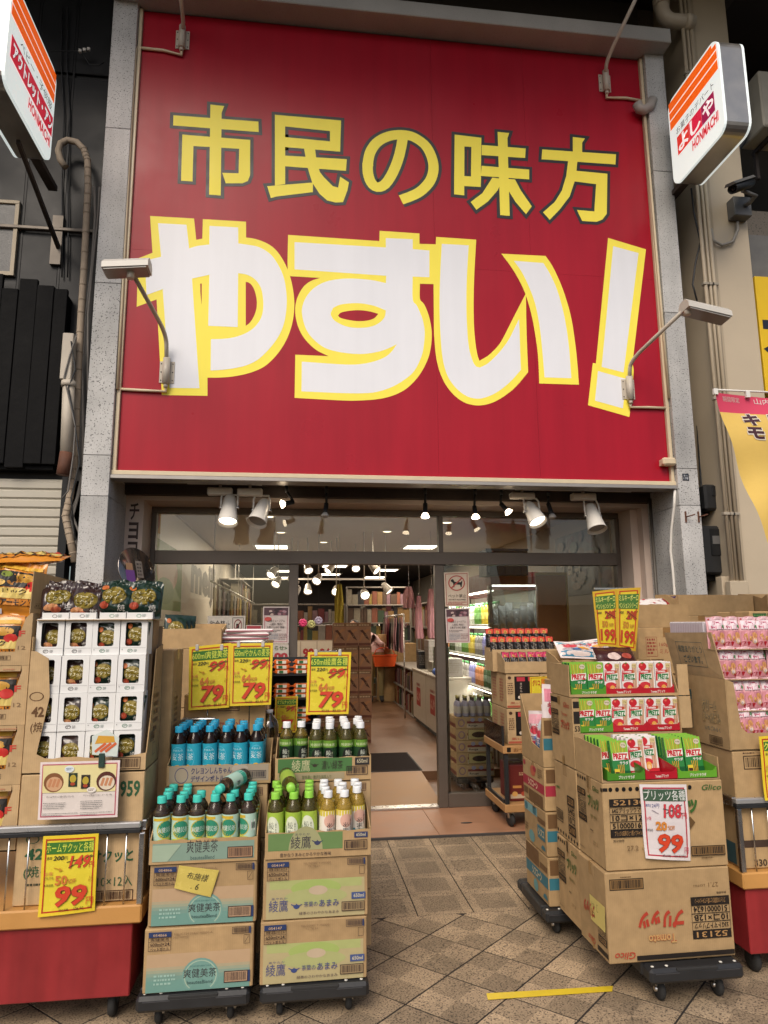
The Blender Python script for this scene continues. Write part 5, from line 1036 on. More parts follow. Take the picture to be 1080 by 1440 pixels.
# laminated recipe card and wobbler
q = [onY(x, y, 2.952) for x, y in ((57, 1072), (169, 1069), (165, 1149), (53, 1153))]
def d_recipe(p, w_, h):
    p.rect(w_*.04, h*.46, w_*.96, h*.94, '#efe3a6')
    for cx, c1, c2 in ((.18, '#8a5a36', '#dcae86'), (.84, '#5a2c22', '#e9dcc4')):
        p.ell(w_*cx, h*.64, w_*.125, h*.17, c1); p.ell(w_*cx+.002, h*.615, w_*.10, h*.125, c2)
        for k in range(3): p.line(w_*(cx-.06+.05*k), h*.56, w_*(cx-.03+.05*k), h*.70, .010, '#cf8f66')
    for cx, c in ((.42, '#26382a'), (.58, '#2c2424')): p.rect(w_*(cx-.055), h*.56+(.42-cx)*.05, w_*(cx+.055), h*.80+(.42-cx)*.05, c); p.ell(w_*cx, h*.70+(.42-cx)*.05, w_*.04, h*.07, '#c2ab3c'); p.ell(w_*cx, h*.61+(.42-cx)*.05, w_*.03, h*.03, '#b0462a')
    p.ell(w_*.37, h*.87, w_*.06, h*.06, '#eaf2f4'); p.scrib(w_*.33, h*.845, w_*.41, h*.90, '#3f6a9a', 2, 1); p.ell(w_*.66, h*.50, w_*.06, h*.05, '#f6f0e6'); p.scrib(w_*.62, h*.475, w_*.70, h*.525, '#7a5a4a', 2, 2)
    p.text('ホームサクッと食べ方いろいろ', w_*.10, h*.375, w_*.44, h*.415, '#3a3a3a', .005); p.text('サクッと朝食サラダ・スープ(一例)', w_*.56, h*.385, w_*.92, h*.42, '#3a3a3a', .005)
    p.scrib(w_*.06, h*.18, w_*.34, h*.30, '#6a6a6a', 4, 5, .35); p.scrib(w_*.53, h*.16, w_*.80, h*.32, '#6a6a6a', 5, 6, .35); p.scrib(w_*.06, h*.06, w_*.50, h*.12, '#7a7a7a', 2, 7, .35); p.scrib(w_*.53, h*.06, w_*.93, h*.12, '#7a7a7a', 2, 8, .35)
price_card('recipe_card', 'laminated serving suggestion card with food photos clipped to the white box display', ((57, 1072), (169, 1069), (165, 1149), (53, 1153)), 2.952, d_recipe, '#f0e6e0', frame='#c4526a', edge='#f3e4e2', curl=.002)
wv = thing('shelf_wobbler', 'green clip with a little bread picture card on top of the recipe card', 'wobbler', onY(143, 1068, 2.948)); a = onY(143, 1072, 2.945); b = onY(149, 1035, 2.945); c = onY(141, 1057, 2.945)
P(MB().box(a.x-.012, 2.940, a.z-.02, a.x+.012, 2.951, a.z+.035, c=.003), 'clip', mat('clip_green', (0.03, 0.06, 0.05), rough=.3), wv); P(MB().prism([(c.x-.03, 2.943, c.z-.01), (c.x+.065, 2.943, c.z-.02), (c.x+.07, 2.943, c.z+.05), (c.x+.02, 2.943, c.z+.085), (c.x-.035, 2.943, c.z+.06)], (0, .001, 0)), 'picture_card', C('#dfe9e2'), wv)
pr = Print((c.x, 2.943, c.z)); pr.poly([(-.022, .03), (.055, .035), (.05, .058), (-.01, .062)], '#e0a83c')
for k in range(3): pr.line(-.02+.02*k, .0, .02+.02*k, .032, .010, '#dd6a3c')
pr.build('card_print', wv, -parent_loc(wv))
price_card('price_card', 'yellow price card reading 99 yen hung on the wire rail of the red cart', ((61, 1176), (139, 1172), (133, 1281), (53, 1290)), CY-.012, std_card('ホームサクッと各種', '200', '149', '50', '99', '106.92'))
# ---- nut cartons in the cart at the edge of the frame
NUT = mat('orange_pouch_film', (0.62, 0.24, 0.03), rough=.25, var=.25, vscale=12, coat=.2)
def d_nut(p, w_, h):
    p.rect(-w_*.46, h*.50, w_*.46, h*.78, '#2a2622'); p.ell(w_*.22, h*.66, w_*.16, h*.09, '#d8a23e'); p.ell(w_*.05, h*.60, w_*.12, h*.07, '#b97a2c'); p.ell(-w_*.25, h*.57, w_*.16, h*.06, '#e3bd6a'); p.ell(-w_*.1, h*.72, w_*.1, h*.05, '#8a9a3a')
    p.rect(-w_*.46, h*.30, w_*.46, h*.48, '#ecd27a'); p.text('ガーリック', -w_*.42, h*.36, w_*.28, h*.47, '#3a2a1c', .015); p.rect(-w_*.46, h*.18, w_*.46, h*.29, '#d98a2e'); p.text('チーズアーモンド', -w_*.44, h*.17, w_*.40, h*.30, '#221a1c', .03); p.ell(w_*.34, h*.52, w_*.10, h*.09, '#d8362e'); p.rect(-w_*.46, h*.82, w_*.46, h*.90, '#e9b53a')
NX0 = -1.62; NX1 = onY(40, 950, 3.03).x; NW = NX1-NX0
NL = ['topmost', 'second from the top', 'third from the top', 'lowest']
nz = [onY(0, y, 3.03).z for y in (862, 936, 1020, 1104, 1196)]
for i in range(4):
    z0, z1 = nz[i+1], nz[i]; h = z1-z0
    t = thing('nut_carton', 'cardboard carton with a window on orange nut pouches, '+NL[i]+' of its stack', 'carton', (NX0+NW/2, 3.17, z0))
    th = .004; cx = NX1-.045
    mb = MB(); mb.box(NX0, 3.035, z0+.0006, NX1, 3.40, z0+.005); 
    mb.box(NX0, 3.395, z0+.006, NX1, 3.40, z1-.0006); mb.box(NX1-.004, 3.035, z0+.006, NX1, 3.394, z1-.0006); mb.box(NX0, 3.035, z0+.006, NX0+.004, 3.394, z1-.0006)
    if i: mb.box(NX0+.005, 3.035, z1-.005, NX1-.005, 3.394, z1-.0006)
    wz0, wz1 = z0+h*.26, z1-h*.10
    mb.prism([(NX1, 3.03, z0), (NX1, 3.03, z1-.001), (cx+.015 if i else NX1-.008, 3.03, z1-.001), (cx+.018, 3.03, wz1), (cx-.012, 3.03, wz0+.04), (cx-.016, 3.03, wz0), (NX0, 3.03, wz0), (NX0, 3.03, z0)], (0, .0045, 0))
    if i: mb.prism([(cx+.014, 3.031, z1-.002), (NX0, 3.031, z1-.002), (NX0, 3.031, wz1), (cx+.012, 3.031, wz1)], (0, .004, 0))
    P(mb, 'carton_body', CARD2, t)
    pr = Print((NX0, 3.03, z0)); pr.bars(NW-.20, h*.10, NW-.075, h*.185, '#5a4028', True, i); pr.text('F', NW-.05, h*.55, NW-.025, h*.66, '#cf4a3a', .03); pr.text('12', NW-.05, h*.30, NW-.02, h*.37, '#8a7052', .0); pr.scrib(NW-.1, h*.91, NW-.02, h*.96, '#c98a6a', 1, i, .4); pr.build('printing', t, -parent_loc(t))
    for k in range(2):
        pouch('nut_pouch', 'orange almond pouch in the '+NL[i]+' nut carton'+('', ', pushed back')[k], 'pouch', .26, h*.93, .05, NUT, d_nut, (cx-.135-.24*k, 3.075+.02*k, z0+.006), (R_(-3), 0, 0), seed=60+i*2+k)
BAGL = ['orange nut bag standing upright in the topmost nut carton', 'orange nut bag lying flat across the topmost nut carton', 'red and orange nut bag leaning at the frame side of the topmost carton']
pouch('nut_pouch', BAGL[0], 'pouch', .25, .24, .06, NUT, lambda p, w_, h: (d_nut(p, w_, h), p.rect(-w_*.4, h*.03, -w_*.1, h*.12, '#e4e0ea')), (NX1-.125, 3.10, nz[0]-.012), (R_(-8), R_(3), R_(-4)), seed=81, crum=.006)
pouch('nut_pouch', BAGL[1], 'pouch', .34, .20, .05, NUT, d_nut, (NX1-.10, 3.10, nz[0]+.215), (R_(-78), R_(-3), R_(6)), seed=82, crum=.008)
pouch('nut_pouch', BAGL[2], 'pouch', .2, .25, .06, mat('red_pouch_film', (0.55, 0.10, 0.04), rough=.25, var=.3, coat=.2), d_nut, (NX1-.33, 3.12, nz[0]-.015), (R_(-8), R_(6), R_(25)), seed=83)
fl = thing('carton_flap', 'raised cardboard side flap at the end of the topmost nut carton', 'flap', (NX1+.01, 3.2, nz[0]))
fa = [onY(*p, 3.06) for p in ((53, 803),)][0]
P(MB().prism([(NX1-.02, 3.05, nz[0]-.003), (NX1+.10, 3.28, nz[0]-.003), (NX1+.105, 3.28, nz[0]+.14), (NX1-.015, 3.05, nz[0]+.175)], (-.004, .002, 0)), 'flap_panel', CARD, fl)
pr = Print((NX1-.02, 3.05, nz[0]), (.12, .23, 0)); pr.frame(.02, .02, .06, .06, .002, '#5a4028'); pr.scrib(.025, .025, .055, .055, '#5a4028', 3, 1); pr.ell(.2, .08, .014, .010, '#b0583a', r_in=.8); pr.build('printing', fl, -parent_loc(fl))
bxx = carton('plain carton behind the nut cartons in the red cart', NX1-.02, 3.42, .433, .24, .25, 1.10, tape='y')

# ================================================================== tea stacks
def dolly(label, x0, y0, w_, d, z=.13, rz=0, group=None):
    t = thing('dolly', label, 'dolly', (x0+w_/2, y0+d/2, 0), rz, group); th = .056; hw, hd = w_/2, d/2
    pts = [(-hw+.02, 0), (-hw, .02), (-hw, th), (hw, th), (hw, .02), (hw-.02, 0)]
    mb = MB().box(-hw, -hd, z-th, hw, -hd+.075, z, c=.012).box(-hw, hd-.075, z-th, hw, hd, z, c=.012); mb.box(-hw, -hd+.076, z-th+.002, -hw+.09, hd-.076, z-.001, c=.006).box(hw-.09, -hd+.076, z-th+.002, hw, hd-.076, z-.001, c=.006); mb.box(-.045, -hd+.076, z-th+.004, .045, hd-.076, z-.003)
    mb.build('deck', BLACKP, t)
    MB().box(-w_*.22, -hd-.0012, z-.012, w_*.22, -hd+.012, z+.0005, c=.003).build('grip_recess', RUBBER, t)
    for sx in (-1, 1):
        MB().box(sx*w_*.32-.05, -hd-.002, z-.017, sx*w_*.32+.05, -hd+.01, z-.014).build('deck_rib', mat('plastic_edge', (0.05, 0.05, 0.055), rough=.4), t)
        for sy in (-1, 1):
            x, y = sx*(hw-.075), sy*(hd-.085); c = MB().lathe([(0, -.012), (.034, -.012), (.04, -.006), (.04, .006), (.034, .012), (0, .012)], 18, c=(x, y, .04), axis=(1, 0, 0)).build('caster_wheel', RUBBER, t)
            MB().box(x-.018, y-.014, .055, x-.0135, y+.014, z-th).box(x+.0135, y-.014, .055, x+.018, y+.014, z-th).box(x-.018, y-.02, z-th-.006, x+.018, y+.02, z-th+.001).build('caster_fork', STEEL, c)
            MB().cyl((x-.02, y, .04), (x+.02, y, .04), .010, 10).build('axle', STEEL, c)
        for k in (0, 1): MB().lathe([(.007, 0), (.006, .003), (0, .004)], 10, c=(sx*(w_*.29+.06*k), -hd+.03, z-.001)).build('deck_stud', mat('pale_stud', (0.6, 0.58, 0.52), rough=.5), t)
    return t
NAVY = '#2a3c6a'
def d_code(p, x, y, w_, h, code, rows_):
    p.rect(x, y+h*.72, x+w_, y+h, NAVY); p.text(code, x+w_*.2, y+h*.755, x+w_*.8, y+h*.9, '#c9a986', .01)
    for k, r in enumerate(rows_): p.text(r, x+w_*.08, y+h*(.51-.25*k), x+w_*.92, y+h*(.68-.25*k), '#3a2a2a', .01)
    p.frame(x, y, x+w_, y+h*.72, .0015, '#3a2a2a'); 
    for k in (1, 2): p.rect(x, y+h*.24*k, x+w_, y+h*.24*k+.001, '#3a2a2a')
def d_sok(p, w_, h):
    p.rect(.012, h*.02, w_-.012, h*.60, '#c4a684'); p.rect(.012, h*.02, w_-.012, h*.40, '#b5aa8c'); p.rect(.012, h*.02, w_-.012, h*.355, '#a3aa92'); p.rect(.012, h*.02, w_-.012, h*.31, '#8fa696'); p.rect(.012, h*.02, w_-.012, h*.26, '#7da196'); p.rect(.012, h*.02, w_-.012, h*.20, '#74a096')
    p.ell(w_*.52, h*.24, w_*.165, h*.27, '#7aa59c', a0=-52, a1=232); p.ell(w_*.52, h*.235, w_*.15, h*.245, '#a9c2ae', a0=-50, a1=230, r_in=.93)
    p.text('SOKENBICHA', w_*.42, h*.375, w_*.62, h*.40, '#4f7f7a', .005); p.text('爽健美茶', w_*.365, h*.21, w_*.665, h*.35, '#3a3438', .005); p.text('beauteaBlend', w_*.40, h*.115, w_*.63, h*.17, '#3f5a58', .005)
    p.scrib(w_*.10, h*.12, w_*.30, h*.30, '#a5c9bd', 3, 2, .5); p.rect(w_*.735, h*.10, w_*.955, h*.28, '#b8987a'); p.bars(w_*.735, h*.10, w_*.955, h*.28, '#3a2a2c', True, 2); p.rect(w_*.955, h*.10, w_*.975, h*.28, NAVY)
    d_code(p, .016, h*.665, w_*.205, h*.29, '054866', ['爽健美茶', '600ml×24', 'ペットボトル']); p.bars(w_*.80, h*.86, w_*.955, h*.97, '#3a2a2c', True, 4); p.rect(w_*.957, h*.86, w_*.975, h*.97, NAVY); p.frame(w_*.91, h*.70, w_*.965, h*.84, .0014, '#4a3a30'); p.line(w_*.92, h*.72, w_*.955, h*.82, .0016, '#4a3a30')
    p.text('NEL/C724 25437 M0000 A', w_*.27, h*.895, w_*.62, h*.93, '#8a7052', .0); p.text('2027/00/00', w_*.26, h*.85, w_*.40, h*.88, '#8a7052', .0)
def d_sok2(p, w_, h): d_sok(p, w_, h)
def teapot(p, cx, cy, s, m):
    p.ell(cx, cy, s*.5, s*.42, m, a0=180, a1=360); p.ell(cx, cy, s*.5, s*.2, m); p.poly([(cx+s*.4, cy-s*.1), (cx+s*.95, cy+s*.25), (cx+s*.8, cy+s*.25), (cx+s*.35, cy+s*.1)], m); p.poly([(cx-s*.9, cy+s*.25), (cx-s*.4, cy), (cx-s*.35, cy+s*.12), (cx-s*.8, cy+s*.35)], m); p.ell(cx, cy+s*.25, s*.09, s*.09, m)
def d_aya(p, w_, h):
    p.rect(.012, h*.02, w_-.014, h*.64, '#bdb084'); p.rect(w_*.06, h*.50, w_*.94, h*.64, '#b4bb7a'); p.ell(w_*.50, h*.50, w_*.24, h*.135, '#a9bd6c', n=28); p.ell(w_*.50, h*.36, w_*.30, h*.13, '#b3b77c'); p.ell(w_*.52, h*.46, w_*.09, h*.075, '#c9b59a')
    V = '#575a86'; p.text('あやたか', w_*.08, h*.335, w_*.23, h*.37, V, .0); p.text('綾鷹', w_*.055, h*.14, w_*.235, h*.33, V, .0); teapot(p, w_*.315, h*.22, w_*.06, '#3f4f86'); p.text('茶葉の', w_*.385, h*.20, w_*.515, h*.285, V, .005); p.text('あまみ', w_*.53, h*.19, w_*.72, h*.305, V, .01)
    p.text('緑茶のさわやかなあまみ', w_*.34, h*.075, w_*.72, h*.125, '#5a4a50', .005); p.rect(w_*.84, h*.29, w_*.975, h*.40, '#4a5c8e'); p.text('650ml', w_*.86, h*.315, w_*.96, h*.375, '#d9cfae', .01); p.rect(w_*.745, h*.10, w_*.965, h*.255, '#a58f6a'); p.bars(w_*.745, h*.10, w_*.965, h*.255, '#3a2a2c', True, 6)
    d_code(p, .014, h*.655, w_*.205, h*.30, '054147', ['綾鷹 茶葉のあまみ', '650ml×24', 'ペットボトル']); p.bars(w_*.80, h*.86, w_*.955, h*.97, '#4a3a3c', True, 4); p.rect(w_*.957, h*.86, w_*.972, h*.97, NAVY); p.frame(w_*.915, h*.70, w_*.965, h*.84, .0014, '#4a3a30'); p.text('NL/00087 Y M0000', w_*.38, h*.90, w_*.64, h*.935, '#8a7052', .0); p.text('72.78.21', w_*.42, h*.855, w_*.53, h*.885, '#8a7052', .0)
TY0 = 2.932
XA, XB, TW, TD, TH = -.566, -.128, .410, .262, .226
dolly('black plastic dolly under the stack of teal tea cartons', XA-.02, 2.905, .42, .62, .128)
dolly('black plastic dolly under the stack of pale green tea cartons', XB+.0, 2.905, .42, .62, .128)
carton('teal and brown tea carton, lowest of its stack on the dolly', XA-.002, TY0-.004, .13, TW, TD, TH, [(F, d_sok)], tape='x', rz=R_(.5))
carton('teal and brown tea carton with a yellow note, second from the dolly', XA+.008, TY0+.004, .358, TW, TD, TH, [(F, d_sok2)], tape='x', rz=R_(-.6))
carton('pale green tea carton with a teapot mark, lowest of its stack on the dolly', XB-.004, TY0, .13, TW+.006, TD, TH, [(F, d_aya)], tape='x', rz=R_(.8))
carton('pale green tea carton with a teapot mark, second from the dolly', XB+.004, TY0+.002, .358, TW+.004, TD, TH, [(F, d_aya)], tape='x', rz=R_(.3))
def d_soktray(p, w_, h):
    p.rect(.012, .01, w_-.012, h*.86, '#8aa596'); p.text('爽健美茶', w_*.34, h*.42, w_*.63, h*.96, '#3a3438', .005); p.text('beauteaBlend', w_*.38, h*.14, w_*.60, h*.30, '#3f5a58', .005); p.rect(w_*.72, h*.14, w_*.96, h*.62, '#b08a6a'); p.bars(w_*.72, h*.14, w_*.96, h*.62, '#3a2a2c', True, 2); p.poly([(.012, .01), (.07, .01), (.12, h*.8), (.012, h*.8)], '#a8bda6')
tray('cut-down teal tea carton used as a tray, on top of the stack with the note', XA+.002, TY0-.004, .586, TW+.004, TD, .088, .15, .16, [(F, d_soktray)])
def d_ayatray(p, w_, h):
    p.rect(.012, .03, w_*.73, h*.96, '#6f8f57'); p.ell(w_*.38, .03, w_*.16, h*.9, '#a9a97c', a0=0, a1=180); p.text('あやたか', w_*.28, h*.86, w_*.42, h*.95, '#4a4a5a', .0); p.text('綾鷹', w_*.24, h*.36, w_*.43, h*.84, '#3a3444', .0); teapot(p, w_*.49, h*.58, w_*.06, '#3f4568'); p.text('豊かなうまみとかろやかな後味', w_*.14, h*.07, w_*.62, h*.22, '#3a3034', .005); p.rect(w_*.84, h*.70, w_*.97, h*.92, '#3a4268'); p.text('650ml', w_*.86, h*.75, w_*.95, h*.88, '#d9cfae', .01); p.bars(w_*.745, h*.24, w_*.965, h*.62, '#3a2a2c', True, 7)
tray('cut-down green tea carton tray with teapot mark holding lime and white capped bottles', XB+.008, TY0-.006, .586, TW+.012, TD, .098, .15, .16, [(F, d_ayatray)])
# back stacks: tall columns of cartons behind, each topped by a tray
YB2 = 3.205
BLAB = ['lowest', 'second', 'third']
for i in range(3):
    carton('plain tea carton under the barley tea tray, '+BLAB[i]+' of the rear stack', XA+.012, YB2, .13+i*.229, TW+.02, TD, TH, [(F, lambda p, w_, h: (p.bars(w_*.84, h*.78, w_*.95, h*.93, '#6a4a3c', True, 4), p.text('NL 25437', w_*.5, h*.86, w_*.68, h*.91, '#8a7052', .0)))], m=CARD2)
    carton('plain tea carton under the matcha tea tray, '+BLAB[i]+' of the rear stack', XB+.03, YB2, .13+i*.229, TW+.02, TD, TH, [(F, lambda p, w_, h: (p.bars(w_*.80, h*.80, w_*.95, h*.95, '#6a4a3c', True, 4),))], m=CARD2)
def d_mtray(p, w_, h):
    p.rect(.01, .012, w_-.01, h*.97, '#a99a86'); p.ell(w_*.14, h*.5, w_*.065, h*.40, '#4a4a72', r_in=.9); p.ell(w_*.70, h*.78, w_*.08, h*.2, '#b5ab9c'); p.text('クレヨンしんちゃん', w_*.23, h*.54, w_*.62, h*.88, '#3a3c66', .02); p.text('デザインボトル', w_*.23, h*.16, w_*.55, h*.48, '#3a3c66', .02); p.bars(w_*.70, h*.26, w_*.955, h*.66, '#33303c', True, 3)
tray('cut-down grey printed carton tray holding blue-capped barley tea bottles', XA+.008, YB2-.008, .818, TW+.035, TD, .082, .13, .15, [(F, d_mtray)])
def d_gtray(p, w_, h):
    p.rect(.012, h*.38, w_*.80, h*.97, '#4d7a44'); p.rect(.012, .006, w_*.72, h*.34, '#a89a7a'); p.text('綾鷹', w_*.17, h*.42, w_*.36, h*.92, '#c9c49a', .03, out='#3a3a2a', outw=.03); teapot(p, w_*.41, h*.68, w_*.05, '#3a3428'); p.text('濃い緑茶', w_*.48, h*.48, w_*.70, h*.86, '#3a3a2c', .0, out='#b5b08a', outw=.03); p.text('旨味濃い 贅沢な抹茶入り', w_*.28, h*.10, w_*.58, h*.26, '#5a6a3a', .0); p.rect(w_*.83, h*.64, w_*.98, h*.96, '#2e2a2c'); p.text('650ml', w_*.85, h*.72, w_*.96, h*.90, '#c9bfa0', .01); p.bars(w_*.74, h*.22, w_*.965, h*.60, '#3a2a2c', True, 9)
tray('cut-down green and brown tea carton tray holding white-capped dark green bottles', XB+.034, YB2-.008, .818, TW+.016, TD, .100, .13, .15, [(F, d_gtray)])
bt = bottle('mugi', 'barley tea bottle with blue cap and blue label in the grey printed tray', 'blue-capped barley tea bottles', TEA, LB, CAPB, d_mugi, (0, 0, 0)); fill(bt, XA+.018, YB2, .823, range(6), 4, skip=((5, 3), (4, 3), (3, 2)) and ((4, 3),), seed=1, spin=48)
bt = bottle('soken', 'blended tea bottle with mint cap and green label in the teal tray', 'mint-capped tea bottles', TEAC, LT, CAPT, d_soken, (0, 0, 0)); fill(bt, XA+.006, TY0+.002, .591, range(6), 4, skip=((2, 2), (3, 3), (2, 3)), seed=2, spin=55)
bt = bottle('ayad', 'strong green tea bottle with white cap and dark label in the green and brown tray', 'white-capped dark green tea bottles', TEAG, LD, CAPW, d_ayad, (0, 0, 0)); fill(bt, XB+.046, YB2, .823, range(6), 4, skip=((0, 0), (1, 0), (0, 2), (1, 2), (0, 3), (1, 3), (2, 3)), seed=3, spin=30)
bt = bottle('ayal', 'green tea bottle with lime cap and lime label in the teapot tray', 'lime-capped green tea bottles', TEAG, LLM, CAPL, d_ayal, (0, 0, 0)); fill(bt, XB+.016, TY0, .591, range(3), 4, skip=((1, 1), (1, 2)) and (), seed=4, spin=26)
bt = bottle('amami', 'pale gold tea bottle with white cap and pink label in the teapot tray', 'white-capped gold tea bottles', TEAY, LPK, CAPW, d_amami, (0, 0, 0)); fill(bt, XB+.016, TY0, .591, range(3, 6), 4, skip=((5, 0), (5, 2), (5, 3)) and ((5, 0),), seed=5, spin=30)
q = onZ(322, 1124, .842); bottle('soken', 'mint-capped tea bottle lying on top of the standing ones', None, TEAC, LT, CAPT, d_soken, (0, 0, 0))
lay = [o for o in COL.objects if o.get('label') == 'mint-capped tea bottle lying on top of the standing ones'][0]; lay.location = (-.225, 3.20, .852); lay.rotation_euler = (R_(92), 0, R_(-22)); 
lay2 = bottle('ayal', 'lime-capped tea bottle lying on top of the standing ones', None, TEAG, LLM, CAPL, d_ayal, (-.045, 3.19, .852)); lay2.rotation_euler = (R_(92), 0, R_(6))
# sticky note
def d_note(p, w_, h):
    p.text('布施様', w_*.25, h*.52, w_*.80, h*.80, '#4a4632', .0, .15); p.text('. 6', w_*.42, h*.15, w_*.62, h*.40, '#4a4632', .0, .15)
price_card('sticky_note', 'pale yellow handwritten sticky note on the second teal tea carton', ((252, 1217), (308, 1224), (296, 1262), (245, 1249)), TY0-.006, d_note, '#dcc86a', frame='#dcc86a', edge=None, curl=.003)
# price cards over the tea on thin stands
CH = mat('chrome_wire', (0.6, 0.6, 0.58), rough=.25, metal=1, var=.1)
for lab, px, Y, ti, sx in (('yellow 79 yen price card for the 600 ml tea', ((266, 910), (325, 904), (322, 995), (265, 999)), 3.55, '600ml爽健美茶', 295), ('yellow 79 yen price card for the barley tea', ((325, 905), (384, 904), (381, 991), (323, 993)), 3.53, '650mlやかんの麦茶', 353), ('yellow 79 yen price card for the matcha tea on a clip stand', ((433, 917), (494, 917), (490, 1004), (430, 1005)), 3.50, '650ml綾鷹各種', 461)):
    price_card('price_card', lab, px, Y, std_card(ti, '220', '99', '64', '79', '85.32'), curl=.002)
    q = onY(sx, px[0][1], Y+.012); st = thing('card_stand', 'thin chrome stand behind the '+lab.replace('yellow ', '').replace(' on a clip stand', ''), 'stand', (q.x, Y+.012, .98))
    P(MB().cyl((q.x, Y+.012, .97), (q.x, Y+.012, q.z+.005), .004, 8), 'rod', CH, st); P(MB().box(q.x-.05, Y+.005, q.z-.006, q.x+.05, Y+.02, q.z+.008, c=.003), 'clip_bar', CH, st)
    for dx in (-.06, .06): P(MB().box(q.x+dx-.008, Y-.006, q.z-.018, q.x+dx+.008, Y+.004, q.z+.014, c=.003), 'clip', mat('clear_clip', (0.5, 0.48, 0.45), rough=.2), st)
    P(MB().box(q.x-.06, Y, .965, q.x+.06, Y+.03, .971), 'foot', CH, st)
# chrome trolley handle behind the barley tea
th = thing('trolley_handle', 'chrome trolley push handle rising behind the barley tea bottles', 'handle', (-.42, 3.55, .5))
a = onY(252, 1030, 3.55); b = onY(256, 1012, 3.55); c = onY(304, 1011, 3.55); d = onY(308, 1028, 3.55)
P(MB().tube([(a.x-.005, 3.55, .14), (a.x, 3.55, a.z), (b.x-.004, 3.55, b.z-.01), (b.x+.01, 3.55, b.z), (c.x-.01, 3.55, c.z), (c.x+.004, 3.55, c.z-.01), (d.x, 3.55, d.z), (d.x+.005, 3.55, .14)], .010, 8), 'handle_tube', CH, th)
for x in (a.x+.07, a.x+.12): P(MB().cyl((x, 3.55, .4), (x, 3.55, b.z), .004, 6), 'handle_rod', CH, th)
P(MB().box(a.x-.02, 3.5, .12, d.x+.02, 3.9, .14, c=.004), 'trolley_deck', BLACKP, th)
for x in (a.x, d.x):
    for y in (3.54, 3.84): P(MB().lathe([(0, -.012), (.05, -.012), (.05, .012), (0, .012)], 14, c=(x, y, .05), axis=(1, 0, 0)), 'caster_wheel', RUBBER, th)
    P(MB().box(x-.01, 3.55, .09, x+.01, 3.85, .121), 'caster_fork', BLACKP, th)
carton('carton with red lettering on the trolley behind the barley tea', a.x, 3.6, .142, .40, .28, .50, (), tape='x')
carton('upper carton on the trolley behind the barley tea with a bar code', a.x+.01, 3.6, .643, .40, .28, .52, [(F, lambda p, w_, h: (p.bars(w_*.42, h*.84, w_*.68, h*.95, '#5a3a2c', True, 3), p.ell(w_*.15, h*.95, .03, .012, '#b0483a', r_in=.7), p.text('白桃', w_*.3, h*.62, w_*.8, h*.76, '#a05a48', .02)))], tape='x')
# two clear water bottles behind
CLR = glass('clear_plastic', '#dfe3e2', 1.6, .05); WAT = glass('clear_bottle_plastic', '#d4d6d2', 2.6, .12)
for j, (px, py) in enumerate(((344, 1000), (379, 998))):
    q = onY(px, py, 3.66); t = thing('water_bottle', ('big clear water bottle beside the barley tea price card', 'big clear water bottle closer to the matcha tea')[j], 'bottle', (q.x, 3.66, .86)); H = q.z-.86
    MB().lathe([(0, .005), (.04, 0), (.048, .01), (.048, H*.3), (.045, H*.33), (.048, H*.36), (.048, H*.62), (.04, H*.75), (.02, H*.88), (.015, H*.92), (.015, H*.95)], 18).build('bottle_body', WAT, t); MB().lathe([(.018, H*.93), (.018, H), (0, H+.002)], 16).build('bottle_cap', CAPW, t)
carton('carton the big water bottles stand on behind the tea', -.12, 3.55, .13, .40, .27, .73, (), tape='x')
# ================================================================== pretzel stick stack on the right
GLI = '#3f6a2e'; BLKP = '#231c18'; GRED = '#b8402e'
PX0, PW, PD, PH = 1.266, .535, .274, .344
PY0 = 2.862
def block(p, x, y, w_, h, rows_, flip=False):
    "black bordered table of lines; rows_ = (text, inverted)"
    n = len(rows_); hh = h/n; seq = rows_[::-1] if not flip else rows_
    for k, (t, inv) in enumerate(seq):
        y0 = y+hh*k
        if inv: p.rect(x, y0, x+w_, y0+hh, BLKP); p.text(t, x+w_*.1, y0+hh*.16, x+w_*.9, y0+hh*.84, '#b98f5c', .012, flip=flip)
        else: p.text(t, x+w_*.06, y0+hh*.14, x+w_*.94, y0+hh*.86, BLKP, .02, flip=flip)
        p.frame(x, y0, x+w_, y0+hh, .0016, BLKP)
def holes(p, x0, x1, y, n, r=.0085):
    for i in range(n): p.ell(x0+(x1-x0)*i/(n-1), y, r, r*1.05, '#0d0a08', 14)
def d_p2(p, w_, h):
    p.rect(.0, h*.905, .022, h*.945, BLKP); holes(p, .035, w_*.72, h*.925, 13); p.text('Glico', w_*.82, h*.885, w_*.985, h*.95, GLI, .01, .25)
    block(p, w_*.045, h*.38, w_*.33, h*.44, [('52130', True), ('64Gプリッツウマサラ', False), ('10コ×12B', False), ('5100001622', False), ('プリッツの四季ひとつ買ってキャンペーン', True)])
    p.text('プリッツ', w_*.44, h*.62, w_*.77, h*.80, GLI, .06); p.text('賞味期限', w_*.06, h*.33, w_*.15, h*.36, BLKP, .02); p.text('27.2', w_*.17, h*.23, w_*.26, h*.285, '#7a6040', .0); p.text('LOT01', w_*.29, h*.235, w_*.37, h*.26, '#7a6040', .0)
    p.poly([(w_*.70, h*.45), (w_*.74, h*.52), (w_*.70, h*.59), (w_*.66, h*.52)], '#6a5030'); p.rect(w_*.69, h*.14, w_*.97, h*.25, '#8a6a42'); p.bars(w_*.69, h*.14, w_*.97, h*.25, BLKP, True, 3); p.scrib(w_*.77, h*.10, w_*.93, h*.125, '#5a4028', 1, 3, .5)
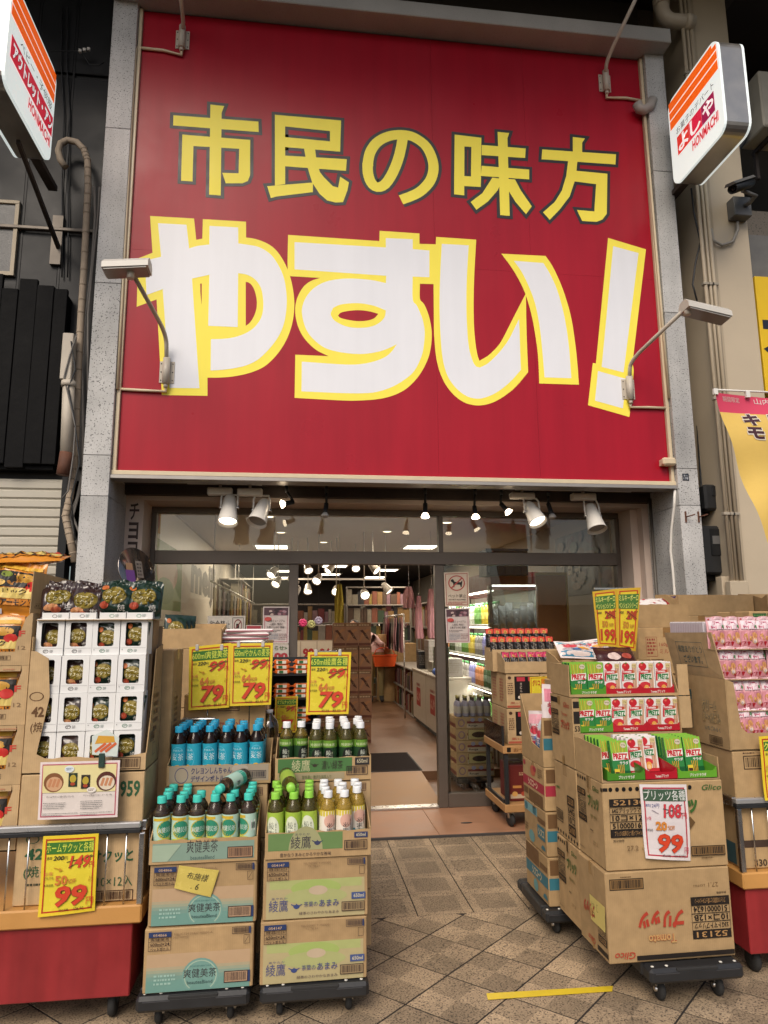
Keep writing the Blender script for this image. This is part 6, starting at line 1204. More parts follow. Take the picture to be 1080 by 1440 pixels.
def d_p1(p, w_, h):
    p.rect(w_*.03, h*.80, w_*.30, h*.925, '#8a6a42'); p.bars(w_*.03, h*.80, w_*.30, h*.925, BLKP, True, 5); p.scrib(w_*.12, h*.93, w_*.26, h*.955, '#5a4028', 1, 4, .5)
    p.text('27.1', w_*.82, h*.78, w_*.90, h*.83, '#7a6040', .0, flip=True); p.text('LOT01', w_*.70, h*.79, w_*.79, h*.815, '#7a6040', .0, flip=True); p.text('賞味期限', w_*.88, h*.70, w_*.96, h*.725, BLKP, .02, flip=True)
    block(p, w_*.665, h*.215, w_*.31, h*.465, [('52131', True), ('53Gトマトプリッツ', False), ('10コ×12B', False), ('5100001624', False), ('プリッツの四季ひとつ買ってキャンペーン', True)], True)
    p.text('プリッツ', w_*.235, h*.36, w_*.60, h*.565, GRED, .06, shear=.15, flip=True); p.text('Tomato', w_*.31, h*.20, w_*.53, h*.30, '#c9a36a', .02, flip=True, out=GRED, outw=.025); p.text('Glico', w_*.04, h*.055, w_*.20, h*.13, GRED, .01, .25, flip=True); p.rect(w_*.21, h*.035, w_*.985, h*.085, BLKP)
def d_side_up(col, top=True):
    def dr(p, w_, h):
        p.rect(w_*.44, h*.80, w_*.50, h*1.0, '#a5814e')
        if top: holes(p, .02, w_*.36, h*.945, 4, .008); p.rect(w_*.95, h*.90, w_, h*.945, BLKP)
        p.text('Glico', w_*.64, h*.86, w_*.88, h*.92, col, .01, .25)
        block(p, w_*.05, h*.42, w_*.32, h*.40, [('52130', True), ('64Gプリッツ', False), ('10コ×12B', False), ('51000016', False), ('キャンペーン', True)]); p.text('プリッツ', w_*.47, h*.64, w_*.88, h*.80, col, .05); p.scrib(w_*.55, h*.52, w_*.8, h*.58, '#8a7a4a', 1, 2); p.scrib(w_*.52, h*.36, w_*.68, h*.39, BLKP, 1, 4); p.text('27.2', w_*.6, h*.22, w_*.78, h*.26, '#8a7048', .0); p.scrib(w_*.05, h*.08, w_*.35, h*.11, '#7a6040', 1, 5, .4)
    return dr
def d_side_down(col):
    def dr(p, w_, h):
        p.rect(w_*.44, h*.0, w_*.50, h*.10, '#a5814e'); p.rect(w_*.44, h*.86, w_*.50, h*1.0, '#a5814e'); p.rect(w_*.62, h*.045, w_*.98, h*.10, BLKP); p.text('Glico', w_*.30, h*.06, w_*.55, h*.13, col, .01, .25, flip=True); block(p, w_*.68, h*.16, w_*.28, h*.40, [('52131', True), ('53Gトマト', False), ('10コ×12B', False), ('51000016', False), ('キャンペーン', True)], True); p.text('プリッツ', w_*.2, h*.36, w_*.6, h*.52, col, .05, flip=True)
    return dr
dolly('black plastic dolly under the pretzel stick cartons', 1.395, 2.80, .40, .62, .148)
carton('cardboard carton printed upside down in red, lowest of the pretzel stack', PX0-.012, PY0, .15, PW+.012, PD, PH, [(F, d_p1), (FL, d_side_down(GRED), PD)], tape='x', rz=R_(.5))
carton('cardboard carton with a row of punched holes carrying the 99 yen card', PX0+.002, PY0+.002, .496, PW, PD, PH, [(F, d_p2), (FL, d_side_up(GLI), PD)], tape='x', rz=R_(-.4))
carton('rear cardboard pretzel carton standing behind the one printed upside down', PX0, PY0+PD+.006, .15, PW, PD, PH, [(FL, d_side_up(GLI), PD)], tape='x')
carton('rear cardboard pretzel carton behind the one with punched holes', PX0+.002, PY0+PD+.006, .496, PW, PD, PH-.004, [(FL, lambda p, w_, h: (holes(p, .02, w_-.02, h*.06, 8, .008), p.scrib(w_*.1, h*.62, w_*.35, h*.68, GLI, 1, 3), p.bars(w_*.05, h*.2, w_*.35, h*.36, BLKP, True, 4), block(p, w_*.6, h*.12, w_*.3, h*.5, [('52130', True), ('64G', False), ('10コ', False), ('5100', True)])), PD)], tape='x')
# upper rear carton, cut open for the middle row of boxes
uz = .842; t = thing('cut_carton', 'cut-open pretzel carton behind, holding the middle row of boxes', 'carton', (PX0+PW/2, PY0+PD+.14, uz)); y0 = PY0+PD+.01; y1 = y0+PD; uh = .314
P(MB().box(PX0+.005, y0+.08, uz+.005, PX0+PW-.005, y1, uz+.155), 'inner_boxes', CARDIN, t); P(MB().box(PX0, y0, uz, PX0+.005, y1, uz+uh), 'side_panel', CARD, t); P(MB().box(PX0+PW-.005, y0, uz, PX0+PW, y1, uz+uh), 'side_panel', CARD, t); P(MB().box(PX0+.006, y0, uz, PX0+PW-.006, y0+.005, uz+.155), 'front_panel', CARD, t); P(MB().box(PX0+.006, y1-.005, uz, PX0+PW-.006, y1, uz+uh), 'back_panel', CARDIN, t)
P(MB().box(PX0+.0065, y0+.006, uz+.150, PX0+PW-.0065, y0+.079, uz+.155), 'inner_shelf', CARDIN, t)
P(MB().box(PX0+PW, y0+.002, uz+.17, PX0+PW+.055, y0+.007, uz+uh), 'side_flap', CARD2, t); P(MB().box(PX0+.002, y0-.0005, uz+.156, PX0+.035, y0+.004, uz+uh), 'corner_flap', CARD, t)
pr = Print((PX0, y1, uz), (0, -1, 0)); w_ = PD; h = uh; pr.rect(w_*.02, h*.88, w_*.45, h*.96, BLKP); pr.rect(w_*.35, h*.86, w_*.47, h*.99, '#9a7a48'); pr.text('Glico', w_*.62, h*.84, w_*.88, h*.92, GRED, .01, .25); block(pr, w_*.05, h*.40, w_*.33, h*.38, [('52131', True), ('53Gトマト', False), ('10コ×12B', False), ('5100001', False), ('キャンペーン', True)]); pr.text('プリッツ', w_*.5, h*.52, w_*.88, h*.66, GRED, .05); pr.text('Tomato', w_*.55, h*.72, w_*.8, h*.77, GRED, .01); pr.rect(w_*.5, 0, w_*.58, h*.12, '#a5814e'); pr.build('printing', t, -parent_loc(t))
pr = Print((PX0, y0-.0005, uz)); 
pr.rect(.005, .27, .034, .30, BLKP); pr.rect(.005, .20, .034, .255, BLKP); pr.text('53', .008, .165, .032, .19, BLKP, .02); pr.build('flap_printing', t, -parent_loc(t))
# top tray for the last row
tz = uz+uh+.002
tt = tray('plain cardboard tray on the very top, holding the last row of pretzel boxes', PX0+.006, y0+.03, tz, PW+.01, PD-.03, .012, .14, .145, (), rag=0)
P(MB().box(PX0+PW+.016, y0+.032, tz, PX0+PW+.070, y0+.037, tz+.145), 'side_flap', CARD2, tt); P(MB().box(PX0+.003, y0+.031, tz+.002, PX0+.007, y1, tz+.148), 'side_panel', CARD, tt)
# front tray
ft = thing('front_tray', 'plain cardboard tray with a tall side wall holding the lowest row of pretzel boxes', 'tray', (PX0+PW/2, PY0+PD/2, .842)); P(MB().box(PX0+.004, PY0+.004, .842, PX0+PW-.004, PY0+PD-.004, .846), 'tray_base', CARDIN, ft); P(MB().prism([(PX0+.002, PY0+.002, .842), (PX0+.002, PY0+PD, .842), (PX0+.002, PY0+PD, .985), (PX0+.002, PY0+PD-.04, .99), (PX0+.002, PY0+.002, .982)], (.004, 0, 0)), 'side_panel', CARD, ft); P(MB().box(PX0+PW-.006, PY0+.01, .847, PX0+PW-.002, PY0+PD, .93), 'side_panel', CARD, ft)
# ---- pretzel boxes
BW, BH, BD = .083, .150, .021
PGREEN = mat('pretzel_box_green', (0.025, 0.19, 0.045), rough=.28, var=.06); PRED = mat('pretzel_box_white', (0.70, 0.66, 0.64), rough=.28, var=.05)
def pbox(kind, label, group):
    t = thing('pretzel_box', label, 'box', (0, 0, 0), 0, group); MB().box(-BW/2, -BD/2, 0, BW/2, BD/2, BH, c=.0012).build('box_body', PGREEN if kind == 'g' else PRED, t)
    p = Print((-BW/2, -BD/2, 0), base=.0004, step=.00015); w_, h = BW, BH
    if kind == 'g':
        p.rect(0, h*.62, w_, h, '#8cc63f'); p.poly([(0, h*.45), (w_, h*.55), (w_, h*.66), (0, h*.66)], '#6fb335'); p.rect(0, 0, w_, h*.18, '#0f5a2c')
        for k in range(7): p.line(w_*(.18+.10*k), h*(.62+.01*(k % 3)), w_*(.10+.125*k), h*(.97-.03*(k % 2)), .0034, '#e3b545' if k % 2 else '#c98a2c')
        p.ell(w_*.76, h*.87, w_*.17, h*.075, '#d8cdb4'); p.text('64g', w_*.64, h*.85, w_*.88, h*.895, '#7a6a3a', .02)
        p.poly([(w_*.04, h*.44), (w_*.96, h*.48), (w_*.98, h*.68), (w_*.06, h*.64)], '#f2efe6'); p.text('PRETZ', w_*.09, h*.475, w_*.94, h*.645, '#c8242e', .06)
        p.text('サラダ', w_*.42, h*.34, w_*.92, h*.43, '#f2efe6', .03)
        for k in range(4): p.line(w_*(.38+.07*k), h*.02, w_*(.30+.11*k), h*.34, .0036, '#d9a23a')
        p.rect(w_*.06, h*.05, w_*.36, h*.22, '#e9c93a'); p.rect(w_*.09, h*.06, w_*.33, h*.14, '#4a2a1c')
    else:
        p.rect(0, h*.0, w_, h*.10, '#c4202e'); p.poly([(0, h*.40), (w_*.75, h*.46), (w_*.80, h*.74), (w_*.05, h*.76)], '#cc2a36'); p.ell(w_*.30, h*.86, w_*.24, h*.115, '#c81e2c'); p.ell(w_*.24, h*.90, w_*.07, h*.03, '#e86a5a'); p.poly([(w_*.22, h*.97), (w_*.30, h*.93), (w_*.40, h*.98), (w_*.31, h*.99)], '#4f8a2e')
        p.text('Tomato', w_*.06, h*.66, w_*.62, h*.74, '#f6eae6', .04)
        for k in range(4): p.line(w_*(.66+.06*k), h*.10, w_*(.70+.075*k), h*.95, .0034, ('#b06a2c', '#d08a4a')[k % 2])
        p.ell(w_*.80, h*.88, w_*.15, h*.075, '#d9c48e'); p.text('53g', w_*.70, h*.86, w_*.9, h*.90, '#7a6a3a', .02)
        p.poly([(w_*.10, h*.42), (w_*.80, h*.47), (w_*.82, h*.66), (w_*.12, h*.61)], '#eef0e6'); p.text('PRETZ', w_*.14, h*.455, w_*.79, h*.62, '#1f7a3c', .06)
        p.ell(w_*.36, h*.28, w_*.32, h*.10, '#d0323a'); p.ell(w_*.44, h*.17, w_*.16, h*.11, '#e8a94e'); p.ell(w_*.44, h*.14, w_*.09, h*.06, '#f0d49a'); p.text('Glico', w_*.08, h*.02, w_*.4, h*.07, '#f0e4e0', .01, .2)
    p.build('box_print', t); return t
PB = {'g': pbox('g', 'green salad pretzel box with red lettering on white', 'green pretzel boxes'), 'r': pbox('r', 'white and red tomato pretzel box with green lettering', 'tomato pretzel boxes')}; pb_used = set()
def place_box(k, x, y, z, rx=0.0, rz=0.0, ry=0.0):
    rot = (R_(rx), R_(ry), R_(rz)); row = 'in the topmost tray' if z > 1.1 else ('in the middle cut carton' if z > .95 else 'in the lowest tray above the punched holes')
    lab = ('green salad pretzel box ' if k == 'g' else 'white and red tomato pretzel box ')+row; grp = ('green' if k == 'g' else 'tomato')+' pretzel boxes '+row
    if k not in pb_used: pb_used.add(k); PB[k].location = (x, y, z); PB[k].rotation_euler = rot; tag(PB[k], lab, None, grp)
    else: dup(PB[k], (x, y, z), rot, lab, grp)
def counter_tray(label, x0, x1, y, z, d, col, txt, tcol='#f0ece0'):
    t = thing('counter_tray', label, 'tray', ((x0+x1)/2, y, z)); w_ = x1-x0; m = C(col, .35)
    P(MB().box(x0, y, z, x1, y+d, z+.002).prism([(x0, y, z), (x1, y, z), (x1, y, z+.045), (x1-.018, y, z+.030), (x0+.018, y, z+.030), (x0, y, z+.045)], (0, .0012, 0)).prism([(x0, y+.0015, z), (x0, y+d, z), (x0, y+d, z+.07), (x0, y+.0015, z+.045)], (.0012, 0, 0)).prism([(x1, y+.0015, z), (x1, y+d, z), (x1, y+d, z+.07), (x1, y+.0015, z+.045)], (-.0012, 0, 0)), 'tray_shell', m, t)
    pr = Print((x0, y, z)); pr.text(txt, w_*.3, .007, w_*.72, .021, tcol, .03); pr.build('tray_print', t, -parent_loc(t))
# last (highest) row: two green, four red, several deep
yb3 = y0+.052; xs3 = [PX0+.060+.0862*i for i in range(6)]
for i, x in enumerate(xs3):
    for k in range(4): place_box('g' if i < 2 else 'r', x+rnd.uniform(-.001, .001), yb3+.024*k+.008, tz+.007, -3, rnd.uniform(-1.5, 1.5))
counter_tray('bright green counter tray in the highest row of pretzel boxes', xs3[0]-.043, xs3[1]+.0435, yb3-.012, tz+.0055, .14, '#5c9a2e', 'プリッツ サラダ'); counter_tray('red counter tray next to the green one in the highest row', xs3[2]-.0425, xs3[3]+.0435, yb3-.012, tz+.0055, .14, '#bd2030', 'Tomatoプリッツ'); counter_tray('red counter tray at the flap end of the highest row', xs3[4]-.0425, xs3[5]+.0435, yb3-.012, tz+.0055, .14, '#bd2030', 'Tomatoプリッツ')
yb2 = y0+.024; xs2 = [PX0+.072+.0845*i for i in range(6)]; z2 = uz+.157
for i, x in enumerate(xs2):
    for k in range(2): place_box('g' if i < 2 else 'r', x+rnd.uniform(-.001, .001), yb2+.023*k, z2+.002, -2, rnd.uniform(-1.5, 1.5))
counter_tray('bright green counter tray in the middle row of pretzel boxes', xs2[0]-.042, xs2[1]+.042, yb2-.016, z2, .07, '#5c9a2e', 'プリッツ サラダ'); counter_tray('red counter tray next to the green one in the middle row', xs2[2]-.042, xs2[3]+.042, yb2-.016, z2, .07, '#bd2030', 'Tomatoプリッツ'); counter_tray('red counter tray at the end of the middle row', xs2[4]-.042, xs2[5]+.042, yb2-.016, z2, .07, '#bd2030', 'Tomatoプリッツ')
z1 = .8475
for k in range(5): place_box('g', PX0+.075+.002*k, PY0+.215-.030*k, z1+.003, -9, -4+k)
place_box('g', PX0+.112, PY0+.052, z1+.003, -14, 7, 3)
for k in range(4): place_box('r', PX0+.205+.003*k, PY0+.21-.035*k, z1+.003, -10, 2+k)
for k in range(3): place_box('r', PX0+.290, PY0+.21-.032*k, z1+.003, -10, -3)
for c in range(2):
    for k in range(5): place_box('g', PX0+.385+.088*c, PY0+.20-.026*k, z1+.003, -9, -2+k)
counter_tray('bright green counter tray by the tall side wall in the front row', PX0+.028, PX0+.195, PY0+.006, z1, .22, '#4f8f2c', 'プリッツ サラダ'); counter_tray('half empty red counter tray in the middle of the front row', PX0+.198, PX0+.340, PY0+.006, z1, .22, '#bd2030', 'Tomatoプリッツ'); counter_tray('bright green counter tray with upright boxes in the front row', PX0+.343, PX0+.520, PY0+.006, z1, .22, '#6cae34', 'プリッツ サラダ')
def d_pc(p, w_, h):
    p.rect(w_*.05, h*.78, w_*.96, h*.935, '#44604a'); p.text('グリコ', w_*.42, h*.945, w_*.58, h*.97, '#b0707a', .0); p.text('プリッツ各種', w_*.06, h*.79, w_*.95, h*.925, '#f0f2ee', .03); p.text('通常', w_*.08, h*.70, w_*.17, h*.74, '#4a5a9a', .01); p.text('124円', w_*.18, h*.69, w_*.37, h*.745, '#3f4a8a', .02, .2)
    p.text('108', w_*.44, h*.555, w_*.84, h*.745, '#d8404a', .025, .1, out='#5a2a2a', outw=.012); p.text('円', w_*.84, h*.55, w_*.95, h*.63, '#d8404a', .03); p.line(w_*.44, h*.68, w_*.86, h*.62, h*.012, '#4a4a4a'); p.line(w_*.50, h*.62, w_*.86, h*.735, h*.010, '#4a4a4a'); p.line(w_*.20, h*.66, w_*.34, h*.61, h*.008, '#8a7a8a')
    p.text('お得', w_*.06, h*.52, w_*.18, h*.57, '#d8506a', .02); p.text('20', w_*.26, h*.385, w_*.50, h*.51, '#e0903c', .04, out='#b0602a', outw=.015); p.text('%OFF', w_*.52, h*.40, w_*.66, h*.46, '#d0803c', .02); p.text('本体価格', w_*.06, h*.37, w_*.20, h*.405, '#3a3a3a', .02)
    p.text('99', w_*.28, h*.09, w_*.84, h*.35, '#e04a2a', .03, .15, out='#5a2016', outw=.014); p.text('円', w_*.86, h*.10, w_*.95, h*.18, '#d8506a', .04); p.text('(税込価格', w_*.36, h*.04, w_*.54, h*.075, '#3a3a3a', .01); p.text('106.92円)', w_*.60, h*.04, w_*.88, h*.078, '#3a3a3a', .0, .2)
price_card('price_card', 'white price card with red border reading 99 on the punched-hole carton', ((899, 1103), (965, 1103), (972, 1211), (908, 1207)), PY0-.010, d_pc, '#ece4e6', frame='#c23a4a', edge='#f0e8e8', curl=.008)
# yellow note on the side of the lowest carton
q = [onX(*p, PX0-.016) for p in ((829, 1257), (850, 1276), (851, 1312), (831, 1292))]; t = thing('sticky_note', 'pale yellow note stuck on the side of the lowest pretzel carton', 'note', tuple(q[3])); P(MB().prism([tuple(v) for v in q], (.0008, 0, 0)), 'note_paper', C('#e2cf7c'), t)
pr = Print(tuple(q[3]), tuple(q[2]-q[3]), (0, 0, 1)); pr.text('トマト', .015, .05, .05, .075, '#5a5438', .0); pr.text('12', .02, .02, .045, .04, '#5a5438', .0); pr.build('note_writing', t, -parent_loc(t))

# ================================================================== cereal cartons on a dolly
CX0, CYF, CW, CD = 1.238, 3.485, .30, .335
TEALC = '#3c7a8a'; CRED = '#b2384a'; CBR = '#76583a'
dolly('long black dolly under the cereal cartons', 1.205, 3.44, .36, .46, .128)
def d_cer(band, txt):
    def dr(p, w_, h):
        if band == 'low': p.rect(.004, h*.34, w_-.004, h*.58, TEALC); p.text(txt, w_*.3, h*.37, w_*.72, h*.55, '#d8c49a', .04); p.rect(w_*.03, h*.62, w_*.62, h*.97, CBR); p.rect(w_*.66, h*.66, w_*.97, h*.78, CBR); p.ell(w_*.45, h*.18, w_*.10, h*.13, '#6fa5a8'); p.ell(w_*.86, h*.10, w_*.09, h*.10, TEALC, a0=0, a1=180)
        elif band == 'mid': p.rect(.01, h*.74, w_*.62, h*.94, '#7fb0b4'); p.ell(w_*.12, h*.84, w_*.07, h*.09, TEALC); p.ell(w_*.52, h*.84, w_*.07, h*.09, TEALC); p.rect(w_*.62, h*.30, w_*.94, h*.60, TEALC); p.text(txt, w_*.66, h*.36, w_*.90, h*.54, '#d8c49a', .04); p.rect(w_*.64, h*.66, w_*.97, h*.78, CBR); p.ell(w_*.35, h*.2, w_*.13, h*.14, '#6fa5a8'); p.ell(w_*.86, h*.10, w_*.09, h*.10, TEALC, a0=0, a1=180); p.scrib(w_*.05, h*.25, w_*.2, h*.45, CBR, 3, 2)
        else: p.rect(.004, h*.36, w_-.004, h*.58, CRED); p.text(txt, w_*.26, h*.385, w_*.70, h*.555, '#e8cfae', .05); p.ell(w_*.50, h*.78, w_*.12, h*.13, '#c96a52'); p.ell(w_*.58, h*.84, w_*.07, h*.07, CRED); p.ell(w_*.10, h*.88, w_*.06, h*.06, CRED); p.rect(w_*.04, h*.14, w_*.24, h*.30, CBR); p.rect(w_*.28, h*.04, w_*.92, h*.30, CBR); p.scrib(w_*.72, h*.68, w_*.92, h*.92, '#8a6a4a', 5, 3)
    return dr
def d_cerf(c): return lambda p, w_, h: (p.rect(.004, h*.34, w_-.004, h*.58, c), p.rect(.01, h*.64, w_-.01, h*.95, CBR))
for z, b, txt, lab in ((.13, 'low', 'シスコーン', 'cereal carton with a wide blue band, lowest on its dolly'), (.358, 'mid', 'シスコ', 'cereal carton with a small blue square, second on its dolly'), (.572, 'red', 'シスコーン', 'cereal carton with a red band, third on its dolly')):
    carton(lab, CX0, CYF, z, CW, CD, .226 if z < .2 else .211, [(FL, d_cer(b, txt), CD), (F, d_cerf(CRED if b == 'red' else TEALC))], tape='x')
ot = tray('open cereal carton full of bright candy bags on top of the red banded carton', CX0, CYF, .785, CW, CD, .24, .10, .33, [(F, d_cerf(TEALC))], rag=.002)
CANDY = mat('candy_bag_film', (0.70, 0.62, 0.62), rough=.22, var=.1, coat=.2)
def d_candy(a, b):
    def dr(p, w_, h):
        p.rect(-w_*.45, h*.70, w_*.45, h*.92, a); p.rect(-w_*.45, h*.08, w_*.45, h*.30, b); p.ell(-w_*.15, h*.55, w_*.2, h*.10, '#d84a5a'); p.ell(w_*.2, h*.45, w_*.16, h*.09, '#e8a83c'); p.ell(0, h*.38, w_*.14, h*.06, '#3f7ab8'); p.text('キャンディ', -w_*.38, h*.58, w_*.38, h*.70, '#c03a4a', .05, out='#f8f0f0', outw=.03); p.scrib(-w_*.4, h*.32, w_*.4, h*.42, '#5a5a8a', 2, 1)
    return dr
CB = [('pink candy bag standing tallest in the open cereal carton', '#e88aa0', '#e05a7a', .10, .10, -6, 0, .30), ('pink and white candy bag leaning over the cut side of the cereal carton', '#f0b0bc', '#d8485e', .035, .16, -4, -62, .22), ('blue candy bag drooping over the cut side of the cereal carton', '#4a86c0', '#3a6ab0', .02, .22, -10, -75, .20), ('white and blue candy bag low in the cut side of the cereal carton', '#d8e0ea', '#4a86c0', .02, .10, -8, -80, .19), ('red and yellow candy bag deep in the cereal carton', '#c83a4a', '#e8b83c', .16, .2, -5, -20, .25)]
for i, (lab, a, b, dx, dy, rx, rz, hh) in enumerate(CB): pouch('candy_bag', lab, 'bag', .17, hh, .05, CANDY, d_candy(a, b), (CX0+dx+.02, CYF+dy, .79+(.03 if i else .09)), (R_(rx), R_((4, -5, 8, 3, -4)[i]), R_(rz)), seed=100+i)

# ================================================================== wooden trolley with black packets
TX0, TX1, TY1, TY2 = 1.525, 2.16, 5.16, 5.70
tr = thing('wooden_trolley', 'two-tier wooden trolley with black posts standing on the doorstep', 'trolley', ((TX0+TX1)/2, (TY1+TY2)/2, .02)); TM = mat('trolley_wood', (0.40, 0.22, 0.09), rough=.45, var=.2, vscale=5)
P(MB().box(TX0, TY1, .13, TX1, TY2, .185, c=.004), 'lower_shelf', TM, tr); P(MB().box(TX0, TY1, .545, TX1, TY2, .60, c=.004), 'upper_shelf', TM, tr)
for x in (TX0+.012, TX1-.04):
    for y in (TY1+.012, TY2-.04): P(MB().box(x, y, .186, x+.028, y+.028, .544), 'post', BLACKP, tr)
P(MB().box(TX0+.006, TY1+.05, .186, TX0+.02, TY2-.05, .21), 'side_rail', BLACKP, tr)
for x in (TX0+.004, ): P(MB().box(x, TY1+.03, .601, x+.004, TY2, .74), 'clear_guard', CLR, tr); P(MB().box(x-.002, TY1+.01, .601, x+.01, TY1+.03, .745), 'guard_post', BLACKP, tr)
pr = Print((TX0, TY1, .545)); pr.rect(.03, .012, .06, .045, '#1c1814'); pr.text('おつまみ', .08, .012, .26, .04, '#7a4a22', .02); pr.build('shelf_lettering', tr, -parent_loc(tr))
for x in (TX0+.06, TX1-.08):
    for y in (TY1+.06, TY2-.08):
        c = P(MB().lathe([(0, -.014), (.042, -.014), (.048, -.006), (.048, .006), (.042, .014), (0, .014)], 16, c=(x, y, .068), axis=(1, .3, 0)), 'caster_wheel', RUBBER, tr); o = MB().box(x-.02, y-.014, .08, x+.02, y+.014, .131).build('caster_fork', STEEL, c); o.location = -parent_loc(c)
DRED = '#6a2420'
carton('dark red snack carton on the lower shelf of the wooden trolley', TX0+.07, TY1+.09, .187, .15, .25, .26, [(F, lambda p, w_, h: (p.rect(.002, h*.02, w_-.002, h*.97, DRED), p.rect(.002, .02, w_-.002, .05, '#c9b59a'), p.ell(w_*.25, h*.2, .022, .018, '#d8a45c'), p.ell(w_*.7, h*.2, .02, .016, '#b04a34'), p.scrib(w_*.5, h*.7, w_*.85, h*.8, '#d8b08a', 2, 2), p.rect(w_*.15, h*.36, w_*.6, h*.43, '#c98a4a')))], m=mat('dark_red_card', (0.12, 0.02, 0.02), rough=.5))
carton('second dark carton on the lower shelf, half hidden by the cereal cartons', TX0+.26, TY1+.05, .187, .2, .25, .24, [(F, lambda p, w_, h: (p.rect(.005, .005, w_*.45, h*.9, '#cfc0a0'), p.rect(.01, h*.3, w_*.4, h*.5, '#5a8a3a')))])
KX = TX0+.06; KW = .27
def d_kbox(p, w_, h):
    p.ell(w_*.10, h*.88, .014, .012, '#4a3020'); p.text('黒にんにく', w_*.1, h*.12, w_*.9, h*.19, '#b04a3a', .02); p.rect(.003, h*.03, w_-.003, h*.09, '#b05a44'); p.scrib(w_*.04, h*.4, w_*.2, h*.75, '#5a3a28', 6, 3); p.rect(w_*.24, h*.24, w_*.96, h*.92, '#14100f')
    for k in range(2): p.rect(w_*(.30+.33*k), h*.42, w_*(.56+.33*k), h*.78, '#1c1618'); p.rect(w_*(.31+.33*k), h*.78, w_*(.55+.33*k), h*.90, '#c43a4a'); p.vtext('黒にん', w_*(.40+.33*k), h*.46, w_*(.46+.33*k), h*.74, '#c9b8a8', .02); p.ell(w_*(.38+.33*k), h*.32, .014, .012, '#e0d4c4')
def d_kside(p, w_, h):
    for k in range(2): p.scrib(w_*(.12+.45*k), h*.15, w_*(.36+.45*k), h*.85, '#a85a44', 8, k+2)
KL = ['carton of black packets, lower one against the guard', 'carton of black packets, upper one against the guard']
for i in range(2): carton(KL[i]+' of the wooden trolley', KX, TY1+.06, .601+i*.262, KW, .42, .26, [(F, d_kbox), (FL, d_kside, .42)], tape=None, m=CARD2)
for i in range(2): carton('carton of black packets beyond the post, '+('lower', 'upper')[i]+' one on the wooden trolley', KX+KW+.004, TY1+.06, .601+i*.262, KW, .42, .26, [(F, d_kbox)], tape=None, m=CARD2)
kt = tray('open brown carton tray under the pink-topped black packets', KX-.01, TY1+.05, 1.128, KW*2+.02, .20, .085, .14, .15, (), m=CARD2, rag=.001)
kt2 = tray('open brown carton tray raised behind, under the orange-topped black packets', KX-.04, TY1+.27, 1.128, KW*2+.03, .24, .17, .18, .19, (), m=CARD2, rag=.001)
BPK = mat('black_packet_film', (0.016, 0.013, 0.014), rough=.25, var=.2)
def d_pack(c):
    def dr(p, w_, h): p.rect(-w_*.46, h*.72, w_*.46, h*.985, c); p.ell(0, h*.80, w_*.28, h*.09, '#d8b05c'); p.ell(0, h*.80, w_*.14, h*.05, '#b07a34'); p.vtext('黒にんにく', -w_*.17, h*.12, w_*.0, h*.66, '#d0c4b8', .03); p.vtext('香り', w_*.1, h*.3, w_*.24, h*.62, '#b0a498', .03)
    return dr
pk = {c: pouch('black_packet', lab, 'packet', .066, .155, .022, BPK, d_pack(c), (0, 0, 0), group=g, seed=sd, crum=.002) for c, lab, g, sd in (('#d8452c', 'black snack packet with orange-red top in the raised brown tray', 'orange-topped black packets', 9), ('#c8305e', 'black snack packet with pink top in the lower brown tray', 'pink-topped black packets', 11))}
pku = set()
def pack(c, x, y, z, rx, rz):
    if c not in pku: pku.add(c); pk[c].location = (x, y, z); pk[c].rotation_euler = (R_(rx), 0, R_(rz))
    else: dup(pk[c], (x, y, z), (R_(rx), 0, R_(rz)))
for i in range(8):
    pack('#d8452c', KX-.005+.067*i, TY1+.33, 1.245, -8, rnd.uniform(-8, 8)); pack('#d8452c', KX-.012+.067*i, TY1+.44, 1.31, -4, rnd.uniform(-8, 8)); pack('#c8305e', KX+.03+.067*i, TY1+.10, 1.134, -16, rnd.uniform(-10, 10))
P(MB().box(KX-.03, TY1+.39, 1.13, KX+KW*2-.04, TY1+.5, 1.308), 'riser', CARDIN, kt2); P(MB().box(KX-.03, TY1+.285, 1.13, KX+KW*2-.04, TY1+.385, 1.243), 'riser', CARDIN, kt2)
price_card('price_card', 'small yellow card reading 50 hung on the black packet cartons', ((745, 952), (778, 951), (778, 985), (746, 986)), TY1+.045, lambda p, w_, h: (p.text('グリコ', w_*.10, h*.62, w_*.42, h*.88, '#c4502a', .05), p.text('50', w_*.45, h*.50, w_*.98, h*.92, '#e0862c', .04, out='#8a4a1a', outw=.02), p.rect(w_*.08, h*.06, w_*.9, h*.26, '#4f8a2e')), curl=.001)

# ================================================================== cartons behind the pretzel stack
def d_milk(p, w_, h): p.text('160gペンション', w_*.38, h*.58, w_*.98, h*.68, '#a0463a', .0); p.text('ミルキーボーロ', w_*.38, h*.44, w_*.98, h*.54, '#a0463a', .0); p.frame(w_*.14, h*.38, w_*.34, h*.80, .002, '#a0463a'); p.scrib(w_*.16, h*.42, w_*.32, h*.78, '#a0463a', 5, 3); p.bars(w_*.16, h*.22, w_*.44, h*.32, '#4a3020', True, 3); p.rect(w_*.46, h*.80, w_*.60, h*1.0, '#9a7444')
carton('stack base carton behind the pretzel boxes', 2.13, 4.15, 0.0, .36, .32, .60, (), tape='x'); carton('middle carton behind the pretzel boxes', 2.13, 4.15, .602, .36, .32, .58, (), tape='x')
carton('carton with red lettering behind the pretzel boxes', 2.12, 4.14, 1.184, .37, .32, .288, [(F, d_milk)], tape=None)
ob = tray('open carton with a red and white spotted bag in it', 2.13, 4.15, 1.473, .35, .30, .145, .15, .17, ())
WBAG = mat('white_bag_film', (0.72, 0.68, 0.66), rough=.25, var=.06)
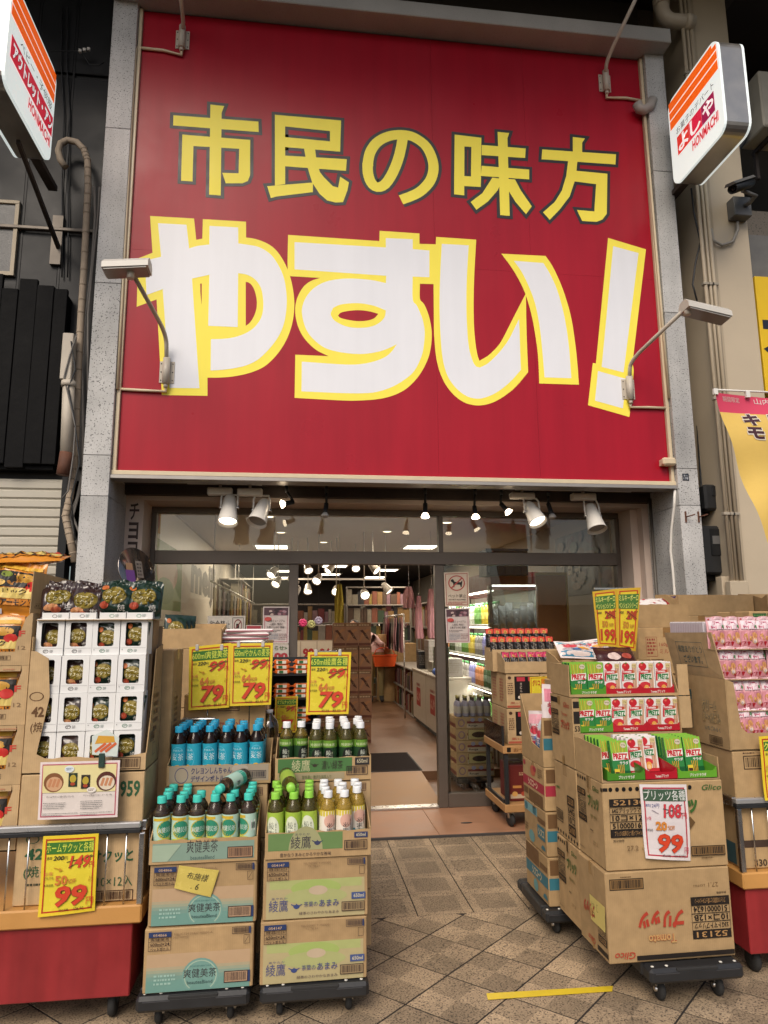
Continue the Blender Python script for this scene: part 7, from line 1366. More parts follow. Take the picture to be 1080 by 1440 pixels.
pouch('snack_bag', 'white bag with red spots and a red end lying in the open carton', 'bag', .30, .15, .06, WBAG, lambda p, w_, h: ([p.ell(w_*(-.4+.16*i), h*(.3+.35*((i*7) % 3)/2), .010, .010, '#c8303c') for i in range(6)], p.rect(w_*.38, h*.1, w_*.49, h*.9, '#a82430')), (2.30, 4.25, 1.58), (R_(-60), R_(-4), R_(3)), seed=130)
bxs = [(2.505, 4.30, .30, 'tall carton between the spotted bag and the folded flap carton', 1.47, .22), (2.815, 4.32, .24, 'carton with a folded diagonal flap close to the pillar', 1.47, .22), (3.07, 4.2, .5, 'tall plain carton beside the beige column', 1.47, .22)]
for x, y, wv, lab, h0, h1 in bxs:
    carton(lab+', lower', x, y, 0, wv, .32, h0*.5, (), tape='x'); carton(lab+', middle', x, y, h0*.5+.001, wv, .32, h0*.5-.001, (), tape='x'); t_ = carton(lab+', top', x+.002, y-.002, h0+.002, wv, .32, .075, [(F, lambda p, w_, h: (p.rect(w_*.42, h*.0, w_*.58, h, '#9a7444'), p.scrib(w_*.75, h*.2, w_*.93, h*.7, '#7a4a34', 2, 2)))], tape=None)
    ot_ = tray('open flaps of the '+lab, x, y, h0+.078, wv, .30, .135 if wv < .4 else .13, .14, .15, (), rag=.001)
pouch('snack_bag', 'purple and orange snack bag peeping out of the tall carton', 'bag', .24, .13, .04, mat('purple_bag_film', (0.06, 0.03, 0.09), rough=.25), lambda p, w_, h: (p.ell(-w_*.3, h*.5, .03, .02, '#d8803c'), p.ell(w_*.3, h*.6, .03, .02, '#c8a0b0'), p.scrib(-w_*.1, h*.4, w_*.2, h*.7, '#b0a0c0', 2, 2)), (2.66, 4.42, 1.60), (R_(-50), 0, R_(-3)), seed=131)
ln = Print((2.815, 4.32, 1.548)); ln.line(.02, .005, .10, .12, .002, '#d0aa78'); l_ = ln.build('crease', COL.objects[ot_.name] if False else None); bpy.data.objects.remove(l_)
# open carton with blue candy bags just behind the top pretzel tray
carton('base carton behind the highest pretzel tray', 1.72, 4.45, 0, .42, .3, .62, (), tape='x'); carton('second carton behind the highest pretzel tray', 1.72, 4.45, .622, .42, .3, .50, (), tape='x')
tray('open carton with blue and white candy bags behind the highest pretzel tray', 1.74, 4.45, 1.124, .42, .30, .135, .15, .19, ())
pouch('candy_bag', 'blue and white candy bag lying in the open carton behind the pretzels', 'bag', .26, .16, .06, CANDY, d_candy('#4a9ab8', '#3f8ab0'), (1.90, 4.56, 1.265), (R_(-48), R_(3), R_(4)), seed=133)
pouch('candy_bag', 'second blue candy bag behind, under the yellow 199 cards', 'bag', .26, .15, .05, CANDY, d_candy('#3a7a9a', '#d8e0ea'), (2.03, 4.62, 1.27), (R_(-40), R_(-6), R_(-8)), seed=134)
tray('low open carton with dark bags just behind the highest pretzel row', 1.56, 3.60, 1.02, .42, .26, .265, .27, .27, ()); carton('tall support carton behind the pretzel stack', 1.56, 3.60, 0, .42, .26, .60, (), tape='x'); carton('upper support carton behind the pretzel stack', 1.56, 3.60, .602, .42, .26, .415, (), tape='x')
pouch('snack_bag', 'dark red and white snack bag in the low open carton behind the pretzels', 'bag', .24, .16, .05, mat('dark_bag_film', (0.05, 0.015, 0.015), rough=.25), lambda p, w_, h: (p.ell(-w_*.1, h*.5, .04, .025, '#e0c8c0'), p.ell(w_*.22, h*.5, .03, .02, '#b04a3a')), (1.80, 3.72, 1.24), (R_(-40), 0, R_(5)), seed=135)
def c199(p, w_, h):
    p.rect(w_*.07, h*.66, w_*.94, h*.90, '#4a7a34'); p.text('ミルキーボーロ', w_*.09, h*.79, w_*.92, h*.89, '#e6e67a', .01); p.text('ペンションシリーズ', w_*.09, h*.67, w_*.92, h*.77, '#e6e67a', .01); p.text('400', w_*.10, h*.575, w_*.30, h*.62, '#4a4030', .02, .2); p.text('298', w_*.44, h*.48, w_*.90, h*.63, '#b84428', .05, out='#4a2a18', outw=.015); p.line(w_*.42, h*.50, w_*.94, h*.62, .004, '#4a3a22'); p.line(w_*.44, h*.62, w_*.92, h*.50, .004, '#4a3a22'); p.text('50', w_*.28, h*.335, w_*.56, h*.455, '#d08a34', .03, out='#8a5a22', outw=.015); p.text('%OFF', w_*.6, h*.35, w_*.8, h*.41, '#c08034', .02); p.text('199', w_*.16, h*.09, w_*.88, h*.31, '#c84428', .03, .05, out='#5a2416', outw=.012); p.text('円', w_*.84, h*.08, w_*.95, h*.15, '#c84428', .03)
price_card('price_card', 'yellow 199 yen price card, the one away from the red spotted bag', ((833, 832), (867, 828), (869, 910), (841, 908)), 3.90, c199, '#e8cf3a', curl=.002, edge='#d8b030'); price_card('price_card', 'yellow 199 yen price card, the one beside the red spotted bag', ((867, 828), (901, 826), (894, 916), (868, 911)), 3.895, c199, '#e8cf3a', curl=.002, edge='#d8b030')
q = onY(867, 828, 3.91); st = thing('card_stand', 'thin stand holding the two yellow 199 yen cards', 'stand', (q.x, 3.91, 1.2)); P(MB().cyl((q.x, 3.912, 0.0), (q.x, 3.912, q.z), .005, 8), 'rod', CH, st); P(MB().box(q.x-.14, 3.905, q.z-.004, q.x+.14, 3.92, q.z+.006), 'clip_bar', CH, st); P(MB().box(q.x-.1, 3.86, 0, q.x+.1, 3.96, .012), 'foot', CH, st)

# ================================================================== second cart with pink pouches
wire_cart('red display cart with wooden rim holding the cream bread pouches', 1.916, 3.05, 2.948, 3.62)
JX, JY = 1.940, 2.985
def d_jlow(p, w_, h): p.bars(w_*.10, h*.84, w_*.40, h*.96, '#3a2a20', True, 3); p.scrib(w_*.1, h*.97, w_*.3, h*.995, '#5a4030', 1, 1); p.text('クリーム', w_*.42, h*.36, w_*.9, h*.60, '#5a8a8e', .02); p.rect(w_*.02, h*.18, w_*.6, h*.24, '#4a3a30'); p.text('330', w_*.12, h*.02, w_*.24, h*.08, '#4a3a30', .02)
def d_jside(p, w_, h): p.frame(w_*.30, h*.28, w_*.75, h*.72, .002, '#5a6a6a'); p.scrib(w_*.33, h*.3, w_*.72, h*.70, '#7a7a6a', 5, 2); p.rect(w_*.30, h*.02, w_*.92, h*.2, '#3f5f66')
carton('lower carton standing in the cart under the cream bread display', JX, JY, .434, .50, .40, .495, [(F, d_jlow), (FL, d_jside, .40)], m=CARD, tape=None)
dj = thing('display_carton', 'cut-open carton of pink pouches with a printed thank-you flap', 'carton', (JX+.25, JY+.2, .931)); jz = .931; JW = .62
P(MB().box(JX-.003, JY, jz, JX+JW, JY+.42, jz+.005), 'carton_base', CARD, dj); P(MB().box(JX-.006, JY, jz+.001, JX-.001, JY+.42, jz+.315), 'side_panel', CARD, dj)
P(MB().add([(JX-.006, JY+.005, jz+.316), (JX-.006, JY+.42, jz+.316), (JX-.05, JY+.42, jz+.52), (JX-.036, JY+.03, jz+.525), (JX-.002, JY+.005, jz+.316), (JX-.002, JY+.42, jz+.316), (JX-.046, JY+.42, jz+.52), (JX-.032, JY+.03, jz+.525)], [(0, 3, 2, 1), (4, 5, 6, 7), (0, 1, 5, 4), (1, 2, 6, 5), (2, 3, 7, 6), (3, 0, 4, 7)]), 'thank_you_flap', CARD2, dj)
P(MB().prism([(JX, JY, jz+.001), (JX+JW, JY, jz+.001), (JX+JW, JY, jz+.075), (JX+.085, JY, jz+.075), (JX+.055, JY, jz+.10), (JX+.035, JY, jz+.30), (JX, JY, jz+.312)], (0, .004, 0)), 'front_panel', CARD, dj); P(MB().box(JX+.005, JY+.415, jz+.006, JX+JW, JY+.42, jz+.58), 'back_panel', CARDIN, dj)
GJ = '#3f6468'; up = Vector((-.044, .0, .204)).normalized()
pr = Print((JX-.006, JY+.42, jz+.316), (0, -1, 0), up, base=.0012); pr.frame(.085, .045, .315, .165, .002, GJ); pr.text('毎度ありがとう', .098, .112, .302, .148, GJ, .012); pr.text('ございます。', .128, .062, .285, .10, GJ, .012); pr.build('flap_printing', dj, -parent_loc(dj))
pr = Print((JX-.006, JY+.42, jz), (0, -1, 0), base=.0012); pr.rect(.02, .20, .14, .245, GJ); pr.text('L73', .05, .207, .13, .238, '#b08a5a', .02); pr.frame(.02, .06, .14, .20, .002, GJ); pr.scrib(.03, .07, .13, .19, GJ, 4, 3); pr.text('クリーム', .225, .155, .345, .21, '#c0a070', .03, out=GJ, outw=.04); pr.text('あ〜んぱん', .225, .105, .365, .155, '#c0a070', .03, out=GJ, outw=.04); pr.text('いちごみるく', .24, .07, .36, .09, GJ, .0); pr.bars(.27, .012, .37, .05, '#3a2a20', True, 2); pr.ell(.03, .285, .012, .012, GJ); pr.build('side_printing', dj, -parent_loc(dj))
PINK = mat('pink_pouch_film', (0.70, 0.36, 0.40), rough=.22, var=.1, coat=.2)
def d_pink(p, w_, h):
    p.rect(-w_*.46, h*.90, w_*.46, h*.985, '#eac4cc'); p.rect(-w_*.43, h*.60, w_*.43, h*.885, '#f2dde4'); p.text('クリーム', -w_*.40, h*.745, w_*.40, h*.875, '#cc2a6c', .04); p.text('あ〜んぱん', -w_*.40, h*.61, w_*.42, h*.735, '#cc2a6c', .04); p.ell(-w_*.36, h*.93, w_*.06, h*.03, '#c82a3a'); p.ell(w_*.38, h*.68, w_*.07, h*.07, '#5a8a5e')
    p.text('いちごみるく', -w_*.28, h*.565, w_*.28, h*.60, '#8a4a5a', .0); p.rect(-w_*.46, h*.04, w_*.46, h*.54, '#d9909c')
    p.ell(-w_*.12, h*.34, w_*.24, h*.13, '#c98a4e'); p.ell(-w_*.12, h*.37, w_*.2, h*.08, '#e0ae72'); p.ell(w_*.24, h*.40, w_*.17, h*.10, '#d89a62'); p.ell(w_*.26, h*.22, w_*.16, h*.10, '#e8b890'); p.ell(w_*.26, h*.22, w_*.09, h*.06, '#f0e0dc')
    for x, y in ((-.34, .12), (-.08, .12), (.4, .1)): p.poly([(w_*(x-.10), h*(y+.07)), (w_*x, h*(y-.06)), (w_*(x+.10), h*(y+.07)), (w_*x, h*(y+.09))], '#b81e2e')
prp = pouch('cream_bread_pouch', 'pink cream bread pouch with red strawberries in the cut-open carton', 'pouch', .086, .147, .024, PINK, d_pink, (0, 0, 0), group='pink cream bread pouches', seed=140, crum=.0022); first = True
for r_, (z, x0) in enumerate(((1.381, JX-.035), (1.244, JX+.002), (1.104, JX+.030), (.985, JX+.055))):
    for i in range(6):
        loc = (x0+.0835*i+.04+rnd.uniform(-.002, .002), JY+.030+.010*(3-r_)+rnd.uniform(-.003, .003), z); rot = (R_(-4+rnd.uniform(-3, 3)), R_(rnd.uniform(-4, 4)), R_(rnd.uniform(-5, 5)))
        rw = ('top', 'second', 'third', 'lowest')[r_]+' row of the thank-you carton'; lab = 'pink cream bread pouch in the '+rw; grp = 'pink pouches in the '+rw
        if first: prp.location = loc; prp.rotation_euler = rot; first = False; tag(prp, lab, None, grp)
        else: dup(prp, loc, rot, lab, grp)
for z in (1.379, 1.242, 1.102, .984): P(MB().box(JX-.028 if z > 1.3 else JX+.006, JY+.02, z-.004, JX+JW-.01, JY+.41, z-.001), 'shelf_card', CARDIN, dj)
P(MB().box(JX-.028, JY+.10, 1.384, JX+.12, JY+.40, 1.505, c=.004), 'wrapped_pouches', mat('clear_wrapped_white', (0.6, 0.58, 0.62), rough=.3, var=.15, vscale=40), dj)
lace = Print((JX-.028, JY+.395, 1.384), (0, -1, 0)); lace.rect(0, .02, .29, .115, '#d9cdd6'); [lace.line(.01+.022*i, .03, .02+.022*i, .11, .002, '#b59aa8') for i in range(12)]; lace.build('wrapper_print', dj, -parent_loc(dj))
price_card('price_card', 'yellow price card hung on the rail of the cart with pink pouches', ((1067, 1036), (1131, 1030), (1140, 1120), (1076, 1126)), 2.935, std_card('クリームあんぱん', '150', '99', '50', '79', '85.32'))
carton('carton with green leaf pictures behind the pink pouches', 2.48, 3.55, 0.0, .45, .3, .78, (), tape='x'); carton('upper carton with green leaf pictures behind the pink pouches', 2.48, 3.55, .782, .45, .3, .78, [(F, lambda p, w_, h: [(p.rect(.02+.088*i, h*.86, .102+.088*i, h*.985, '#2f5a34'), p.scrib(.025+.088*i, h*.90, .098+.088*i, h*.98, '#5a8a4a', 4, i), p.poly([(.04+.088*i, h*.86), (.06+.088*i, h*.93), (.075+.088*i, h*.86)], '#d8c48a')) for i in range(4)])], tape='x')

# ================================================================== hanging banner
bn = thing('banner', 'yellow cloth banner with pink top band hanging from a white rod', 'banner', tuple(onY(1090, 560, 3.4))); BY = 3.4
YC_ = mat('yellow_cloth', (0.70, 0.48, 0.12), rough=.75, var=.1, vscale=6, bump=.1, bscale=50); PC_ = mat('pink_cloth', (0.62, 0.055, 0.12), rough=.75, var=.08)
top = onY(1006, 552, BY); bandz = onY(1015, 576, BY)
def bsurf(u, v):     # u 0..1 across .5 m, v 0 top .. 1 bottom; the left edge is drawn in towards the pole lower down
    xl = top.x+.26*v**1.05*1.0+.0; xr = top.x+.55
    x = xl+(xr-xl)*u; z = top.z-1.0*v-.03*u*(1-v); y = BY+.03*math.sin(u*7+v*5)*v+.012*math.sin(v*16+u*3)
    return Vector((x, y, z))
n, m_ = 16, 28; v0 = (top.z-bandz.z)/1.0
g = [[bsurf(i/n, (j/m_)) for i in range(n+1)] for j in range(m_+1)]
mb = MB(); jb = max(1, round(v0*m_)); flat = [p for r_ in g for p in r_]
mb.add(flat[jb*(n+1):], [(j*(n+1)+i, (j+1)*(n+1)+i, (j+1)*(n+1)+i+1, j*(n+1)+i+1) for j in range(m_-jb) for i in range(n)], 0, True); P(mb, 'cloth', YC_, bn)
mb = MB(); mb.add(flat[:(jb+1)*(n+1)], [(j*(n+1)+i, (j+1)*(n+1)+i, (j+1)*(n+1)+i+1, j*(n+1)+i+1) for j in range(jb) for i in range(n)], 0, True); P(mb, 'top_band', PC_, bn)
def bw(x, y, k): p = bsurf(x, 1-y); return Vector((p.x, p.y-k-.001, p.z))-parent_loc(bn)
pr = Print((0, 0, 0), warp=bw); pr.text('期間限定', .07, .955, .26, .985, '#e9c9c4', .02); pr.text('山内OPEN', .42, .955, .85, .99, '#f2e4e0', .04)
pr.vtext('キモ', .22, .73, .42, .90, '#f4ead8', .09); pr.vtext('キモ', .23, .737, .41, .895, '#4a2430', .05); pr.vtext('Kニ', .50, .73, .72, .90, '#f4ead8', .09); pr.vtext('Kニ', .51, .737, .71, .895, '#4a2430', .05); pr.build('banner_print', bn)
P(MB().cyl(onY(1003, 548, BY), (top.x+.62, BY, top.z+.012), .006, 8), 'rod', WHITEP, bn); P(MB().cyl((top.x+.60, BY+.01, 0), (top.x+.60, BY+.01, top.z+.06), .014, 10), 'pole', WHITEP, bn); P(MB().box(top.x+.45, BY-.15, 0, top.x+.75, BY+.17, .05, c=.02), 'base_weight', BLACKP, bn)
for u in (.0, .35, .7): q = bsurf(u, 0); P(MB().box(q.x-.012, BY-.008, q.z-.012, q.x+.012, BY+.008, q.z+.022), 'tie', WHITEP, bn)
# ================================================================== inside the shop: lamps
TROF = emis('troffer_light', (1.0, 0.88, 0.70), 3.5); DLT = emis('downlight', (1.0, 0.80, 0.55), 5)
TL = {(0, 0): 'ceiling light panel over the counters side, nearer the door', (1, 0): 'ceiling light panel over the mural side, nearer the door'}
tn = 0
for X, Ys in ((-.45, (11.2, 13.6, 16.0, 18.2)), (1.98, (11.05, 13.4, 15.6, 18.0)), (.75, (14.6, 17.0))):
    for Yt in Ys:
        tn += 1; zc_ = IZ if Yt < 14.4 else IZ-.02
        t = thing('ceiling_light', 'flush rectangular ceiling light panel inside the shop', 'ceiling light', (X, Yt, zc_), 0, 'ceiling light panels')
        MB().box(-.27, -.27, -.02, .27, .27, -.001).box(-.30, -.30, -.012, -.271, .30, -.001).box(.271, -.30, -.012, .30, .30, -.001).build('light_frame', WHITEP, t); MB().box(-.25, -.25, -.024, .25, .25, -.0205).build('diffuser', TROF, t)
        if Yt < 14.7:
            ld = bpy.data.lights.new('panel_light', 'AREA'); ld.energy = 26; ld.size = .5; ld.color = (1, .84, .64); lo = bpy.data.objects.new('panel_light', ld); COL.objects.link(lo); lo.parent = t; lo.location = (0, 0, -.03)
for i, (x, y) in enumerate(((-.37, 8.1), (.40, 7.9), (1.85, 8.4), (2.9, 7.9), (-.26, 9.5), (.37, 10.6), (1.2, 9.3), (2.3, 6.7), (-.6, 6.7), (.75, 6.9))):
    t = thing('downlight', 'round recessed downlight in the shop ceiling', 'downlight', (x, y, IZ), 0, 'recessed downlights')
    MB().lathe([(.085, -.001), (.085, -.006), (.066, -.012), (.062, -.006)], 20, cap=False).build('trim_ring', WHITEP, t); MB().lathe([(.0, -.004), (.064, -.0045)], 18, cap=False).build('light_disc', DLT, t)
    if i in (0, 1, 2, 7, 8, 9, 6):
        ld = bpy.data.lights.new('down_beam', 'SPOT'); ld.energy = 14; ld.spot_size = R_(130); ld.spot_blend = .6; ld.color = (1, .82, .6); ld.shadow_soft_size = .07; lo = bpy.data.objects.new('down_beam', ld); COL.objects.link(lo); lo.parent = t; lo.location = (0, 0, -.03)
# track of white cone spots deep in the shop
trk = thing('lamp_track', 'white lighting track crossing the shop ceiling', 'track', (.8, 12.0, 2.5)); P(MB().box(-1.2, 11.98, 2.28, 1.5, 12.02, 2.31), 'rail', LAMPW, trk); P(MB().box(-1.1, 11.99, 2.31, -1.08, 12.01, IZ).box(1.4, 11.99, 2.31, 1.42, 12.01, IZ), 'hanger', LAMPW, trk)
for i, (px, py, dx, dy) in enumerate(((385, 803, -.35, -.5), (391, 816, -.3, -.5), (432, 797, .2, -.5), (466, 798, -.5, -.35), (500, 795, .0, -.6), (524, 797, .5, -.4), (448, 812, -.3, -.6), (473, 828, -.1, -.8), (418, 829, -.4, -.5), (433, 826, .0, -.4), (512, 833, .1, -.9), (542, 825, .4, -.2), (410, 815, .5, -.4))):
    q = onY(px, py, 9.4+.35*(i % 5)); d = Vector((dx, dy, -.55)).normalized(); t = thing('track_spotlight', 'white cone spotlight hanging from the shop ceiling', 'spotlight', tuple(q), 0, 'cone spotlights inside the shop')
    MB().cyl((0, 0, .02), (0, 0, IZ-q.z), .008, 6).build('stem', LAMPW, t); MB().lathe([(0, -.06), (.03, -.06), (.04, -.04), (.068, .09), (.07, .10), (.062, .10), (.055, .08), (0, .08)], 14, axis=d).build('shade', LAMPW, t); MB().lathe([(0, .085), (.056, .085)], 14, axis=d, cap=False).build('lens', LIT, t)

# ================================================================== mural and hangings on the inner left wall
MX = IX0+.001
mu = thing('wall_mural', 'long white wall mural with big brand lettering and brown bears of colour inside the shop', 'mural', (MX, 9, 1.5)); mu['label'] = 'long pale wall mural with big brand lettering on the inner wall'
P(MB().box(MX, 6.2, 1.42, MX+.012, 19, 2.74), 'mural_panel', mat('mural_white', (0.66, 0.60, 0.52), rough=.45, var=.05), mu)
pr = Print((MX+.012, 6.2, 1.42), (0, 1, 0)); pr.rect(.7, .25, 2.3, .95, '#7f9a58'); pr.ell(1.4, .66, .6, .22, '#c9a08a'); pr.ell(1.3, .45, .5, .14, '#6a8a4a'); pr.rect(.3, 1.0, .9, 1.3, '#d8a23c'); pr.ell(.6, 1.12, .25, .12, '#b0584a'); pr.text('meiji', 3.0, .35, 5.6, 1.02, '#6f6a68', .05); pr.ell(6.5, .62, .6, .30, '#6a4638'); pr.ell(6.3, .38, .5, .22, '#7a5444'); pr.ell(8.3, .60, .45, .26, '#5a4440'); pr.text('choco', 9.4, .35, 12.2, .70, '#8a9a6a', .03)
pr.build('mural_print', mu, -parent_loc(mu))
ral = thing('hanging_rail', 'thin rail with packets hung along the inner wall', 'rail', (-1.0, 9, 2.0)); P(MB().cyl((-.95, 7.6, 1.98), (-.95, 15, 1.98), .012, 8), 'rail_tube', LAMPW, ral)
for y in (7.8, 11, 14.5): P(MB().cyl((-.95, y, 1.98), (-.95, y, IZ), .006, 6), 'hanger', LAMPW, ral)
PAL = [(0.55, 0.40, 0.10), (0.45, 0.16, 0.10), (0.5, 0.45, 0.35), (0.10, 0.16, 0.10), (0.42, 0.25, 0.30), (0.06, 0.06, 0.07), (0.6, 0.55, 0.5), (0.16, 0.10, 0.07), (0.5, 0.3, 0.12), (0.30, 0.05, 0.06)]
PALM = [mat('goods_%d' % i, tuple(v*.42 for v in c), rough=.4, var=.35, vscale=25) for i, c in enumerate(PAL)]
for i in range(14):
    y = 8.0+.5*i; t = thing('hanging_packet', 'tall packet hanging from the rail along the inner wall', 'packet', (-.95, y, 1.96), 0, 'packets on the inner wall rail'); m = PALM[(0, 6, 4, 5, 0, 6, 8, 0, 5, 6, 0, 4, 8, 6)[i]]
    MB().box(-.006, -.11, -.50, .006, .11, -.03, c=.003).build('packet_film', m, t); MB().box(-.002, -.015, -.03, .002, .015, .013).build('hook', STEEL, t); pr = Print((-.006, .11, -.5), (0, -1, 0)); pr.scrib(.03, .28, .19, .42, '#e8e0d0', 2, i); pr.rect(.03, .05, .19, .2, ('#c84a3a', '#3f6a3a', '#c8a83a')[i % 3]); pr.build('packet_print', t)
# ================================================================== shelves of goods
SHW = mat('shelf_metal', (0.20, 0.18, 0.16), rough=.4, var=.08)
def gondola(label, x0, x1, y0, y1, z1, tiers, face, seed, back=True, hgt=None):
    "face: '-x', '+x' or '-y' side from which goods are seen"
    r = random.Random(seed); t = thing('goods_shelf', label, 'shelf', ((x0+x1)/2, (y0+y1)/2, .1)); hh = (z1-.1)/tiers
    for k in range(tiers+1): P(MB().box(x0, y0, .1+hh*k-.012 if k else .1, x1, y1, .1+hh*k+.012, c=.003), 'shelf_board', SHW, t)
    P(MB().box(x0+.001, y0, .113, x0+.02, y0+.02, z1-.013).box(x1-.021, y0, .113, x1-.001, y0+.02, z1-.013).box(x0+.001, y1-.021, .113, x0+.02, y1-.001, z1-.013), 'upright', SHW, t)
    for k in range(tiers):
        mb = MB(); z = .1+hh*k+.013
        L = (y1-y0) if 'x' in face else (x1-x0); p = .012
        while p < L-.06:
            wd = r.uniform(.06, .14); hb = min(hh-.05, r.uniform(.5, .92)*hh); m = r.randrange(len(PALM)); wd = min(wd, L-p-.005)
            if 'x' in face:
                xa, xb = (x0+.02, x0+.20) if face == '-x' else (x1-.20, x1-.02); mb.box(xa+r.uniform(0, .03), y0+p, z, xb, y0+p+wd-.006, z+hb, m)
            else: mb.box(x0+p, y0+.03+r.uniform(0, .02), z, x0+p+wd-.006, y0+.2, z+hb, m)
            p += wd
        o = P(mb, 'shelf_goods', PALM, t); o['kind'] = 'stuff'
    return t
gondola('tall goods shelf against the inner wall under the mural', IX0+.03, -.98, 7.0, 12.0, 1.36, 3, '+x', 1)
gondola('dark goods shelf along the far side of the aisle', 2.35, 2.75, 10.8, 16.5, 1.9, 4, '-x', 2)
gondola('low goods table shelf beside the aisle past the counters', 1.76, 2.3, 10.6, 13.2, .80, 2, '-x', 3)
gondola('far end shelf across the shop behind the brown box pile', -.9, 1.2, 15.0, 15.4, 1.5, 4, '-y', 4); gondola('tall end shelf at the back right of the shop', 1.5, 2.3, 16.6, 17.0, 2.0, 5, '-y', 5)
# poster strip with prices over the far shelf
bp = thing('price_strip', 'row of white price posters in front of the far shelf', 'posters', (-.1, 12.4, 1.0)); P(MB().box(-.55, 12.39, .78, .62, 12.40, 1.24), 'strip_board', C('#b9a999'), bp)
pr = Print((-.55, 12.39, .78)); [(pr.rect(.02+.29*i, .02, .29+.29*i, .44, '#d8cdbd'), pr.text(('99', '96', '99', '96')[i], .05+.29*i, .14, .25+.29*i, .32, '#b0303a', .05)) for i in range(4)]; pr.build('strip_print', bp, -parent_loc(bp)); P(MB().box(-.50, 12.405, .1, -.46, 12.43, .8).box(.5, 12.405, .1, .54, 12.43, .8), 'strip_leg', SHW, bp)
gondola('tall crowded rack of small goods in the dim back of the shop', .95, 2.25, 13.75, 14.0, 2.25, 6, '-y', 7); gondola('wall rack of small goods near the far left of the shop', -1.38, -1.0, 12.1, 14.9, 2.3, 6, '+x', 8); gondola('rack of dark goods across the far middle of the shop', -.9, .9, 13.4, 13.7, 1.9, 5, '-y', 9)
gondola('low dark stand under the price posters', -.6, .4, 12.45, 12.85, .95, 2, '-y', 6)
for i, (px, py, c) in enumerate(((426, 876, (0.6, 0.05, 0.2)), (438, 878, (0.4, 0.42, 0.2)), (448, 873, (0.35, 0.32, 0.5)))):
    q = onY(px, py, 12.3); t = thing('paper_flower', ('hot pink', 'lime green', 'lilac')[i]+' round paper decoration above the price posters', 'decoration', tuple(q)); r0 = .075
    mb = MB()
    for k in range(10): a = k*math.pi/5; mb.lathe([(0, -r0*.35), (r0*.3, -.2*r0), (r0*.42, 0), (r0*.3, .2*r0), (0, r0*.35)], 8, c=(r0*.6*math.cos(a), 0, r0*.6*math.sin(a)), axis=(0, 1, 0))
    mb.build('petals', mat('flower_%d' % i, c, rough=.6, var=.2), t); MB().lathe([(0, -r0*.4), (r0*.4, -r0*.2), (r0*.45, 0), (0, r0*.4)], 10, axis=(0, 1, 0)).build('flower_centre', mat('flower_c%d' % i, tuple(min(1, v*1.3) for v in c), rough=.6), t); MB().cyl((0, .02, 0), (0, .02, IZ-.02-q.z), .002, 5).build('hanging_thread', BLACKP, t)
# pile of brown chocolate boxes
BX = mat('choc_box', (0.27, 0.135, 0.075), rough=.4, var=.25, vscale=14); pz0 = .1
def d_choc(p, w_, h):
    p.rect(.004, h*.84, w_-.004, h*.96, '#7a5a40'); p.scrib(.008, h*.86, w_-.008, h*.94, '#c9b090', 1, 2, .7); p.poly([(w_*.06, h*.22), (w_*.30, h*.60), (w_*.70, h*.74), (w_*.94, h*.70), (w_*.60, h*.58), (w_*.36, h*.40), (w_*.16, h*.20)], '#b07a50'); p.poly([(w_*.10, h*.66), (w_*.34, h*.70), (w_*.62, h*.52), (w_*.90, h*.24), (w_*.60, h*.34), (w_*.34, h*.56)], '#4a2416'); p.text('ショコラ', w_*.18, h*.40, w_*.82, h*.50, '#b08a64', .01); p.rect(.006, h*.04, w_-.006, h*.14, '#6a3a2a')
cbx = thing('chocolate_box', 'brown chocolate gift box in the pile down the aisle', 'box', (0, 0, 0), 0, 'brown chocolate boxes in a pile'); MB().box(-.0775, -.10, 0, .0775, .10, .284, c=.002).build('box_body', BX, cbx); p_ = Print((-.0775, -.10, 0)); d_choc(p_, .155, .284); p_.build('box_print', cbx); p_ = Print((.0775, -.1, 0), (0, 1, 0)); d_choc(p_, .2, .284); p_.build('side_print', cbx); ff = True
for k in range(5):
    for i in range(3):
        loc = (.50+.157*i+rnd.uniform(-.003, .003), 8.6+rnd.uniform(-.006, .006), pz0+.286*k)
        if ff: cbx.location = loc; ff = False
        else: dup(cbx, loc, (0, 0, R_(rnd.uniform(-2, 2))))
for k in range(3):
    for i in range(2): dup(cbx, (.18+.157*i, 8.65, pz0+.286*k), (0, 0, R_(rnd.uniform(-2, 2))))
# entrance mat
MATM = mat('entrance_mat', (0.022, 0.017, 0.016), spec=.05, rough=.95, var=.3, vscale=90, bump=.5, bscale=300)
em = thing('entrance_mat', 'dark brown entrance mat on the shop floor', 'mat', (.6, 7.3, .1)); MB().box(-.62, -.42, .0005, .60, .50, .008, c=.003).build('mat_pile', MATM, em); MB().box(-.635, -.435, .0005, -.621, .515, .006).box(.601, -.435, .0005, .615, .515, .006).box(-.62, -.435, .0005, .60, -.421, .006).build('mat_edge', RUBBER, em)
# white counters with red marks
for i, (ya, yb) in enumerate(((8.35, 9.36), (9.37, 10.4))):
    t = thing('checkout_counter', ('white checkout counter nearest the door with a red mark', 'second white checkout counter with a red mark')[i], 'counter', (2.0, (ya+yb)/2, .1))
    P(MB().box(1.72, ya, .16, 2.25, yb, .83, c=.006), 'counter_body', mat('counter_white', (0.46, 0.41, 0.34), rough=.4, var=.06), t); P(MB().box(1.70, ya, .831, 2.27, yb, .86, c=.004), 'counter_top', mat('counter_top', (0.45, 0.40, 0.33), rough=.3, var=.1), t); P(MB().box(1.75, ya+.01, .1, 2.22, yb-.01, .16), 'plinth', BLACKP, t)
    pr = Print((1.72, yb, .16), (0, -1, 0)); pr.rect(.30, .20, .62, .45, '#a8322c'); pr.text('よしや', .33, .26, .59, .40, '#d9b0a0', .04); pr.text('HONMACHI', .30, .47, .60, .51, '#a8322c', .01); pr.build('counter_print', t, -parent_loc(t))
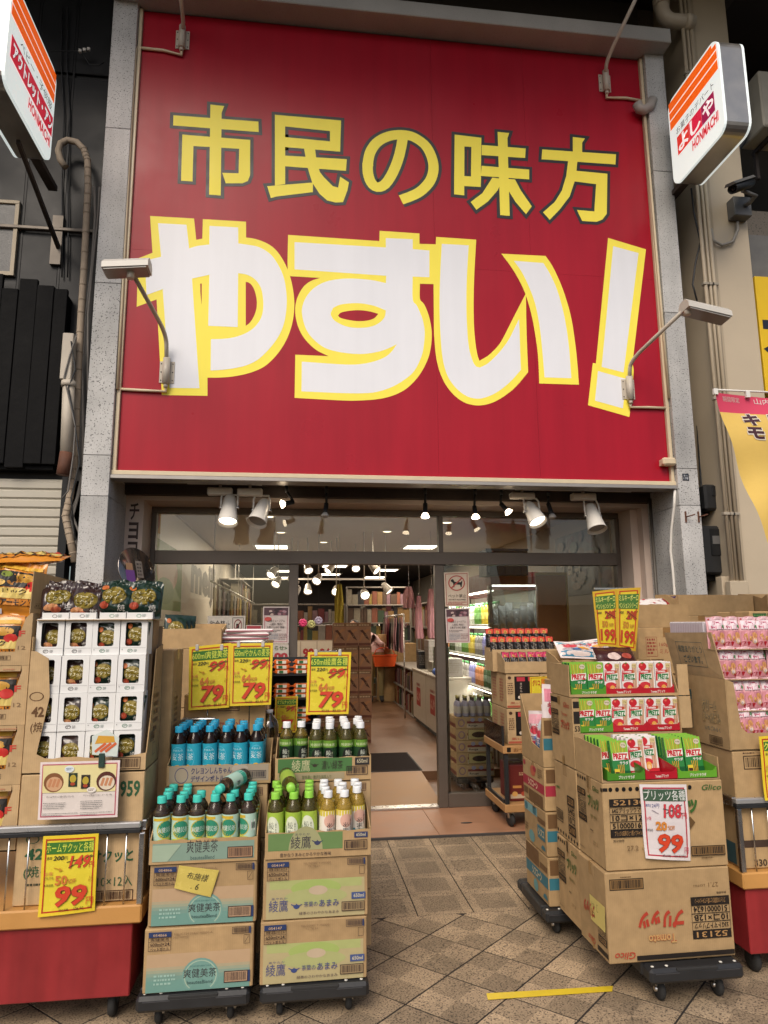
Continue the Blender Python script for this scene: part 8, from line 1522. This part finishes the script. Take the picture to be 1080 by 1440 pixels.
for i, (x, y, w_, d, h, m, lab) in enumerate(((1.80, 8.45, .22, .3, .22, 6, 'grey patterned gift box on the counter by the door'), (1.78, 8.9, .18, .2, .35, 3, 'dark display box on the counter'), (1.80, 9.3, .25, .3, .14, 2, 'pale box on the counter edge'), (1.85, 9.8, .2, .35, .42, 6, 'tall pale box at the far counter'), (1.76, 10.1, .2, .2, .25, 5, 'black box at the end of the counter'))): carton(lab, x, y, .861, w_, d, h, [(F, lambda p, w_, h: (p.scrib(.01, h*.2, w_-.01, h*.8, '#8a8278', 5, 1),)), (FL, lambda p, w_, h: (p.scrib(.01, h*.2, w_-.01, h*.8, '#8a8278', 5, 1),), d)], m=PALM[m], tape=None, name='counter_box', cat='box')
t = thing('blue_tape_roll', 'blue packing roll lying on the checkout counter', 'roll', (1.78, 8.62, .90)); t.location = (1.75, 8.72, .905); MB().lathe([(.02, -.09), (.045, -.09), (.045, .09), (.02, .09)], 16, axis=(0, 1, 0)).build('roll_body', mat('blue_roll', (0.03, 0.12, 0.5), rough=.4), t); MB().lathe([(.015, -.092), (.0205, -.092), (.0205, .092), (.015, .092)], 12, axis=(0, 1, 0)).build('roll_core', CARD, t)
# rack of pink clothes
rk = thing('clothes_rack', 'rail of pink and dark garments down the right of the aisle', 'clothes rack', (1.9, 11.5, .1)); P(MB().cyl((1.62, 10.6, 1.66), (1.75, 15, 1.66), .012, 8).cyl((1.62, 10.6, .1), (1.62, 10.6, 1.66), .012, 8).cyl((1.75, 15, .1), (1.75, 15, 1.66), .012, 8), 'rail_tube', STEEL, rk)
GC = [mat('garment_%d' % i, c, rough=.8, var=.15) for i, c in enumerate(((0.40, 0.20, 0.22), (0.03, 0.03, 0.035), (0.36, 0.30, 0.26), (0.30, 0.06, 0.09)))]
def garment(label, x, y, z, w_, h, m, rz=0.0, group=None):
    t = thing('garment', label, 'garment', (x, y, z), rz, group); n = 8; mb = MB(); P0 = []
    for j in range(7):
        v = j/6; ww = w_*(.55+.45*min(1, v*3)); P0 += [((i/n-.5)*ww, .025*math.sin(i*1.7+v*3)*(.3+v), -h*v) for i in range(n+1)]
    mb.add(P0, [(j*(n+1)+i, (j+1)*(n+1)+i, (j+1)*(n+1)+i+1, j*(n+1)+i+1) for j in range(6) for i in range(n)], 0, True); mb.add([(x_, y_+.03, z_) for x_, y_, z_ in P0], [(j*(n+1)+i, j*(n+1)+i+1, (j+1)*(n+1)+i+1, (j+1)*(n+1)+i) for j in range(6) for i in range(n)], 0, True); mb.build('cloth', m, t); MB().tube([(0, .015, 0), (0, .015, .03), (.012, .015, .045), (0, .015, .055)], .003, 5).build('hook', STEEL, t); return t
for i in range(9): garment('garment hanging on the rail of the clothes rack', 1.64+.014*i, 10.9+.42*i, 1.62, .36, .55, GC[(0, 1, 0, 2, 1, 3, 0, 2, 1)[i]], R_(80), 'garments on the clothes rack')
for i, (px, py, yv) in enumerate(((575, 825, 9.6), (590, 838, 10.0), (607, 828, 9.2))):
    q = onY(px, py, yv); garment(('pink garment hung high over the aisle', 'pale pink garment on the ceiling rail beside the counters', 'long pink garment hung high by the glazing bar')[i], q.x, yv, q.z, (.15, .11, .11)[i], (.3, .62, .66)[i], GC[0], R_((10, 30, 20)[i])); MB()
    cb = MB().cyl((q.x, yv+.015, q.z+.05), (q.x, yv+.015, IZ), .003, 5).build('hanging_wire', STEEL); tag(cb, ('thin wire above the first pink garment over the aisle', 'thin wire above the pale pink garment by the counters', 'thin wire above the long pink garment')[i], 'wire')
q = onY(477, 822, 9.5); garment('yellow net bag dangling from the ceiling over the aisle', q.x, 9.5, q.z, .12, .62, mat('yellow_net', (0.5, 0.4, 0.05), rough=.6)); cb = MB().cyl((q.x, 9.515, q.z+.05), (q.x, 9.515, IZ), .003, 5).build('hanging_wire', STEEL); tag(cb, 'thin wire above the yellow net bag', 'wire')
carton('tall brown carton stack in the dim back of the shop', 1.50, 12.9, .1, .34, .4, .62, (), tape='x'); carton('upper brown carton of the stack in the dim back of the shop', 1.50, 12.9, .722, .34, .4, .60, (), tape='x'); carton('brown carton beside the stack in the dim back of the shop', 1.86, 13.0, .1, .36, .4, .55, (), tape='x'); carton('second brown carton beside the stack in the dim back of the shop', 1.86, 13.0, .652, .36, .4, .5, (), tape='x'); carton('red and white dotted panel carton by the clothes rack', 2.28, 10.2, .1, .35, .4, 1.7, [(FL, lambda p, w_, h: [p.ell(w_*(.2+.3*(i % 3)), h*(.3+.08*(i//3)), .03, .03, '#a83a44') for i in range(18)], .4)], m=PALM[4], tape=None)
# ================================================================== shopper with the orange basket
def person():
    t = thing('person', 'person in pale pink top and khaki trousers carrying an orange basket', 'person', (1.44, 12.9, .1))
    J = {'pel': (0, 0, .92), 'sp': (-.05, .0, 1.07), 'ch': (-.17, .0, 1.20), 'nk': (-.29, -.02, 1.27), 'hd': (-.38, -.04, 1.31), 'ht': (-.43, -.05, 1.34), 'hl': (-.09, 0, .88), 'kl': (-.10, -.03, .49), 'al': (-.10, .02, .08), 'tl': (-.10, -.14, .03), 'hr': (.09, 0, .88), 'kr': (.10, -.03, .49), 'ar': (.10, .02, .08), 'tr': (.10, -.14, .03), 'sl': (-.30, .10, 1.17), 'el': (-.42, .08, .98), 'wl': (-.50, -.02, .86), 'sr': (-.06, -.13, 1.20), 'er': (.06, -.16, 1.06), 'wr': (.13, -.18, 1.06)}
    E_ = [('pel', 'sp'), ('sp', 'ch'), ('ch', 'nk'), ('nk', 'hd'), ('hd', 'ht'), ('pel', 'hl'), ('hl', 'kl'), ('kl', 'al'), ('al', 'tl'), ('pel', 'hr'), ('hr', 'kr'), ('kr', 'ar'), ('ar', 'tr'), ('ch', 'sl'), ('sl', 'el'), ('el', 'wl'), ('ch', 'sr'), ('sr', 'er'), ('er', 'wr')]
    RAD = dict(pel=.15, sp=.135, ch=.14, nk=.055, hd=.095, ht=.075, hl=.10, kl=.066, al=.045, tl=.035, hr=.10, kr=.066, ar=.045, tr=.035, sl=.065, el=.048, wl=.033, sr=.065, er=.048, wr=.033)
    ks = list(J); me = bpy.data.meshes.new('body'); me.from_pydata([J[k] for k in ks], [(ks.index(a), ks.index(b)) for a, b in E_], []); o = bpy.data.objects.new('body', me); COL.objects.link(o); o.parent = t
    sk = o.modifiers.new('Skin', 'SKIN'); sub = o.modifiers.new('Sub', 'SUBSURF'); sub.levels = sub.render_levels = 2
    for k, v in zip(ks, me.skin_vertices[0].data): v.radius = (RAD[k], RAD[k]*(.75 if k in ('ch', 'sp', 'pel') else 1)); v.use_root = (k == 'pel')
    m = bpy.data.materials.new('clothed_body'); m.use_nodes = True; nt = m.node_tree; b = nt.nodes['Principled BSDF']; tc = N(nt, 'ShaderNodeTexCoord'); sx = N(nt, 'ShaderNodeSeparateXYZ'); nt.links.new(tc.outputs['Object'], sx.inputs[0]); r = N(nt, 'ShaderNodeValToRGB'); r.color_ramp.interpolation = 'CONSTANT'; mp = N(nt, 'ShaderNodeMath', operation='DIVIDE'); mp.inputs[1].default_value = 1.7; nt.links.new(sx.outputs[2], mp.inputs[0]); nt.links.new(mp.outputs[0], r.inputs[0])
    e = r.color_ramp.elements; e[0].position = 0; e[0].color = (.03, .03, .03, 1); e[1].position = .065; e[1].color = (.30, .25, .12, 1)
    for p_, c in ((.53, (.62, .42, .42)), (.80, (.5, .3, .22))): x = e.new(p_); x.color = (*c, 1)
    nt.links.new(r.outputs[0], b.inputs['Base Color']); b.inputs['Roughness'].default_value = .8; me.materials.append(m)
    SK = mat('skin', (.5, .3, .22), rough=.55)
    MB().lathe([(0, -.13), (.06, -.115), (.085, -.05), (.09, .02), (.078, .08), (.045, .115), (0, .125)], 16, c=(-.42, -.05, 1.36)).build('head', SK, t); MB().lathe([(.092, -.03), (.10, .02), (.09, .09), (.05, .13), (0, .14)], 16, c=(-.41, -.03, 1.36)).build('hair', mat('dark_hair', (.02, .015, .012), rough=.6), t)
    for s_ in (-1, 1): MB().lathe([(0, -.01), (.012, 0), (0, .006)], 8, c=(-.42+.032*s_, -.135, 1.365), axis=(0, -1, 0)).build('eye', BLACKP, t)
    MB().lathe([(0, 0), (.014, .005), (.008, .04), (0, .045)], 8, c=(-.42, -.138, 1.325)).build('nose', SK, t)
    for hx, hy, hz in ((.14, -.18, 1.07), (-.51, -.03, .86)):
        h = MB().box(hx-.012, hy-.04, hz-.085, hx+.014, hy+.04, hz+.005, c=.01).build('hand', SK, t)
        for k in range(4): MB().tube([(hx, hy-.03+.02*k, hz-.08), (hx-.008, hy-.03+.02*k, hz-.115-.006*(k in (1, 2))), (hx-.028, hy-.03+.02*k, hz-.125)], [.0095, .009, .008], 6).build('finger', SK, h)
        MB().tube([(hx, hy-.04, hz-.03), (hx-.005, hy-.062, hz-.055), (hx-.018, hy-.066, hz-.085)], [.011, .010, .008], 6).build('thumb', SK, h)
    return t
person()
bk = thing('shopping_basket', 'orange plastic shopping basket held by the person in the aisle', 'basket', (1.575, 12.72, .75)); BO = mat('orange_plastic', (0.72, 0.10, 0.02), rough=.4, var=.08)
mb = MB(); 
for z, k in ((0, .84), (.20, 1.0)): mb.add([(-.21*k, -.14*k, z), (.21*k, -.14*k, z), (.21*k, .14*k, z), (-.21*k, .14*k, z)], [])
mb.f += [[0, 3, 2, 1], [0, 1, 5, 4], [1, 2, 6, 5], [2, 3, 7, 6], [3, 0, 4, 7]]; mb.m += [0]*5; mb.sm += [False]*5; mb.build('basket_shell', BO, bk); MB().box(-.22, -.15, .19, .22, -.14, .21).box(-.22, .14, .19, .22, .15, .21).box(-.22, -.139, .19, -.21, .139, .21).box(.21, -.139, .19, .22, .139, .21).build('rim', BO, bk); MB().tube([(-.2, 0, .2), (-.15, 0, .30), (-.05, 0, .335), (.05, 0, .335), (.15, 0, .30), (.2, 0, .2)], .008, 8).build('basket_handle', BO, bk)
# ================================================================== fridge with drinks and things behind the right pane
fr = thing('drinks_fridge', 'open drinks fridge with red lit canopy and rows of bottles behind the window', 'fridge', (2.3, 8.2, .1)); FW = mat('fridge_white', (0.55, 0.52, 0.47), rough=.35, var=.05)
P(MB().box(2.55, 7.1, .1, 2.66, 9.8, 2.05, c=.004), 'back_panel', FW, fr); P(MB().box(1.98, 7.1, .1, 2.549, 9.8, .42, c=.004), 'base', FW, fr); P(MB().box(2.0, 7.1, 1.86, 2.549, 9.8, 2.05, c=.004), 'canopy', mat('fridge_red', (0.22, 0.03, 0.03), rough=.4), fr); P(MB().box(2.01, 7.08, .43, 2.549, 7.098, 1.86), 'end_glass', CLR, fr)
P(MB().box(2.02, 7.12, 1.845, 2.06, 9.78, 1.859), 'canopy_light', emis('canopy_light', (1.0, 0.9, 0.75), 8), fr)
tiers = [.43, .80, 1.15, 1.50]
for z in tiers[1:]:
    P(MB().box(2.07, 7.12, z-.042, 2.095, 9.78, z-.031), 'shelf_light', emis('canopy_light', (1.0, 0.9, 0.75), 8), fr); ld = bpy.data.lights.new('shelf_strip', 'AREA'); ld.energy = 4; ld.shape = 'RECTANGLE'; ld.size = .03; ld.size_y = 2.5; ld.color = (1, .93, .82); lo = bpy.data.objects.new('shelf_strip', ld); COL.objects.link(lo); lo.parent = fr; lo.location = Vector((2.075, 8.45, z-.05))-parent_loc(fr); lo.rotation_euler = (0, R_(-12), 0)
    P(MB().box(2.06, 7.101, z-.03, 2.549, 9.79, z-.006, c=.003), 'shelf', FW, fr)
BPAL = [(0.55, 0.42, 0.05), (0.12, 0.28, 0.06), (0.45, 0.48, 0.42), (0.06, 0.10, 0.05), (0.5, 0.2, 0.08), (0.25, 0.25, 0.5), (0.30, 0.28, 0.26)]
fb = []
for i, c in enumerate(BPAL):
    t = thing('fridge_bottle', ('yellow', 'green', 'clear', 'dark green', 'orange', 'lilac', 'grey')[i]+' drink bottle on a fridge shelf', 'bottle', (0, 0, -5), 0, ('yellow', 'green', 'clear', 'dark green', 'orange', 'lilac', 'grey')[i]+' bottles in the fridge')
    MB().lathe([(0, 0), (.033, .0), (.034, .01), (.034, .16), (.025, .19), (.013, .22)], 12).build('bottle_body', mat('fb_%d' % i, c, rough=.12, var=.1), t); MB().lathe([(.0345, .06), (.0348, .062), (.0348, .13), (.0345, .132)], 12, cap=False).build('bottle_label', mat('fl_%d' % i, tuple(min(1, v*1.6+.12) for v in c), rough=.4), t); MB().lathe([(.015, .215), (.015, .245), (0, .246)], 10).build('bottle_cap', CAPW if i % 2 else mat('fc_%d' % i, (0.1, 0.35, 0.12), rough=.4), t); fb.append(t)
fu = set()
for k, z in enumerate(tiers):
    for i in range(22):
        b = (i//3+k*2) % 7; loc = (2.13+rnd.uniform(-.01, .01), 7.17+.118*i, z+.0)
        if b in fu: dup(fb[b], loc, (0, 0, rnd.uniform(0, 6)))
        else: fu.add(b); fb[b].location = loc
ld = bpy.data.lights.new('fridge_strip', 'AREA'); ld.energy = 14; ld.shape = 'RECTANGLE'; ld.size = .06; ld.size_y = 2.5; ld.color = (1, .93, .82); lo = bpy.data.objects.new('fridge_strip', ld); COL.objects.link(lo); lo.parent = fr; lo.location = Vector((2.05, 8.45, 1.83))-parent_loc(fr); lo.rotation_euler = (0, R_(-15), 0)
cs_ = thing('clear_display_case', 'clear plastic display case with silver pouches beside the fridge', 'display case', (2.3, 6.95, 1.3)); P(MB().box(1.97, 6.88, 1.32, 2.62, 6.886, 1.90).box(1.97, 6.887, 1.32, 1.976, 7.06, 1.90), 'case_pane', CLR, cs_); P(MB().box(1.96, 6.87, 1.29, 2.63, 7.07, 1.319), 'case_shelf', FW, cs_); P(MB().box(1.96, 6.87, 1.901, 2.63, 7.07, 1.99, c=.003), 'case_header', mat('case_red', (0.20, 0.03, 0.03), rough=.5), cs_); P(MB().box(1.98, 6.90, .02, 2.0, 6.92, 1.289).box(2.59, 6.90, .02, 2.61, 6.92, 1.289).box(1.98, 7.03, .02, 2.0, 7.05, 1.289).box(2.59, 7.03, .02, 2.61, 7.05, 1.289), 'case_leg', SHW, cs_)
P(MB().box(1.99, 6.90, 1.885, 2.60, 6.93, 1.90), 'case_tube', emis('case_tube', (1, .95, .85), 6), cs_)
ld = bpy.data.lights.new('case_light', 'AREA'); ld.energy = 4; ld.shape = 'RECTANGLE'; ld.size = .6; ld.size_y = .03; lo = bpy.data.objects.new('case_light', ld); COL.objects.link(lo); lo.parent = cs_; lo.location = Vector((2.3, 6.915, 1.88))-parent_loc(cs_)
for i in range(8): pouch('silver_pouch', 'silver drink pouch standing in the clear display case', 'pouch', .075, .34+.03*(i % 3), .04, mat('silver_film', (0.45, 0.44, 0.42), rough=.25, metal=.6, var=.2), lambda p, w_, h: (p.rect(-w_*.4, h*.1, w_*.4, h*.5, '#8a6a4a'), p.ell(0, h*.3, w_*.25, h*.1, '#c8a83a')), (2.02+.078*i, 6.96, 1.32), (R_(-3), 0, R_(rnd.uniform(-8, 8))), group='silver pouches in the display case', seed=160)
ob_ = thing('orange_board', 'orange brown display board with yellow trim behind the right window', 'board', (2.8, 6.6, .02)); P(MB().box(2.22, 7.12, .02, 2.54, 7.14, .9), 'lower_panel', mat('red_lower_board', (0.16, 0.02, 0.02), rough=.5), ob_); P(MB().box(2.36, 6.62, .02, 2.66, 6.66, 1.98), 'board_panel', mat('orange_board', (0.33, 0.12, 0.035), rough=.5, var=.12), ob_); P(MB().box(2.36, 6.61, 1.981, 2.68, 6.67, 2.01).box(2.661, 6.61, .02, 2.68, 6.67, 1.98), 'board_trim', mat('board_trim', (0.45, 0.30, 0.08), rough=.4), ob_)
cr = thing('blue_crate', 'navy folding crate on top of the display case', 'crate', (2.05, 6.95, 1.99)); NB = mat('navy_plastic', (0.02, 0.028, 0.055), rough=.45, var=.1); mb = MB(); x0, x1, y0_, y1_ = 1.90, 2.34, 6.80, 7.10; z0 = 1.992
P(mb.box(x0, y0_, z0, x1, y0_+.01, z0+.27).box(x0, y1_-.01, z0, x1, y1_, z0+.27).box(x0, y0_+.011, z0, x0+.01, y1_-.011, z0+.27).box(x1-.01, y0_+.011, z0, x1, y1_-.011, z0+.27).box(x0+.011, y0_+.011, z0, x1-.011, y1_-.011, z0+.01), 'crate_shell', NB, cr)
for i in range(5): P(MB().box(x0+.03+.085*i, y0_-.006, z0+.01, x0+.04+.085*i, y0_-.001, z0+.26), 'crate_rib', NB, cr)
P(MB().box(x0-.008, y0_-.008, z0+.25, x1+.008, y0_-.001, z0+.275), 'crate_rim', NB, cr); pr = Print((x0, y0_, z0)); pr.rect(.015, .03, .03, .22, '#9aa4b4'); pr.build('crate_label', cr, -parent_loc(cr))
rm = thing('wall_poster', 'dark flowery poster on the inner wall behind the right window', 'poster', (IX1, 7.5, 1.9)); P(MB().box(IX1-.012, 6.3, 1.84, IX1-.001, 8.6, 2.60), 'poster_sheet', mat('dark_poster', (0.07, 0.055, 0.05), rough=.5, var=.3), rm)
pr = Print((IX1-.012, 8.6, 1.84), (0, -1, 0)); rq = random.Random(8); [pr.ell(rq.uniform(.1, 2.2), rq.uniform(.06, .7), rq.uniform(.05, .16), rq.uniform(.03, .08), rq.choice(('#5a2a24', '#6a4a30', '#3a4a34', '#7a5a44', '#4a2430')), 10) for _ in range(60)]; pr.text('チョコ', .2, .25, .8, .5, '#b0a088', .03); pr.build('poster_print', rm, -parent_loc(rm))
# cartons of pump bottles just behind the pane
PK = '#9a5a6a'
def d_pump(i):
    def dr(p, w_, h):
        p.ell(w_*.15, h*.5, w_*.09, h*.33, '#9a7a8a', r_in=.7); p.rect(w_*.3, h*.10, w_*.98, h*.42, '#cfc2ac'); p.text('Rouge', w_*.34, h*.14, w_*.58, h*.36, '#4a3a34', .02); p.rect(w_*.3, h*.46, w_*.98, h*.64, '#8a3a3a')
        if i % 2: p.rect(w_*.32, h*.1, w_*.95, h*.95, '#c9bd84'); p.ell(w_*.62, h*.5, w_*.2, h*.25, '#3a2a24'); p.frame(w_*.32, h*.1, w_*.95, h*.95, .004, '#5a4a34')
        else: p.ell(w_*.45, h*.75, w_*.06, h*.16, '#a9a9c8'); p.ell(w_*.65, h*.75, w_*.06, h*.16, '#a9a9c8')
    return dr
dolly('black wheeled base under the pump bottle cartons behind the pane', 1.44, 6.34, .34, .5, .135)
PN = ['lowest', 'second', 'third', 'fourth', 'topmost']
for i in range(5): carton('carton of pump bottles behind the pane, '+PN[i]+' of its stack', 1.44, 6.35, .136+i*.105, .35, .3, .104, [(F, d_pump(i)), (FL, lambda p, w_, h: p.rect(.01, h*.1, w_-.01, h*.4, '#8a4a44'), .3)], m=CARD2, tape=None)
pb_ = thing('pump_bottle', 'lilac pump bottle with dark pump top on the carton stack', 'bottle', (0, 0, 0), 0, 'lilac pump bottles'); MB().lathe([(0, 0), (.027, 0), (.029, .01), (.029, .11), (.02, .13), (.012, .14)], 12).build('bottle_body', mat('lilac', (0.36, 0.34, 0.45), rough=.3), pb_); MB().lathe([(.0293, .03), (.0296, .032), (.0296, .09), (.0293, .092)], 12, cap=False).build('bottle_label', C('#d8d0c4'), pb_); MB().cyl((0, 0, .14), (0, 0, .17), .012, 8).build('pump_neck', BLACKP, pb_); MB().box(-.012, -.045, .168, .012, .014, .186, c=.005).build('pump_head', mat('yellow_ribbon', (0.45, 0.40, 0.12), rough=.5), pb_)
ff = True
for j in range(2):
    for i in range(5):
        loc = (1.48+.068*i, 6.39+.075*j, .661); rot = (0, 0, R_(rnd.uniform(-40, 40)))
        if ff: pb_.location = loc; pb_.rotation_euler = rot; ff = False
        else: dup(pb_, loc, rot)
# notices on the glass
def notice(label, px, Y, draw, base, frame, cat='notice', name='notice'):
    t = price_card(name, label, px, Y, draw, base, frame=frame, edge=base, curl=.0004); t['category'] = cat; return t
def d_pets(p, w_, h):
    p.ell(w_*.5, h*.68, w_*.34, h*.225, '#b4504a', n=30, r_in=.86); p.poly([(w_*.28, h*.78), (w_*.36, h*.80), (w_*.42, h*.72), (w_*.66, h*.70), (w_*.74, h*.76), (w_*.72, h*.66), (w_*.70, h*.56), (w_*.66, h*.56), (w_*.64, h*.63), (w_*.44, h*.64), (w_*.40, h*.56), (w_*.36, h*.56), (w_*.36, h*.68), (w_*.26, h*.74)], '#1c1a1a'); p.line(w_*.27, h*.53, w_*.73, h*.83, .012, '#b4504a')
    p.text('ペット禁止', w_*.14, h*.26, w_*.88, h*.36, '#1c1a1a', .04); p.text('NO PETS ALLOWED', w_*.16, h*.18, w_*.86, h*.22, '#3a2a2a', .02); p.scrib(w_*.12, h*.06, w_*.90, h*.15, '#a8504a', 2, 3)
notice('no-pets notice with a dog in a red circle on the glass', ((624, 805), (659, 804), (660, 853), (626, 853)), YF-.024, d_pets, '#d9c8b4', '#a8504a')
def d_event(p, w_, h):
    p.rect(w_*.04, h*.76, w_*.96, h*.97, '#5a4048'); rq = random.Random(3); [p.ell(w_*rq.uniform(.1, .9), h*rq.uniform(.78, .95), .014, .010, rq.choice(('#b08a94', '#8a5a64', '#c9b0a8', '#3a2a30')), 8) for _ in range(14)]; p.ell(w_*.2, h*.66, w_*.14, h*.06, '#c8504a')
    p.text('大阪ミュージアム', w_*.2, h*.58, w_*.84, h*.65, '#2a2626', .02); p.text('入館料 無料！', w_*.24, h*.49, w_*.76, h*.56, '#2a2626', .02); p.text('お菓子な本町 開催！', w_*.16, h*.41, w_*.84, h*.475, '#2a2626', .02); p.scrib(w_*.12, h*.30, w_*.7, h*.38, '#5a5656', 2, 2, .4); p.scrib(w_*.12, h*.07, w_*.6, h*.28, '#6a7a8a', 5, 4, .4); p.scrib(w_*.62, h*.10, w_*.92, h*.28, '#8a6a6a', 4, 5, .4)
notice('pink bordered museum event notice on the glass below the no-pets notice', ((626, 856), (660, 855), (661, 904), (628, 904)), YF-.024, d_event, '#d6c9c4', '#b06a78'); notice('pink bordered museum event notice on the glass beside the no eating sign', ((370, 853), (407, 853), (406, 905), (369, 905)), YF-.024, d_event, '#d6c9c4', '#b06a78')
def d_eat(p, w_, h): p.text('飲食禁止', w_*.06, h*.52, w_*.60, h*.84, '#2a2626', .02); p.text('店内飲食', w_*.10, h*.06, w_*.55, h*.36, '#2a2626', .01); p.frame(w_*.66, h*.36, w_*.96, h*.94, .004, '#3a3434'); p.ell(w_*.81, h*.66, w_*.11, h*.22, '#7a2a2a', r_in=.82); p.rect(w_*.76, h*.56, w_*.84, h*.72, '#1c1818'); p.line(w_*.73, h*.50, w_*.89, h*.82, .008, '#7a2a2a'); p.scrib(w_*.67, h*.12, w_*.95, h*.30, '#3a3434', 2, 1)
notice('white no eating or drinking sign behind the yellow price cards', ((292, 866), (345, 866), (344, 906), (292, 906)), YF-.03, d_eat, '#cfc8be', '#cfc8be')
notice('small red and white notice between the no eating sign and the event notice', ((346, 879), (368, 879), (368, 907), (346, 907)), YF-.03, lambda p, w_, h: (p.rect(w_*.08, h*.80, w_*.92, h*.94, '#a83a44'), p.rect(w_*.25, h*.35, w_*.72, h*.70, '#b03a40'), p.text('P', w_*.36, h*.42, w_*.6, h*.64, '#e0d8d0', .04), p.scrib(w_*.1, h*.1, w_*.9, h*.28, '#7a4a4a', 2, 1)), '#cdbfb6', '#a83a44')
notice('white notice with large red numbers beside the bar snacks', ((384, 906), (406, 906), (406, 948), (384, 948)), YF-.028, lambda p, w_, h: (p.text('らせ>', w_*.1, h*.80, w_*.9, h*.94, '#4a6a3a', .02), p.text('00', w_*.06, h*.48, w_*.94, h*.72, '#a8343c', .06), p.text('45', w_*.06, h*.10, w_*.94, h*.36, '#a8343c', .06)), '#cdc4ba', '#cdc4ba')
# ================================================================== things standing before the left window
carton('floor carton before the left window beside the white box display', -.86, 4.45, 0, .38, .3, .52, (), tape='x'); carton('second carton before the left window', -.85, 4.45, .522, .38, .3, .48, (), tape='x'); carton('third carton before the left window', -.86, 4.45, 1.003, .38, .3, .36, [(F, lambda p, w_, h: (p.bars(w_*.65, h*.1, w_*.92, h*.24, '#5a4028', True, 2),))], tape='x')
tray('open carton before the left window with dark green snack pouches', -.86, 4.45, 1.364, .38, .3, .12, .14, .15, ())
for i in range(3): pouch('snack_pouch', ('dark green snack pouch at the front of the open carton before the window', 'dark green snack pouch in the middle of the open carton before the window', 'dark green snack pouch at the back of the open carton before the window')[i], 'pouch', .14, .2, .04, PGR, d_snack(True), (-.78+.02*i, 4.52+.05*i, 1.372), (R_(-8), R_(4), R_(20)), seed=170+i)
carton('lower carton under the folded white packs', -.47, 4.5, 0, .29, .3, .62, (), tape='x'); carton('upper carton under the folded white packs', -.47, 4.5, .622, .29, .3, .62, (), tape='x'); tray('open carton with folded flap under the white packs', -.48, 4.5, 1.243, .31, .3, .13, .15, .16, ())
for i in range(4): t = thing('white_pack', 'flat white pack with red edge on the open carton, layer '+('one', 'two', 'three', 'four')[i]+' from below', 'pack', (-.36+.012*i, 4.62, 1.385+.024*i), R_((-6, 5, -3, 8)[i])); MB().box(-.15, -.09, 0, .15, .09, .022, c=.008).jitter(.003, i).build('pack_film', WBAG, t); MB().box(-.151, -.0915, .006, .151, -.0895, .013).build('red_stripe', C('#b05a6a'), t)
# rack of bar snacks
bs = thing('bar_snack_rack', 'small dark rack of orange wrapped bar snacks beside the doorway', 'rack', (-.02, 5.2, .02)); P(MB().box(-.20, 5.1, .02, .16, 5.45, .06, c=.004).box(-.20, 5.43, .06, .16, 5.45, 1.26).box(-.20, 5.1, .06, -.185, 5.43, 1.2).box(.145, 5.1, .06, .16, 5.43, 1.2), 'rack_frame', BLACKP, bs)
BARM = mat('bar_wrapper', (0.60, 0.12, 0.02), rough=.3, var=.2)
sn = thing('bar_snack', 'orange and green wrapped bar snack lying on the small rack', 'snack bar', (0, 0, 0), 0, 'bar snacks on the small rack'); MB().box(-.055, -.018, 0, .055, .018, .034, c=.009).build('bar_wrap', BARM, sn); MB().box(-.068, -.019, .014, -.054, .019, .018).box(.054, -.019, .014, .068, .019, .018).build('crimped_end', BARM, sn); pr = Print((-.055, -.018, 0)); pr.rect(.02, .006, .09, .028, '#e8e0d0'); pr.rect(.032, .007, .062, .027, '#2f6a3a'); pr.build('wrap_print', sn); pr = Print((-.055, -.018, .034), (1, 0, 0), (0, 1, 0)); pr.rect(.02, .006, .09, .03, '#dcd4c4'); pr.rect(.03, .008, .06, .028, '#2f6a3a'); pr.build('wrap_print', sn); ff = True
for k in range(3):
    P(MB().box(-.184, 5.12, .80+.17*k, .144, 5.42, .81+.17*k), 'rack_shelf', BLACKP, bs)
    for l in range(3):
        for i in range(2):
            for j in range(2):
                loc = (-.115+.14*i+rnd.uniform(-.006, .006), 5.15+.05*j, .8105+.17*k+.0345*l); rot = (0, 0, R_(rnd.uniform(-6, 6)))
                if ff: sn.location = loc; ff = False
                else: dup(sn, loc, rot)
price_card('price_card', 'yellow 99 yen price card for the bar snacks behind the tea', ((387, 980), (419, 979), (417, 1030), (386, 1031)), 5.08, std_card('ダブルナッツバー', '150', '99', '48', '77', '83.16'), curl=.001, base='#d9c43a')
# round mirror disc by the pillar
dk = thing('round_panel', 'round dark reflective display panel tilted beside the left pillar', 'panel', (-1.12, 4.9, 1.7)); c_ = onY(192, 803, 4.9); ax = Vector((.80, -.50, .25)).normalized()
P(MB().lathe([(0, 0), (.165, 0), (.17, .004), (.165, .008), (0, .008)], 32, c=c_, axis=ax), 'disc', mat('dark_mirror', (0.25, 0.22, 0.2), rough=.12, metal=.9, var=.2), dk); q = ax.to_track_quat('Z', 'Y'); pr = Print(c_+ax*.008, q @ Vector((1, 0, 0)), q @ Vector((0, 1, 0))); pr.rect(-.11, -.09, -.03, .0, '#7a4a9a'); pr.rect(-.10, .0, -.04, .05, '#b08a6a'); pr.rect(-.01, -.05, .05, .07, '#8a8078'); pr.scrib(.0, -.04, .045, .06, '#3a3430', 4, 2); pr.build('panel_print', dk, -parent_loc(dk)); P(MB().cyl(c_-Vector((0, -.01, .15)), (c_.x, c_.y+.06, .02), .012, 8), 'stand_pole', BLACKP, dk); P(MB().box(c_.x-.12, c_.y-.05, 0, c_.x+.12, c_.y+.15, .02), 'stand_foot', BLACKP, dk)
